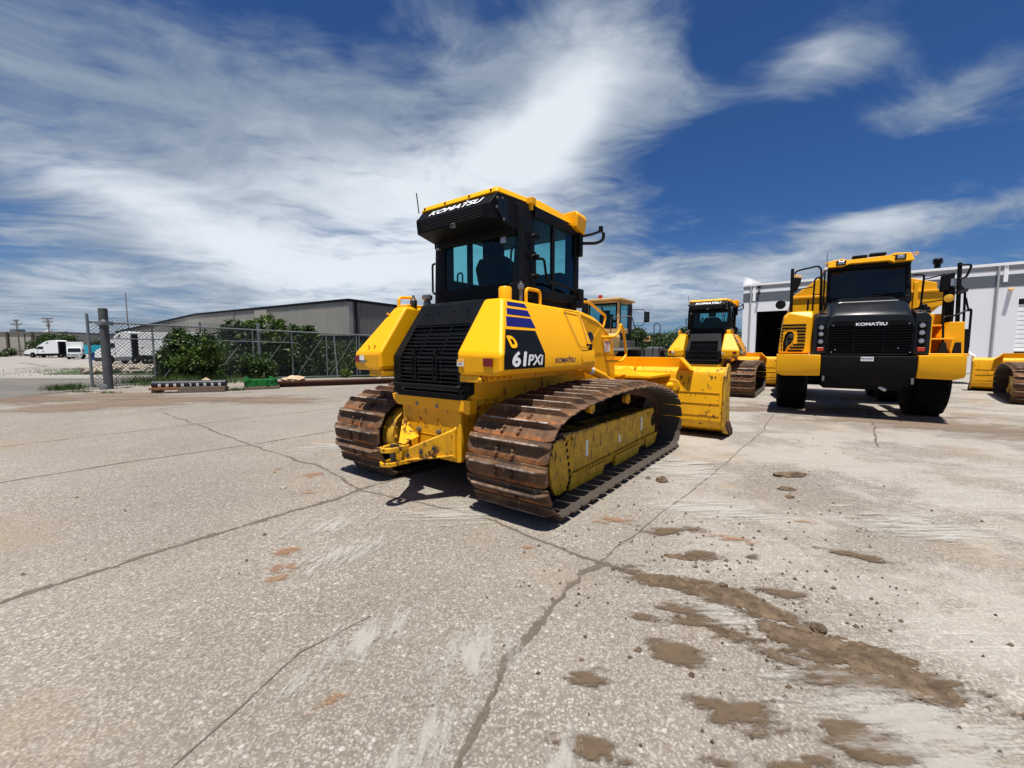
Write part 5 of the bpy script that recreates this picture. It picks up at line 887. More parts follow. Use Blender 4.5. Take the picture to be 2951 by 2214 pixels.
DZ = [.0085]
def stain(cx, cy, rx, ry, ang, mat, name='clay_stain'):
    DZ[0] += .00018; c, s = math.cos(R(ang)), math.sin(R(ang)); P = [(cx + x * rx * c - y * ry * s, cy + x * rx * s + y * ry * c) for x, y in ((-1, -1), (1, -1), (1, 1), (-1, 1))]
    return patch(name, P, M[mat], DZ[0], 6, 'stuff')
def joint(pts, w_=.13, name='slab_joint', jit=.012):
    DZ[0] += .00018; q = [np.array(p, float) for p in pts]; P = []
    for a, b in zip(q[:-1], q[1:]):
        n = max(1, int(np.linalg.norm(b - a) / .25))
        for k in range(n): P.append(a + (b - a) * k / n + np.random.default_rng(len(P)).normal(0, jit, 2) * (k > 0))
    P.append(q[-1]); vs = []; uv = []; L = 0
    for i, p in enumerate(P):
        d = P[min(i + 1, len(P) - 1)] - P[max(i - 1, 0)]; d /= np.linalg.norm(d); nrm = np.array([-d[1], d[0]])
        if i: L += np.linalg.norm(p - P[i - 1])
        for s in (-1, 1): r = p + nrm * s * w_ / 2; vs.append((r[0], r[1], H(*r) + DZ[0])); uv.append((L, (s + 1) / 2))
    fs = [(2 * i, 2 * i + 1, 2 * i + 3, 2 * i + 2) for i in range(len(P) - 1)]
    me = bpy.data.meshes.new(name); me.from_pydata(vs, [], fs); l = me.uv_layers.new(name='UVMap'); idx = np.zeros(len(me.loops), int); me.loops.foreach_get('vertex_index', idx); l.data.foreach_set('uv', np.array(uv)[idx].ravel()); me.materials.append(M['joint'])
    o = bpy.data.objects.new(name, me); C.objects.link(o); o['kind'] = 'structure'
joint([(-4.2, .9), (-3.4, 1.8), (-2.97, 2.32), (-2.61, 2.88), (-2.29, 3.30), (-1.87, 3.83), (-1.6, 4.28), (.6, 7.0), (3, 10.0)], .17)
joint([(-9, .5), (-5.63, 4.51), (-5.0, 5.36), (-4.02, 6.34), (-3.2, 7.43), (0, 11.4)], .14)
joint([(-8.09, 9.62), (-6.03, 8.0), (-4.02, 6.34), (-2.33, 5.09), (-1.6, 4.28), (-.36, 3.65), (.19, 3.14), (.84, 2.60), (1.18, 2.34), (1.54, 2.0)], .11)
joint([(-12, 1.0), (-7.68, 6.19), (-6.17, 8.13), (-3.4, 11.5)], .10)
joint([(.67, 2.78), (.47, 2.66), (.22, 2.26), (.08, 2.03), (-.06, 1.81), (-.12, 1.59), (-.18, 1.4), (-.25, 1.1)], .15, 'slab_crack', .02)
joint([(6.5, 10.2), (4.4, 7.31), (1.9, 4.28), (1.43, 3.77), (.62, 2.80)], .05)
joint([(9.0, 10.6), (7.38, 8.51), (6.23, 7.11), (5.5, 6.2)], .08)
joint([(-.78, 2.2), (-1.03, 1.92), (-1.08, 1.75), (-1.12, 1.6), (-1.2, 1.35)], .035, 'slab_crack', .012)
joint([(-19.6, 16), (-17.9, 17.3), (-16.4, 18.2)], .25, 'road_crack', .05); joint([(-70, 60), (-52, 47), (-46, 35), (-38, 30)], .5, 'lot_crack', .3); joint([(-60, 22.7), (-16.3, 22.9)], .5, 'road_edge', .08)
joint([(-60, 27), (-30, 28), (-15, 29)], .35, 'lot_crack', .2)
for a in [(-1.62, 2.95, .27, .13, 15, 'orangestain'), (-1.50, 2.72, .26, .12, 10, 'orangestain'), (-1.50, 2.58, .2, .1, 40, 'orangestain'), (-2.12, 4.20, .25, .12, 0, 'orangestain'), (-2.31, 4.81, .3, .2, 30, 'orangestain'), (-2.83, 5.04, .15, .08, 0, 'orangestain'), (.12, 3.0, .12, .07, 0, 'orangestain'), (-.78, 1.62, .16, .09, 20, 'orangestain'),
          (.95, 2.57, .5, .22, -25, 'mudstain'), (1.28, 2.42, .5, .26, -32, 'mudstain'), (1.45, 2.24, .3, .15, -35, 'mudstain'), (1.05, 2.14, .5, .20, -40, 'mudstain'), (.80, 1.92, .28, .15, -25, 'mudstain'), (.72, 2.2, .16, .10, -20, 'mudstain'), (1.5, 1.98, .55, .28, -30, 'mudstain'), (1.70, 1.80, .6, .34, -36, 'mudstain'), (1.50, 1.75, .6, .3, -28, 'mudstain'), (1.27, 1.88, .28, .13, -38, 'mudstain'),
          (.95, 1.55, .4, .2, -20, 'mudstain'), (1.34, 1.45, .35, .2, -25, 'mudstain'), (1.0, 1.35, .4, .15, 0, 'mudstain'), (2.05, 1.55, .3, .15, -30, 'mudstain'), (.35, 1.75, .22, .1, -10, 'mudstain'), (.30, 1.42, .3, .12, -20, 'mudstain'), (1.95, 1.25, .3, .15, -10, 'mudstain'), (1.65, 2.38, .22, .12, -20, 'mudstain'), (2.4, 2.9, .4, .12, -28, 'mudstain'),
          (1.25, 3.3, .5, .22, -15, 'mudstain'), (1.75, 3.12, .4, .14, -20, 'orangestain'), (2.5, 3.45, .22, .1, -20, 'orangestain'), (.9, 3.5, .35, .15, 10, 'orangestain'), (1.35, 2.88, .3, .12, 0, 'mudstain'), (1.7, 2.86, .16, .07, 0, 'mudstain'),
          (1.8, 3.75, .9, .55, -20, 'whitescuff'), (1.55, 1.5, .8, .5, -20, 'whitescuff'), (1.15, 2.2, .3, .16, -30, 'whitescuff'), (-.35, 1.4, .5, .22, 50, 'whitescuff2'), (.15, 1.35, .35, .10, 50, 'whitescuff2'), (-.75, 2.0, .6, .3, 50, 'whitescuff2'), (-.2, 1.9, .5, .3, 50, 'whitescuff2'), (-1.2, 2.9, .6, .3, 40, 'whitescuff2'), (-1.5, 3.4, .6, .3, 35, 'whitescuff2'), (3.3, 3.35, .9, .5, -15, 'whitescuff'), (2.0, 4.9, 1.0, .7, -20, 'whitescuff'), (-.5, 3.6, .8, .4, 10, 'whitescuff'), (-2.6, 6.3, 1.1, .7, 35, 'whitescuff')]:
    stain(*a, name={'mudstain': 'mud_stain', 'orangestain': 'clay_stain', 'whitescuff': 'chalky_scuff', 'whitescuff2': 'chalky_scrape'}[a[5]])
for a in [(-13.5, 12.6, 6.5, 2.6, 5), (-10.2, 11.5, 4.5, 2.6, 15), (-18, 12.4, 6, 1.8, 0), (-6.8, 11.8, 2.8, 1.6, 20), (8, 8.3, 5.5, 2.0, -38), (11.3, 7.3, 4, 1.8, -30)]: stain(*a, 'duststain', 'brown_dust')
for x0, y0, x1, y1, w_ in ((2.94, 3.57, 3.42, 3.67, .09), (3.04, 3.41, 3.47, 3.49, .10), (3.04, 3.23, 3.49, 3.30, .10), (3.18, 3.06, 3.53, 3.13, .09), (2.9, 3.75, 3.2, 3.8, .07), (1.9, 5.35, 2.5, 5.5, .08), (2.0, 5.15, 2.7, 5.3, .08), (2.1, 4.95, 2.6, 5.05, .08)):
    for f_ in (0, .03): stain((x0 + x1) / 2, (y0 + y1) / 2 + f_, math.hypot(x1 - x0, y1 - y0) * .62, w_ * .7, math.degrees(math.atan2(y1 - y0, x1 - x0)), 'whitescuff', 'scrape_mark')
# mud with real thickness
def mudpatch(cx, cy, rx, ry, ang, h, seed):
    rng = np.random.default_rng(seed); n = 34; vs = []; c, s = math.cos(R(ang)), math.sin(R(ang)); hs = {}
    for j in range(n + 1):
        for i in range(n + 1):
            u, v = i / n * 2 - 1, j / n * 2 - 1; r = math.hypot(u, v); x = cx + u * rx * c - v * ry * s; y = cy + u * rx * s + v * ry * c
            f = 1.15 - r + .6 * noise.fractal(Vector((x * 7, y * 7, seed)), .7, 2.2, 5); z = -.02 + (.022 + h * min(1, f * 1.3) * (.7 + .8 * abs(noise.noise(Vector((x * 22, y * 22, 3)))))) * (1 if f > .12 else 0) * min(1, max(0, (f - .12) * 8))
            vs.append((x, y, z))
    me = bpy.data.meshes.new('dried_mud'); me.from_pydata(vs, [], [(j * (n + 1) + i, j * (n + 1) + i + 1, (j + 1) * (n + 1) + i + 1, (j + 1) * (n + 1) + i) for j in range(n) for i in range(n)]); me.materials.append(M['mud']); o = bpy.data.objects.new('dried_mud', me); C.objects.link(o); o['kind'] = 'stuff'
for a in [(.97, 2.56, .16, .09, -20, .018, 1), (1.30, 2.40, .26, .12, -32, .030, 2), (1.43, 2.26, .16, .10, -35, .030, 3), (1.48, 2.02, .30, .09, -20, .022, 4), (1.74, 1.78, .28, .13, -38, .026, 5), (1.06, 2.12, .22, .08, -40, .008, 6), (1.80, 1.93, .14, .06, -30, .02, 7), (1.20, 2.86, .12, .05, -15, .022, 8)]: mudpatch(*a)
def clod(x, y, r, lab, sx=1., sy=1., sz=.6, ang=0, name='dirt_clod', mat='mud', cat='clod', seed=0, z=0, group=None):
    bm = bmesh.new(); bmesh.ops.create_icosphere(bm, subdivisions=3, radius=1)
    for v in bm.verts:
        k = 1 + .38 * noise.fractal(v.co * 1.7 + Vector((seed * 3.1, seed, 0)), .8, 2.1, 4); v.co = Vector((v.co.x * sx, v.co.y * sy, v.co.z * sz)) * r * k
        v.co.z = max(v.co.z, -r * sz * .45)
    me = bpy.data.meshes.new(name); bm.to_mesh(me); bm.free(); me.materials.append(M[mat]); o = bpy.data.objects.new(name, me); C.objects.link(o); o.location = (x, y, z + r * sz * .42); o.rotation_euler.z = R(ang); tag(o, lab, cat, group); return o
clod(3.22, 4.76, .17, 'long flat brown slab of dried mud lying on the concrete right of the dozer', 1.15, .34, .22, 4, seed=1); clod(2.87, 4.28, .07, 'small dark flat mud piece in front of the long mud slab', 1.1, .5, .4, -10, seed=2); clod(2.75, 4.05, .035, 'tiny mud crumb nearest the camera below the flat mud pieces', seed=3)
clod(1.66, 4.55, .055, 'pale brown dirt lump just beside the right track', 1.2, .8, .8, 0, seed=4); clod(1.55, 4.67, .03, 'small dark lump touching the shade of the right track', seed=5); clod(1.30, 2.36 + .12, .03, 'round dirt lump above the left mud patch', 1, .8, .8, seed=6); clod(1.60, 2.08, .04, 'rounded dirt lump between the two mud patches', 1, .8, .8, seed=7); clod(1.52, 2.07, .035, 'dirt lump left of the rounded lump between mud patches', 1.2, .8, .6, seed=8)
clod(-2.42, 4.33, .03, 'small grey stone next to the orange clay stain left of the dozer', 1.4, .9, .8, mat='rock', cat='stone', name='stone', seed=9)
rng = np.random.default_rng(5); cr_ = MB()
for k in range(420):
    if k < 240: x, y = rng.normal(1.35, .55), rng.normal(2.2, .55)
    elif k < 330: x, y = rng.normal(1.6, 1.2), rng.normal(3.6, .6)
    else: x, y = rng.uniform(-5, 5), rng.uniform(1.2, 7)
    r = abs(rng.normal(.006, .004)) + .003; a = rng.uniform(0, 6.3); P = [(x + r * math.cos(a + t_ * 1.57) * rng.uniform(.7, 1.5), y + r * math.sin(a + t_ * 1.57) * rng.uniform(.6, 1.2)) for t_ in range(4)]
    cr_.poly([(p[0], p[1], .010) for p in P] + [(x, y, .014 + r * .7)], [(0, 1, 4), (1, 2, 4), (2, 3, 4), (3, 0, 4)])
tag(cr_.build('mud_crumbs', M['mud'], smooth=False), kind='stuff')
# ---------------------------------------------------------------- leaves
def leaf_cloud(name, mat, parent, blobs, size, seed=0, flat=.0):
    rng = np.random.default_rng(seed); V = []; 
    for cx, cy, cz, rx, ry, rz, n in blobs:
        n = int(n * (1.7 if size < .1 else 1.)); k = max(3, n // 45); cl = rng.normal(size=(k, 3)); cl /= np.linalg.norm(cl, axis=1)[:, None]; cl *= rng.uniform(.45, 1., (k, 1)) ** .5
        idx = rng.integers(0, k, n); p = cl[idx] + rng.normal(0, .16, (n, 3)); p = p * [rx, ry, rz] + [cx, cy, cz]
        a = rng.normal(size=(n, 3)); a /= np.linalg.norm(a, axis=1)[:, None]; b = np.cross(a, rng.normal(size=(n, 3))); b /= np.linalg.norm(b, axis=1)[:, None]; s = size * rng.uniform(.6, 1.4, (n, 1))
        V.append(np.stack([p - a * s, p + b * s * .5, p + a * s, p - b * s * .5], 1).reshape(-1, 3))
    V = np.concatenate(V); n = len(V) // 4; me = bpy.data.meshes.new(name); me.vertices.add(len(V)); me.vertices.foreach_set('co', V.ravel()); me.loops.add(len(V)); me.loops.foreach_set('vertex_index', np.arange(len(V))); me.polygons.add(n); me.polygons.foreach_set('loop_start', np.arange(n) * 4); me.update(calc_edges=True); me.validate(); me.materials.append(M[mat])
    o = bpy.data.objects.new(name, me); C.objects.link(o); o.parent = parent; return o
def tree(name, lab, cat, x, y, blobs, size, mat, trunk_h, tr_=.12, seed=0, group=None, limbs=4):
    z = H(x, y); r = thing(name, lab, cat, x, y, 0, z, group); leaf_cloud('crown' if cat == 'tree' else 'foliage', mat, r, blobs, size, seed)
    q = MB(); rg = random.Random(seed); q.cyl((0, 0, -.1), (0, 0, trunk_h), tr_, 8, tr_ * .6)
    for b in blobs[:limbs]: q.cyl((0, 0, trunk_h * rg.uniform(.3, .9)), (b[0] * .9, b[1] * .9, b[2]), tr_ * .45, 6, tr_ * .12)
    q.build('trunk' if cat == 'tree' else 'stem', M['bark'], r); return r

# bushes behind the gate
def bush(lab, u, Y, blobs, mat='leaf', size=.065, seed=0, name='bush'): return tree(name, lab, 'bush', U(u, Y), Y, blobs, size, mat, .8, .05, seed, 'bushes growing behind the gate', limbs=6)
bush('broad dark green bush behind the gate right of the white truck', 545, 18.6, [(0, 0, 1.05, 1.35, .7, .95, 4200), (-.85, .1, .8, .6, .5, .75, 1500), (.75, 0, 1.45, .75, .5, .7, 2000), (-.4, 0, 1.8, .5, .35, .5, 900), (.1, 0, .35, 1.3, .5, .5, 1800)], seed=1)
bush('tall light green leafy bush rising above the fence top', 740, 23.4, [(0, 0, 1.9, 1.9, .8, 1.05, 5200), (-1.0, .1, 2.6, .9, .5, .6, 1500), (.7, 0, 2.9, .8, .5, .5, 1200), (-.2, 0, .7, 1.5, .6, .9, 3000)], seed=2, mat='leaf', size=.10)
bush('bushy dark green shrub right of the tall light bush', 845, 25.6, [(0, 0, 1.4, 1.6, .7, 1.4, 5200), (.6, 0, 2.6, .8, .5, .6, 1400), (-.6, 0, 2.5, .7, .5, .6, 1200)], seed=3, mat='leafdark', size=.10)
bush('vine covered shrub below the warehouse wall, right of the dark doorway', 985, 28.0, [(0, 0, .9, 2.0, .6, 1.3, 5200), (-.9, 0, 1.95, .7, .4, .35, 700), (.9, 0, 1.9, .8, .4, .3, 700)], seed=4, mat='leaf')
bush('low vine thicket between the shrub and the warehouse doorway', 905, 27.0, [(0, 0, .5, 1.8, .5, .8, 3600), (.2, 0, 2.15, .9, .3, .25, 700)], seed=5, mat='leafdark')
bush('dark hedge under the fuel tank end, behind the rusty beams', 1085, 29.5, [(0, 0, .9, 2.2, .6, 1.2, 4200)], seed=6, mat='leafdark')
bush('dark scrub filling the gap between the two tallest bushes', 690, 24.5, [(0, 0, .9, 1.5, .6, 1.1, 3200)], seed=9, mat='leafdark', size=.10)
for u, Y, lab, sd in ((640, 22.6, 'dark shrub between the broad bush and the tall light bush', 70), (800, 25.0, 'dark undergrowth below the bushy shrub by the tall fence post', 71), (925, 27.6, 'dark undergrowth in front of the lean-to doorway', 72), (1045, 29.0, 'dark undergrowth at the far end of the fence beside the dozer tank', 73)):
    bush(lab, u, Y, [(0, 0, .8, 1.6, .6, 1.2, 3600), (.9, .1, .4, 1.2, .5, .8, 1800), (-.9, .1, .4, 1.2, .5, .8, 1800)], seed=sd, mat='leafdark', size=.075)
bush('low dark hedge behind the green rack', 660, 21.6, [(0, 0, .6, 1.7, .5, .8, 3800), (1.2, .2, .5, 1.0, .5, .7, 2000)], seed=7, mat='leafdark')
bush('bright green weed growing at the foot of the far fence', 997, 23.9, [(0, 0, .28, .28, .2, .28, 260)], seed=8, mat='leafyellow', size=.07, name='weed')
def tuft(pts, h, n, seed, name='weeds', mat='grass'):
    rng = np.random.default_rng(seed); V = []
    for cx, cy, rx, ry in pts:
        x = rng.normal(cx, rx, n); y = rng.normal(cy, ry, n); a = rng.uniform(0, 6.28, n); hh = h * rng.uniform(.4, 1.2, n); lx = rng.normal(0, .35, n) * hh; ly = rng.normal(0, .35, n) * hh; w_ = .012
        z = np.array([H(i, j) for i, j in zip(x, y)]); V.append(np.stack([np.stack([x - w_ * np.cos(a), y - w_ * np.sin(a), z], 1), np.stack([x + w_ * np.cos(a), y + w_ * np.sin(a), z], 1), np.stack([x + lx, y + ly, z + hh], 1)], 1).reshape(-1, 3))
    V = np.concatenate(V); n = len(V) // 3; me = bpy.data.meshes.new(name); me.from_pydata(V.tolist(), [], [(3 * i, 3 * i + 1, 3 * i + 2) for i in range(n)]); me.materials.append(M[mat]); o = bpy.data.objects.new(name, me); C.objects.link(o); o['kind'] = 'stuff'
tuft([(-15.9, 14.9, .25, .2), (-16.4, 15.5, .3, .3)], .22, 450, 1, 'grass'); tuft([(-14.6, 17.6, .8, .5), (-13.6, 18.4, .8, .4)], .40, 1500, 2, 'grass'); tuft([(-14.6, 14.2, .2, .08), (-13.4, 13.9, .2, .07)], .08, 120, 3, 'grass'); tuft([(-9.75, 14.75, .12, .06)], .14, 140, 4, 'grass')
tuft([(-34, 38, 4, 3), (-28, 40, 4, 3), (-38, 41, 3, 2)], .25, 2500, 5, 'grass')
patch('grass_verge', [(-36.5, 32.5), (-20, 31), (-18, 45), (-42, 45)], M['turf'], .03, 12); patch('soil_strip', [(-15.8, 15.7), (-13.2, 20.8), (-7.2, 29.5), (-16.5, 31)], M['turf'], .028, 16)
for k, (u, Y, r, sx) in enumerate([(262, 33, .55, 1.3), (300, 33.5, .6, 1.4), (345, 34, .62, 1.6), (405, 34, .62, 1.8), (440, 36, .5, 1.2), (275, 35.5, .5, 1.2)]):
    clod(U(u, Y), Y, r, ['pale limestone boulder at the left end of the boulder row, at the gate edge', 'limestone boulder behind the thick gate post', 'flat limestone boulder right of the thick gate post', 'longest flat limestone boulder in the row', 'limestone boulder at the right end of the row by the bush', 'small rear limestone boulder behind the left end of the row'][k], sx, 1., .85, 0, 'boulder', 'rock', 'boulder', k + 20, H(U(u, Y), Y), 'limestone boulders on the grass verge')
# ---------------------------------------------------------------- gate and fence
G0 = (U(262, 15.6), 15.6); G1 = (U(728, 21.6), 21.6); G2 = (U(1120, 28.6), 28.6)
gate = thing('sliding_gate', 'long galvanised chain-link sliding gate with diagonal braces across the left background', 'gate')
def lerp(a, b, k): return (a[0] + (b[0] - a[0]) * k, a[1] + (b[1] - a[1]) * k)
def gpt(u):   # point on the gate line seen at bearing u
    k_ = (u - 1475.5) / 1210; A, B = (G0, G1) if u <= 728 else (G1, G2); d = (B[0] - A[0], B[1] - A[1]); s_ = (k_ * A[1] - A[0]) / (d[0] - k_ * d[1]); return (A[0] + d[0] * s_, A[1] + d[1] * s_)
def gz(p): Y_ = p[1]; return -.02 + (-.10) * max(0, min(1, (Y_ - 15.6) / 6)) - .28 * max(0, min(1, (Y_ - 21.6) / 7))
def gtop(p): Y_ = p[1]; return 2.47 - .02 * (Y_ - 15.6) / 6 - .10 * max(0, (Y_ - 21.6) / 7)
def bar(pts, r, nm, par=gate, mat='galv'): q = MB(); q.tube(pts, r, 8, .01); return q.build(nm, M[mat], par)
T = [G0, G1, G2]
bar([(p[0], p[1], gtop(p)) for p in T], .036, 'top_rail'); bar([(p[0], p[1], gz(p) + .10) for p in T], .032, 'bottom_rail'); a_, b_ = gpt(315), gpt(860); bar([(a_[0], a_[1], 1.87), (G1[0], G1[1], 1.85), (b_[0], b_[1], 1.8)], .024, 'middle_rail')
for u in (262, 319, 446, 596, 732, 844, 943, 1029, 1037): p = gpt(u); bar([(p[0], p[1], gz(p) + .08), (p[0], p[1], gtop(p) + (.30 if u == 262 else 0))], .032 if u != 262 else .045, 'gate_upright')
for ua, ub in ((460, 590), (610, 728), (740, 838), (855, 938), (952, 1025)):
    a_, b_ = gpt(ua), gpt(ub); bar([(a_[0], a_[1], gz(a_) + .15), (b_[0], b_[1], gtop(b_) - .08)], .012, 'diagonal_brace')
def mesh_panel(A, B, z0a, z1a, z0b, z1b, pitch, r, par, nm, cell=0.):
    L = math.hypot(B[0] - A[0], B[1] - A[1]); q = MB(); Hh = max(z1a - z0a, z1b - z0b)
    n = int((L + Hh) / pitch)
    for sgn in (1, -1):
        for k in range(-1, n + 1):
            pts = []
            x0 = k * pitch - (Hh if sgn > 0 else 0); 
            ta, tb = 0., Hh
            xs = lambda t_: x0 + t_ if sgn > 0 else x0 - t_ + 0
            lo, hi = 0., Hh
            if sgn > 0: lo = max(lo, -x0); hi = min(hi, L - x0)
            else: lo = max(lo, x0 - L); hi = min(hi, x0)
            if hi - lo < .05: continue
            P = []
            for t_ in (lo, hi):
                x = xs(t_); f = x / L; z = (z0a + (z0b - z0a) * f) + t_ / Hh * ((z1a + (z1b - z1a) * f) - (z0a + (z0b - z0a) * f)); P.append((A[0] + (B[0] - A[0]) * f, A[1] + (B[1] - A[1]) * f + .004 * sgn, z))
            q.cyl(P[0], P[1], r, 3)
    return q.build(nm, M['wire'], par, smooth=False)
mesh_panel(G0, G1, gz(G0) + .1, gtop(G0), gz(G1) + .1, gtop(G1), .14, .0075, gate, 'chain_link_mesh'); mesh_panel(G1, G2, gz(G1) + .1, gtop(G1), gz(G2) + .1, gtop(G2), .14, .006, gate, 'chain_link_mesh')
fe_ = thing('chain_link_fence', 'taller chain-link fence standing just behind the sliding gate', 'fence'); off = (-.35, .3); F0 = lerp(G0, G1, .11); F0 = (F0[0] + off[0], F0[1] + off[1]); F1 = (G1[0] + off[0], G1[1] + off[1])
mesh_panel(F0, F1, .1, 2.72, -.1, 2.68, .125, .0055, fe_, 'chain_link_mesh')
for u, Y, r, h in ((583, 20.4, .045, 2.75),): q = MB(); q.cyl((U(u, Y), Y, -.2), (U(u, Y), Y, h), r, 10); q.build('fence_post', M['galv'], fe_)
q = MB(); q.cyl((U(970, 24.4) + .06, 24.4, -.5), (U(965, 24.4), 24.4, 2.25), .04, 10); q.build('fence_post', M['galv'], fe_)
def post(lab, u, Y, r, z1, mat, lean=0, extra=None):
    x = U(u, Y); rt = thing('gate_post', lab, 'post', x, Y, 0, H(x, Y) - .05); q = MB(); q.lathe((0, 0, 0), (lean, 0, 1), [(r, 0), (r * .98, z1 * .5), (r * .97, z1), (r * .6, z1 + .01)], 20); q.build('post_shaft', M[mat], rt); return rt
p_ = post('thick weathered round post with a roller at the left end of the gate', 309, 15.35, .135, 2.98, 'polegrey')
q = MB(); q.lathe((.16, -.22, 2.48), (0, 1, 0), [(.05, -.02), (.09, 0), (.09, .08), (.05, .1)], 16); q.box(-.15, .2, -.16, .16, 2.38, 2.52); q.build('roller_bracket', M['galv'], p_, bevel=.01); q = MB(); q.lathe((.05, -.28, .13), (0, 1, 0), [(.03, -.02), (.13, 0), (.13, .06), (.08, .07), (.03, .05)], 22); q.build('guide_roller', M['galv'], p_)
p_ = post('galvanised round post with a roller, in the leafy middle of the fence', 750, 22.2, .085, 2.95, 'galv'); q = MB(); q.lathe((.16, -.15, 2.50), (0, 1, 0), [(.05, -.02), (.10, 0), (.10, .06), (.05, .08)], 16); q.build('roller_bracket', M['galv'], p_)
q = MB(); A, B = gpt(250), gpt(455); q.loft([[(A[0] - .15, A[1] - .45, -.05), (A[0] + .2, A[1] + .25, -.05), (A[0] + .2, A[1] + .25, .035), (A[0] - .15, A[1] - .45, .035)], [(B[0] - .15, B[1] - .45, -.05), (B[0] + .2, B[1] + .25, -.05), (B[0] + .2, B[1] + .25, .035), (B[0] - .15, B[1] - .45, .035)]]); tag(q.build('gate_footing', M['concretegrey'], bevel=.03), 'low rough concrete footing under the gate end', 'footing')
# ---------------------------------------------------------------- things lying along the fence
PL = ((-12.05, 14.35), (-10.15, 14.95))
pal = thing('wooden_pallet', 'weathered wooden pallet under the black pipe along the gate', 'pallet', -12.05, 14.30, 72.5)
q = MB()
for x in (-.02, .22, .46): q.box(x, x + .1, 0, 2.05, .10, .13)
for k in range(9): q.box(-.04, .60, k * .24, k * .24 + .12, .13, .152)
for y in (0, .95, 1.9): q.box(-.02, .58, y, y + .12, .0, .10)
q.build('pallet_boards', M['wood'], pal, bevel=.004); q = MB(); q.box(.48, .60, -.06, .75, .12, .19); q.build('front_board', M['wood_orange'], pal); q = MB(); q.box(.50, .63, .76, 2.1, .02, .20); q.build('side_board', M['wood'], pal)
pp = thing('black_pipe', 'long black capped pipe with white tags strapped on the wooden pallet', 'pipe', -12.05, 14.30, 72.5)
q = MB(); q.lathe((.36, -.05, .29), (0, 1, 0), [(.10, 0), (.13, .02), (.13, .08), (.115, .09), (.115, 2.05), (.13, 2.07), (.13, 2.13), (.08, 2.15)], 20); q.build('pipe_body', M['pipe'], pp)
for k in range(9): q = MB(); q.box(.478, .486, .16 + k * .215, .23 + k * .215, .22, .31); tg = q.build('white_tag', M['white'], pp); q = MB(); q.box(.485, .489, .185 + k * .215, .205 + k * .215, .24, .29); q.build('tag_mark', M['black'], tg)
q = MB()
for y in (1.05, 1.22): q.tube([(.52, y, .08), (.50, y - .02, .30), (.36, y - .05, .42), (.2, y - .08, .30)], .012, 6)
q.build('strap', M['black'], pp)
q = MB(); q.poly([(0, 0, 0), (.35, .05, .02), (.45, .12, .0), (.1, .3, .03), (.2, .1, .16), (.0, .2, .05)], [(0, 1, 4), (1, 2, 4), (2, 3, 4), (3, 5, 4), (5, 0, 4), (0, 5, 3, 2, 1)]); o = q.build('crumpled_sack', M['tarp'], smooth=False); o.location = (-11.2, 14.95, .30); tag(o, 'crumpled tan sack lying on top of the black pipe', 'sack')
gp = thing('steel_pallet', 'low grey pallet carrying the green frame', 'pallet', -9.95, 15.5, 60); q = MB()
for x in (0, .35, .7): q.box(x, x + .08, 0, 1.15, 0, .09)
for k in range(6): q.box(0, .78, k * .21, k * .21 + .1, .09, .115)
q.build('pallet_boards', M['wood'], gp)
gr_ = thing('green_bracket', 'bright green painted steel coupler frame on the low grey pallet', 'coupler', -9.95, 15.5, 60); q = MB(); q.box(.15, .22, .05, 1.1, .12, .36); q.box(.55, .62, .05, 1.1, .12, .36)
for y in (.05, .4, .75, 1.04): q.box(.15, .62, y, y + .06, .12, .33)
for y in (.1, .9): q.lathe((.1, y, .36), (1, 0, 0), [(.04, 0), (.09, .01), (.09, .08), (.04, .09)], 12)
q.prx([(.0, .33), (.25, .42), (.28, .36), (.05, .26)], .60, .64); q.prx([(.85, .33), (1.1, .44), (1.13, .38), (.9, .26)], .60, .64); q.build('frame', M['green'], gr_, bevel=.008)
for k, (dx, dy, z, lab) in enumerate(((0, 0, .0, 'rusty steel beam nearest the camera, lying along the fence'), (.0, .35, .0, 'rusty steel beam lying behind the nearest one along the fence'), (-.02, .18, .19, 'rusty flat steel section stacked on top of the two beams'))):
    A = (-9.35 + dx, 15.85 + dy); B = (-4.4 + dx, 18.2 + dy); L = math.hypot(B[0] - A[0], B[1] - A[1]); hd_ = math.degrees(math.atan2(B[0] - A[0], B[1] - A[1])); rt = thing('steel_beam', lab, 'beam', A[0], A[1], hd_, H(*A) + z, 'rusty steel beams stacked along the fence')
    q = MB(); q.pry([(-.1, 0), (.1, 0), (.1, .012), (.012, .012), (.012, .17), (.1, .17), (.1, .185), (-.1, .185), (-.1, .17), (-.012, .17), (-.012, .012), (-.1, .012)], 0, L) if k < 2 else q.box(-.22, .22, .3, L - .2, 0, .03); q.build('beam_body', M['rust'], rt)
tp = clod(-8.55, 16.45, .22, 'crumpled tan tarp lying on the rusty steel beams', 1.7, 1.0, .7, 25, 'tarp', 'tarp', 'tarp', 31, .2)
clod(-5.6, 17.75, .10, 'pale stone on the rusty beams behind the dozer tank', 1.6, 1., .6, 0, 'stone', 'rock', 'stone', 33, .2); clod(-7.0, 18.9, .09, 'pale rubble lump beside the green weed at the fence', 1.6, 1., .8, 0, 'stone', 'tarp', 'stone', 34, .0)
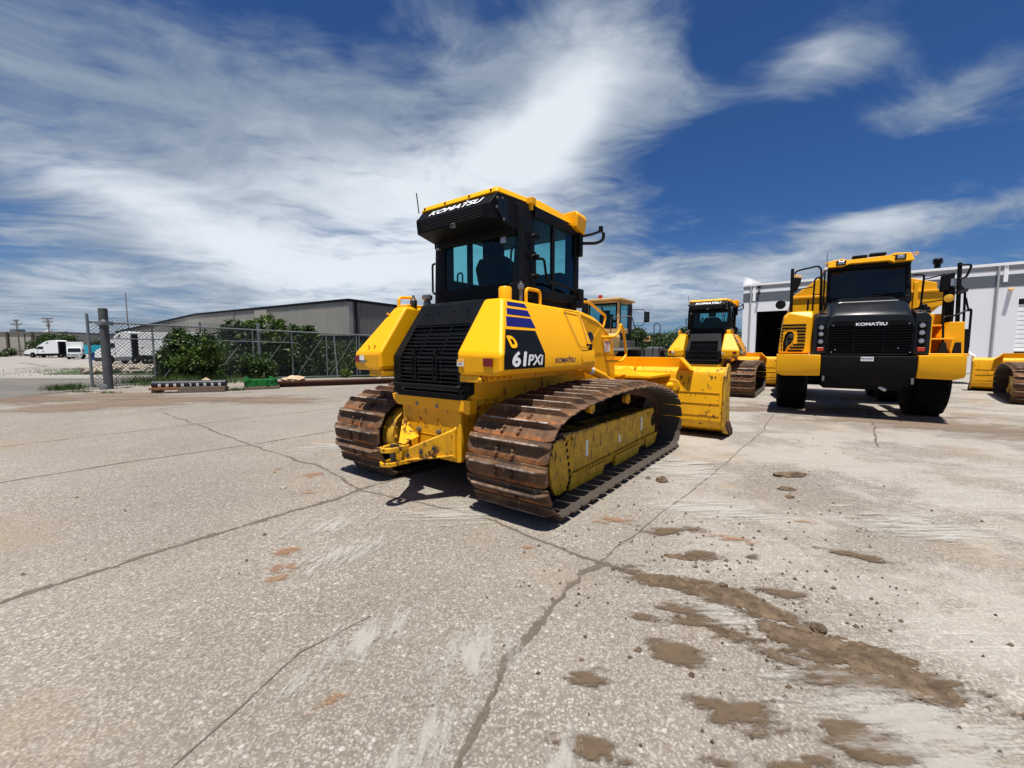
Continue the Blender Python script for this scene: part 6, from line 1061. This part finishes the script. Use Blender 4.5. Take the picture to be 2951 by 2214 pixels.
# ---------------------------------------------------------------- warehouse on the left
wh = thing('warehouse', 'large ribbed grey-beige metal warehouse behind the fence on the left', 'building', -15.4, 40, 0, -.5)
d1 = Vector((-.85, .527, 0)).normalized(); d2_ = Vector((.469, .883, 0)).normalized()
def ribs(d, L, topf, nrm, pitch=.305, dep=.04):
    q = MB(); n = int(L / pitch); P = []
    for k in range(n):
        for f, o_ in ((0, 0), (.62, 0), (.70, dep), (.92, dep)): P.append((k * pitch + f * pitch, o_))
    vs = []; 
    for s, o_ in P: p = d * s + nrm * o_; vs += [(p.x, p.y, 0), (p.x, p.y, topf(s))]
    b = len(q.v); q.v += vs; q.f += [(2 * i, 2 * i + 2, 2 * i + 3, 2 * i + 1) for i in range(len(P) - 1)]; return q
tf = lambda s: 6.55 if s < 31.5 else 6.55 - 1.45 * (s - 31.5) / 26
n1_ = Vector((-.527, -.85, 0)); n2_ = Vector((.883, -.469, 0))
ribs(d1, 62, tf, n1_).build('front_wall', M['ribbed'], wh, smooth=False); ribs(d2_, 46, lambda s: 6.55, n2_).build('side_wall', M['ribdark'], wh, smooth=False)
q = MB()
def rp(s, e, z, t_=0): p = d1 * s + n1_ * e + d2_ * t_; return (p.x, p.y, z)
q.poly([rp(0, 0, 6.5), rp(31.5, 0, 6.5), rp(62, 0, tf(62) - .05), rp(62, 0, tf(62) - .05, 46), rp(31.5, 0, 6.5, 46), rp(0, 0, 6.5, 46)], [(0, 5, 4, 1), (1, 4, 3, 2)]); q.build('roof', M['galv'], wh)
q = MB(); q.loft([[rp(-.15, .12, 6.45), rp(-.15, -.05, 6.45), rp(-.15, -.05, 6.68), rp(-.15, .12, 6.68)], [rp(31.5, .12, 6.45), rp(31.5, -.05, 6.45), rp(31.5, -.05, 6.68), rp(31.5, .12, 6.68)], [rp(62, .12, tf(62) - .1), rp(62, -.05, tf(62) - .1), rp(62, -.05, tf(62) + .13), rp(62, .12, tf(62) + .13)]]); a_ = d2_ * 46
e2 = lambda z, e, t_: tuple(d2_ * t_ + n2_ * e + Vector((0, 0, z))); q.loft([[e2(6.42, .14, -.1), e2(6.42, -.05, -.1), e2(6.68, -.05, -.1), e2(6.68, .14, -.1)], [e2(6.42, .14, 46), e2(6.42, -.05, 46), e2(6.68, -.05, 46), e2(6.68, .14, 46)]]); q.build('roof_trim', M['black'], wh)
q = MB(); q.cyl(e2(0, .12, .8), e2(6.45, .12, .8), .09, 10); q.build('downpipe', M['black'], wh); q = MB(); q.box(-.02, .45, -.05, .02, 0, 6.4, Matrix.Rotation(math.atan2(.883, .469), 4, 'Z')); q.build('corner_trim', M['ribbed'], wh)
q = MB(); q.loft([[rp(14.0, .06, 4.2), rp(14.0, .09, 4.2), rp(14.0, .09, 6.4), rp(14.0, .06, 6.4)], [rp(16.6, .06, 4.2), rp(16.6, .09, 4.2), rp(16.6, .09, 6.4), rp(16.6, .06, 6.4)]]); q.build('pale_wall_panel', M['farwall'], wh)
q = MB(); q.cyl(rp(21.3, .12, 4.6), rp(21.3, .12, 6.45), .07, 8); q.build('vent_pipe', M['galv'], wh)
dk = thing('loading_shelter', 'dark open lean-to with a doorway below the warehouse wall', 'shelter', 0, 0); q = MB()
for (ua, ub, Ya, Yb, z0, z1, dep) in ((865, 1030, 33.5, 34.5, -.5, 2.55, 5),):
    A = (U(ua, Ya), Ya); B = (U(ub, Yb), Yb); q.loft([[(A[0], A[1], z0), (B[0], B[1], z0), (B[0], B[1] + dep, z0), (A[0], A[1] + dep, z0)], [(A[0], A[1], z1), (B[0], B[1], z1), (B[0], B[1] + dep, z1), (A[0], A[1] + dep, z1)]])
q.build('shelter_wall', M['blackrough'], dk); q = MB(); q.box(U(868, 33.4), U(893, 33.4), 33.36, 33.42, -.5, 2.2); q.build('doorway', M['dark'], dk); q = MB(); q.box(U(866, 33.3), U(868, 33.3), 33.3, 33.36, -.5, 2.25); q.box(U(893, 33.3), U(895, 33.3), 33.3, 33.36, -.5, 2.25); q.build('door_frame', M['rust'], dk)
# ---------------------------------------------------------------- white building on the right
wb = thing('workshop_building', 'white stucco workshop with grey bands and a dark open bay behind the truck', 'building', 17.4, 32, 38.5)
q = MB()
for x0, x1, z0, z1 in ((0, .9, 0, 6.22), (.9, 5.4, 4.22, 6.22), (5.4, 13.6, 0, 6.22), (13.6, 18.2, 4.24, 6.22), (18.2, 46, 0, 6.22)): q.box(x0, x1, 0, .3, z0, z1)
q.box(0, .3, .3, 30, 0, 6.22); q.box(.3, 46, 29.7, 30, 0, 6.22); q.box(45.7, 46, .3, 29.7, 0, 6.22); q.build('wall', M['stucco'], wb)
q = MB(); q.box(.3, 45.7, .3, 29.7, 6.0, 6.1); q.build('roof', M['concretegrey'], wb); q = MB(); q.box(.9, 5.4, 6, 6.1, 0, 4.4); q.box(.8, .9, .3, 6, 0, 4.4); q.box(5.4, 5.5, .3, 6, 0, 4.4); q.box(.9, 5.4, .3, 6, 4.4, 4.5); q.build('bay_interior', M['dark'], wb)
q = MB(); q.box(1.9, 2.4, 3.5, 3.6, 3.05, 3.08, Matrix.Rotation(.0, 4, 'X')); q.build('bay_lamp', M['steel'], wb)
q = MB(); q.box(-.012, 46, -.012, 0, 4.94, 5.61); q.box(-.012, 0, 0, 30, 4.94, 5.61); q.build('dark_band', M['stripe'], wb); q = MB(); q.box(-.010, 46, -.010, 0, 5.86, 6.12); q.box(-.010, 0, 0, 30, 5.86, 6.12); q.build('grey_band', M['stripe2'], wb)
q = MB(); q.box(-.05, 46, -.07, .32, 6.12, 6.27); q.box(-.05, .32, .32, 30, 6.12, 6.27); q.box(.62, .80, -.03, 0, 5.0, 6.12); q.box(12.95, 13.12, -.03, 0, 5.2, 6.12); q.build('roof_trim', M['trim'], wb)
q = MB(); q.loft([[(-.04, 0, 6.27), (.06, 0, 6.27), (.06, 0, 6.85), (-.04, 0, 6.85)], [(-.04, .9, 6.27), (.06, .9, 6.27), (.06, .9, 6.95), (-.04, .9, 6.95)]]); q.loft([[(0, .9, 6.27), (1.1, .9, 6.27), (1.1, .9, 6.35), (0, .9, 6.95)], [(0, 1.0, 6.27), (1.1, 1.0, 6.27), (1.1, 1.0, 6.35), (0, 1.0, 6.95)]]); q.build('parapet_end', M['trim'], wb)
for x in (.50, 12.75, 25): q = MB(); q.cyl((x, -.07, 0), (x, -.07, 6.1), .055, 10); q.build('downpipe', M['stripe2'], wb)
q = MB(); q.box(.95, 1.12, -.25, -.02, 5.93, 6.03); q.cyl((1.03, -.16, 5.93), (1.03, -.2, 5.6), .02, 8); q.box(.95, 1.1, -.30, -.12, 5.50, 5.62); q.build('floodlight', M['black'], wb, bevel=.01); q = MB(); q.box(13.18, 13.34, -.28, 0, 4.72, 4.80); q.loft([[(13.16, -.02, 4.80), (13.36, -.02, 4.80), (13.36, -.02, 4.85), (13.16, -.02, 4.85)], [(13.18, -.30, 4.70), (13.34, -.30, 4.70), (13.34, -.30, 4.75), (13.18, -.30, 4.75)]]); q.build('wall_lamp', M['tan'], wb, bevel=.01)
rd = MB(); rd.box(13.6, 18.2, .10, .16, 1.40, 3.93); dr = rd.build('roller_door', M['trim'], wb); q = MB()
for k in range(10): q.box(13.6, 18.2, .092, .10, 1.55 + k * .25, 1.565 + k * .25)
q.build('door_ribs', M['stripe2'], dr); q = MB(); q.box(13.66, 18.1, .09, .12, 3.97, 4.2); q.box(13.75, 18.1, .06, .09, .1, 1.30); q.build('door_windows', M['glass_black'], dr); q = MB(); q.box(13.5, 13.6, .04, .2, 0, 1.42); q.box(13.5, 18.2, .03, .2, 1.33, 1.41); q.build('door_frame', M['trim'], wb)
q = MB(); q.lathe((10.6, 3.0, 6.1), (0, 0, 1), [(.16, 0), (.16, .85), (.26, .87), (.26, .92), (.17, .95), (.27, 1.0), (.27, 1.04), (.17, 1.07), (.25, 1.12), (.2, 1.2), (.05, 1.22)], 18); q.build('roof_vent', M['black'], wb)
# ---------------------------------------------------------------- far left building, wall, poles
fb = thing('distant_building', 'low beige panel building far away on the left horizon', 'building', U(0, 150), 150, 0, -.8)
q = MB(); q.box(-60, 21.5, 0, 30, 0, 8.1); q.build('wall', M['farwall'], fb); q = MB(); q.box(-60.2, 21.7, -.3, 30, 7.7, 8.35); q.build('roof_edge', M['rust'] if False else M['ribdark'], fb)
q = MB()
for u in (32, 104): x = U(u, 150) - U(0, 150); q.box(x - .35, x + .35, -.5, 0, 0, 8.2)
for u in (80,): x = U(u, 150) - U(0, 150); q.box(x - .1, x + .1, -.2, 0, 0, 8)
q.build('wall_columns', M['bark'], fb); q = MB(); q.box(1.2, 3.4, 3, 6, 8.1, 9.4); q.build('roof_unit', M['galv'], fb); q = MB(); q.poly([(15.4, .5, 8.3), (18.6, .5, 8.3), (18.6, .5, 9.3), (15.4, 1.2, 8.3), (18.6, 1.2, 8.3), (18.6, 1.2, 9.3)], [(0, 1, 2), (3, 5, 4), (0, 2, 5, 3), (1, 4, 5, 2)]); q.build('white_gable', M['trim'], fb); q = MB(); q.box(5.0, 9.2, -1.5, -.2, 0, 1.6); q.box(11.5, 14, -1.5, -.2, 0, 1.5); q.build('dark_docks', M['blackrough'], fb)
q = MB(); q.box(U(8, 118), U(92, 118), 117.5, 118.2, -.6, .75); tag(q.build('retaining_wall', M['concretegrey']), 'long low grey retaining wall in front of the distant building', 'wall')
def upole(lab, u, Y, h, arms, lean=0., r=.17):
    x = U(u, Y); rt = thing('utility_pole', lab, 'utility pole', x, Y, 0, -.5, 'wooden utility poles on the left horizon'); q = MB(); q.cyl((0, 0, 0), (lean, 0, h), r, 10, r * .6); q.build('pole', M['pole'], rt)
    for z, w_ in arms:
        q = MB(); k = lean * z / h; q.box(k - w_, k + w_, -.12, .0, z - .11, z + .11); q.cyl((k - w_ * .5, 0, z), (k, 0, z - 1.0), .04, 6); q.cyl((k + w_ * .5, 0, z), (k, 0, z - 1.0), .04, 6)
        for s in (-.95, -.5, .5, .95): q.cyl((k + s * w_, -.06, z + .1), (k + s * w_, -.06, z + .32), .05, 6)
        q.build('cross_arm', M['pole'], rt)
    return rt
upole('leftmost utility pole with a single wide cross arm', 63, 110, 9.6, ((8.3, 1.45), (9.3, .75)), -.35); upole('utility pole with two wide cross arms behind the white sleeper truck', 153, 110, 10.0, ((9.8, 1.45), (8.95, 1.35), (7.9, .6)), -.3, .2); upole('tallest bare utility pole rising behind the white day cab truck', 379, 100, 15.2, (), -.15, .13)
for lab, pts in (('highest overhead wire across the left sky', ((-40, 850), (375, 864), (560, 896))), ('second highest overhead wire across the left sky', ((-40, 872), (375, 882), (560, 915))), ('third overhead wire down the left sky', ((-40, 893), (375, 900), (600, 938))), ('lowest overhead wire between the two cross-arm poles and the tall pole', ((-40, 905), (60, 905), (150, 909), (300, 915), (380, 916)))):
    Yw = 104; P = [(U(u, Yw), Yw, 1.475 + (1005.7 - v) / 1210 * Yw) for u, v in pts]; Q = []
    for a_, b_ in zip(P[:-1], P[1:]):
        for k in range(8): f = k / 8; Q.append((a_[0] + (b_[0] - a_[0]) * f, Yw, a_[2] + (b_[2] - a_[2]) * f - .35 * 4 * f * (1 - f)))
    Q.append(P[-1]); q = MB(); q.tube(Q, .022, 4, .001); tag(q.build('overhead_wire', M['black']), lab, 'wire', 'overhead wires crossing the left sky')
# ---------------------------------------------------------------- trees
tree('tree', 'round dark tree behind the white box truck on the left', 'tree', U(172, 100), 100, [(0, 0, 3.1, 4.4, 2.5, 2.4, 3600), (-3.6, 0, 2.0, 2.8, 2, 1.9, 1700), (3.4, 0, 1.8, 2.6, 2, 1.6, 1500)], .30, 'leafdark', 2.2, .2, 11)
tree('shrub', 'small shrub at the left edge of the far lot', 'bush', U(12, 105), 105, [(0, 0, 1.1, 2.6, 2, 1.1, 900), (-2.6, 0, 1.6, 1.6, 1.4, 1.2, 500)], .26, 'leafdark', .8, .1, 12)
tree('tree', 'thin feathery tree top above the chain-link fence left of the bushes', 'tree', U(388, 64), 64, [(0, 0, 4.2, 1.9, 1, .45, 330), (1.7, 0, 3.9, 1.3, 1, .4, 240), (-1.0, 0, 3.2, 1.5, 1, .9, 420), (.6, 0, 2.6, 2.2, 1, 1.2, 600)], .17, 'leafdark', 4.0, .12, 13)
tree('tree', 'small tree top peeking over the warehouse roof slope', 'tree', U(498, 90), 90, [(0, 0, 7.3, 1.6, 1, .7, 420), (.2, 0, 5.5, 2, 1, 1.6, 500)], .22, 'leafdark', 6.5, .15, 14)
tree('tree', 'dark tree behind the cyan trailer left of the thick gate post', 'tree', U(292, 92), 92, [(0, 0, 2.3, 2.2, 1.5, 2.0, 900)], .26, 'leafdark', 1.6, .15, 15)
TR = 'trees at the back between the loader and the workshop'
for k, (u, Y, s_, top, lab) in enumerate(((1826, 52, 1.4, 3.9, 'tree behind the loader handrail'), (1888, 62, 2.0, 3.4, 'low tree right behind the tan excavator'), (1925, 66, 2.6, 3.9, 'leftmost big tree of the dense back row'), (1975, 68, 3.0, 4.5, 'tallest round tree in the middle of the dense back row'), (2035, 70, 3.0, 4.9, 'tree directly behind the second dozer cab'), (2100, 72, 2.8, 4.6, 'tree at the right end of the back row beside the workshop'))):
    tree('tree', lab, 'tree', U(u, Y), Y, [(0, 0, top - s_ * .55, s_, s_ * .7, s_ * .62, 2200), (-s_ * .7, -.3, top * .42, s_ * .8, s_ * .6, top * .35, 1300), (s_ * .7, -.2, top * .40, s_ * .8, s_ * .6, top * .35, 1300)], .19, 'leafdark', top * .5, .2, 40 + k, TR)
tree('bush', 'light green bush in front of the back trees by the loader', 'bush', U(1885, 40), 40, [(0, 0, .7, 1.7, 1, .7, 1300), (1.6, 0, .5, 1.2, .8, .5, 800)], .14, 'leaf', .6, .06, 50); tree('bush', 'dark bush left of the second dozer tank', 'bush', U(1930, 42), 42, [(0, 0, .5, 2.0, 1, .75, 1500), (2.2, 0, .4, 1.6, 1, .6, 1000)], .14, 'leafdark', .6, .06, 51)
q = MB(); q.cyl((U(1916, 35), 35, 0), (U(1914, 35), 35, 1.25), .05, 8); tag(q.build('marker_post', M['galv']), 'thin pale post in front of the back trees left of the second dozer', 'post')
clod(U(1910, 24), 24, .42, 'reddish rock pile behind the dozer blade', 1.6, 1, .8, 0, 'rock_pile', 'tarp', 'rock', 60)
# ---------------------------------------------------------------- road vehicles
def wheels(par, ys, hw, r, w_=.26, rim='chrome'):
    for y in ys:
        for s in (1, -1):
            q = MB(); q.lathe((s * (hw - w_), y, r), (s, 0, 0), [(r * .6, 0), (r * .95, .0), (r, .03), (r, w_ - .03), (r * .95, w_), (r * .6, w_)], 24); t_ = q.build('wheel', M['rubber'], par); q = MB(); q.lathe((s * (hw - .06), y, r), (s, 0, 0), [(r * .61, .055), (r * .5, .03), (r * .3, .0), (r * .22, .07), (.01, .075)], 20); q.build('rim', M[rim], t_)
def semi(lab, x, y, hd, L, Hc, z, trailer=0, a0=5.5):
    rt = thing('semi_truck', lab, 'semi truck', x, y, hd, z, 'white semi trucks in the lot beyond the gate'); k = L / 7.; hw = 1.22
    P = [(.3 * k, .95), (.3 * k, Hc * .95), (.7 * k, Hc), (1.8 * k, Hc * .985), (2.9 * k, Hc * .90), (3.7 * k, Hc * .76), (4.15 * k, Hc * .70), (4.75 * k, Hc * .53), (6.2 * k, Hc * .46), (6.85 * k, Hc * .38), (7.0 * k, Hc * .26), (6.9 * k, .52)]
    rr = .68; arc = [(a0 + rr * math.cos(R(a)), .52 + rr * math.sin(R(a))) for a in range(0, 181, 20)]
    P = P + arc + [(a0 - .85, .85)]
    q = MB(); q.prx(P, -hw + .12, hw - .12); b = q.build('cab', M['whitepaint'], rt, bevel=.06, seg=3)
    wy0, wy1 = 3.15 * k, 4.2 * k; q = MB()
    for s in (1, -1): q.prx([(wy0, Hc * .49), (wy1 + .25 * k, Hc * .49), (wy1 - .1 * k, Hc * .64), (wy0, Hc * .64)], s * (hw - .125), s * (hw - .105)); q.prx([(2.0 * k, Hc * .88), (2.3 * k, Hc * .89), (2.6 * k, Hc * .78), (2.35 * k, Hc * .80)], s * (hw - .125), s * (hw - .105)); q.prx([(3.1 * k, 1.25), (3.35 * k, 1.25), (3.35 * k, 1.5), (3.1 * k, 1.5)], s * (hw - .125), s * (hw - .105))
    q.build('side_windows', M['glass_black'], b); q = MB(); q.loft([[(-hw + .25, 4.22 * k, Hc * .69), (hw - .25, 4.22 * k, Hc * .69), (hw - .25, 4.27 * k, Hc * .69), (-hw + .25, 4.27 * k, Hc * .69)], [(-hw + .2, 4.74 * k, Hc * .54), (hw - .2, 4.74 * k, Hc * .54), (hw - .2, 4.80 * k, Hc * .54), (-hw + .2, 4.80 * k, Hc * .54)]]); q.build('windscreen', M['glass_black'], b)
    q = MB(); q.box(-hw + .1, hw - .1, -.5, a0 - .8, .45, .93); q.build('side_skirt', M['galv'] if Hc > 4.1 else M['blackrough'], rt, bevel=.02); q = MB(); q.box(-hw + .1, hw - .1, a0 + .75, 7.02 * k, .35, .85); q.build('bumper', M['steel_dark'], rt, bevel=.05)
    q = MB(); q.box(-.5, .5, -2.2, 6 * k, .6, .95); q.box(-1.0, 1.0, .02, .28 * k, .9, Hc * .9); q.build('chassis', M['blackrough'], rt); q = MB()
    for s in (1, -1): q.box(s * (hw + .0), s * (hw + .2), 4.3 * k, 4.42 * k, Hc * .50, Hc * .66)
    q.build('mirrors', M['blackrough'], rt); wheels(rt, [a0, -.3, -1.6], hw, .52)
    if trailer: q = MB(); q.box(-1.28, 1.28, -trailer, -.9, 1.15, 4.1); q.build('trailer', M['whitebox'], rt, bevel=.03)
    return rt
semi('white sleeper cab semi truck facing left in the far lot', U(191, 95), 95, -90, 8.0, 3.9, -.5, 0, 6.1); semi('white day cab semi truck with its trailer facing left behind the thick gate post', U(408, 56), 56, -90, 5.1, 4.25, -.5, 9.5, 3.15)
bt = thing('box_truck', 'small white box truck facing the camera beside the sleeper cab semi', 'box truck', U(218, 80), 80, 137, -.5); q = MB(); q.box(-1.15, 1.15, -6.2, -1.9, .9, 3.3); q.build('box_body', M['whitebox'], bt, bevel=.04); q = MB(); q.prx([(-1.85, .5), (-.05, .45), (.0, 1.25), (-.35, 2.25), (-1.85, 2.3)], -1.0, 1.0); cb = q.build('cab', M['whitepaint'], bt, bevel=.08, seg=3)
q = MB(); q.loft([[(-.88, .012, 1.38), (.88, .012, 1.38), (.88, -.03, 1.38), (-.88, -.03, 1.38)], [(-.82, -.26, 2.1), (.82, -.26, 2.1), (.82, -.3, 2.1), (-.82, -.3, 2.1)]]); q.build('windscreen', M['glass_black'], cb, bevel=.02); q = MB(); q.box(-.5, .5, .0, .02, .75, .95); q.box(-.95, -.65, .0, .02, .85, 1.05); q.box(.65, .95, .0, .02, .85, 1.05); q.build('front_lights', M['galv'], cb); q = MB(); q.box(-1.28, -1.12, -.3, -.2, 1.4, 1.85); q.box(1.12, 1.28, -.3, -.2, 1.4, 1.85); q.build('mirrors', M['black'], bt); wheels(bt, [-.9, -5], 1.05, .40, .24, 'galv')
ct = thing('cyan_trailer', 'long cyan box trailer behind the gate on the left', 'trailer', U(345, 88), 88, -90, -.5); q = MB(); q.box(-1.2, 1.2, 0, 9.5, .95, 2.75); q.build('trailer_box', M['cyan'], ct, bevel=.03); q = MB()
for k in range(14): q.box(-1.225, -1.2, .4 + k * .66, .46 + k * .66, 1.0, 2.7)
q.build('side_ribs', M['cyan'], ct); wheels(ct, [1.2, 2.4, 8.5], 1.15, .48)
db_ = thing('dumpster', 'dark blue waste bin beside the cyan trailer', 'waste bin', U(281, 72), 72, 5, -.5); q = MB(); q.loft([[(-.75, -.5, .1), (.75, -.5, .1), (.75, .5, .1), (-.75, .5, .1)], [(-.8, -.6, 1.2), (.8, -.6, 1.2), (.8, .6, 1.2), (-.8, .6, 1.2)]]); bb_ = q.build('bin_body', M['bluebin'], db_, bevel=.03); q = MB(); q.box(-.84, .84, -.65, .65, 1.2, 1.28); q.build('lid', M['blackrough'], db_); q = MB(); q.box(-.6, -.25, -.6, -.56, .85, 1.05); q.build('label_patch', M['white'], bb_)
def car(nm, lab, cat, x, y, hd, z, mat, L=4.5, h=1.45, hood=.95, pickup=False):
    rt = thing(nm, lab, cat, x, y, hd, z); hw = .92; k = L / 4.5
    def arc(c): return [(c + .36 * math.cos(R(a)), .34 + .36 * math.sin(R(a))) for a in range(0, 181, 30)]
    top = [(0, hood), (.5 * k, hood + .05), (.95 * k, h - .02), (2.3 * k, h), (3.05 * k, hood + .08), (4.2 * k, hood - .12), (4.5 * k, hood - .3), (4.5 * k, .4)] if not pickup else [(0, hood + .1), (1.75 * k, hood + .1), (1.85 * k, h), (2.75 * k, h), (3.25 * k, hood + .12), (4.3 * k, hood + .02), (4.5 * k, hood - .2), (4.5 * k, .45)]
    P = [(0, .4)] + top + arc(3.7 * k) + arc(.85 * k); q = MB(); q.prx(P, -hw + .05, hw - .05); b = q.build('body', M[mat], rt, bevel=.07, seg=3); q = MB(); G_ = [(1.0 * k, hood + .08), (2.95 * k, hood + .08), (2.28 * k, h - .08), (1.08 * k, h - .09)] if not pickup else [(1.95 * k, hood + .12), (3.1 * k, hood + .14), (2.72 * k, h - .08), (1.98 * k, h - .08)]
    for s in (1, -1): q.prx(G_, s * (hw - .055), s * (hw - .035))
    q.build('side_windows', M['glass_black'], b); q = MB(); y0, y1 = (2.36 * k, 3.0 * k) if not pickup else (2.80 * k, 3.2 * k); q.loft([[(-.7, y0, h - .06), (.7, y0, h - .06), (.7, y0 + .04, h - .05), (-.7, y0 + .04, h - .05)], [(-.78, y1, hood + .12), (.78, y1, hood + .12), (.78, y1 + .04, hood + .14), (-.78, y1 + .04, hood + .14)]]); q.build('windscreen', M['glass_black'], b); q = MB(); q.box(-.85, .85, 4.45 * k, 4.56 * k, .42, .62); q.box(-.8, -.5, 4.40 * k, 4.52 * k, .68, .82); q.box(.5, .8, 4.40 * k, 4.52 * k, .68, .82); q.build('bumper', M['galv'], b, bevel=.02); wheels(rt, [3.7 * k, .85 * k], hw, .34, .22); return rt
car('parked_car', 'dark blue car parked behind the fence near the middle bush', 'car', U(752, 46), 46, 85, -.5, 'bluecar', 4.3, 1.45, .95); car('parked_van', 'low white vehicle parked beyond the bushes left of the blue car', 'van', U(640, 50), 50, 88, -.5, 'whitepaint', 4.9, 1.9, 1.2)
pk = car('white_pickup', 'white pickup mostly hidden behind the articulated truck, its nose and mirror showing', 'pickup', 14.55, 21.6, 126, 0, 'whitepaint', 6.2, 2.2, 1.40, True)
q = MB(); q.tube([(-.86, 3.75, 1.95), (-1.25, 3.95, 1.98), (-1.32, 3.98, 1.9)], .02, 6); q.tube([(-.86, 3.75, 1.5), (-1.25, 3.95, 1.42), (-1.32, 3.98, 1.5)], .015, 6); q.build('mirror_arm', M['black'], pk); q = MB(); q.box(-1.45, -1.25, 3.9, 4.0, 1.45, 1.92); q.build('mirror', M['steel_dark'], pk, bevel=.03)
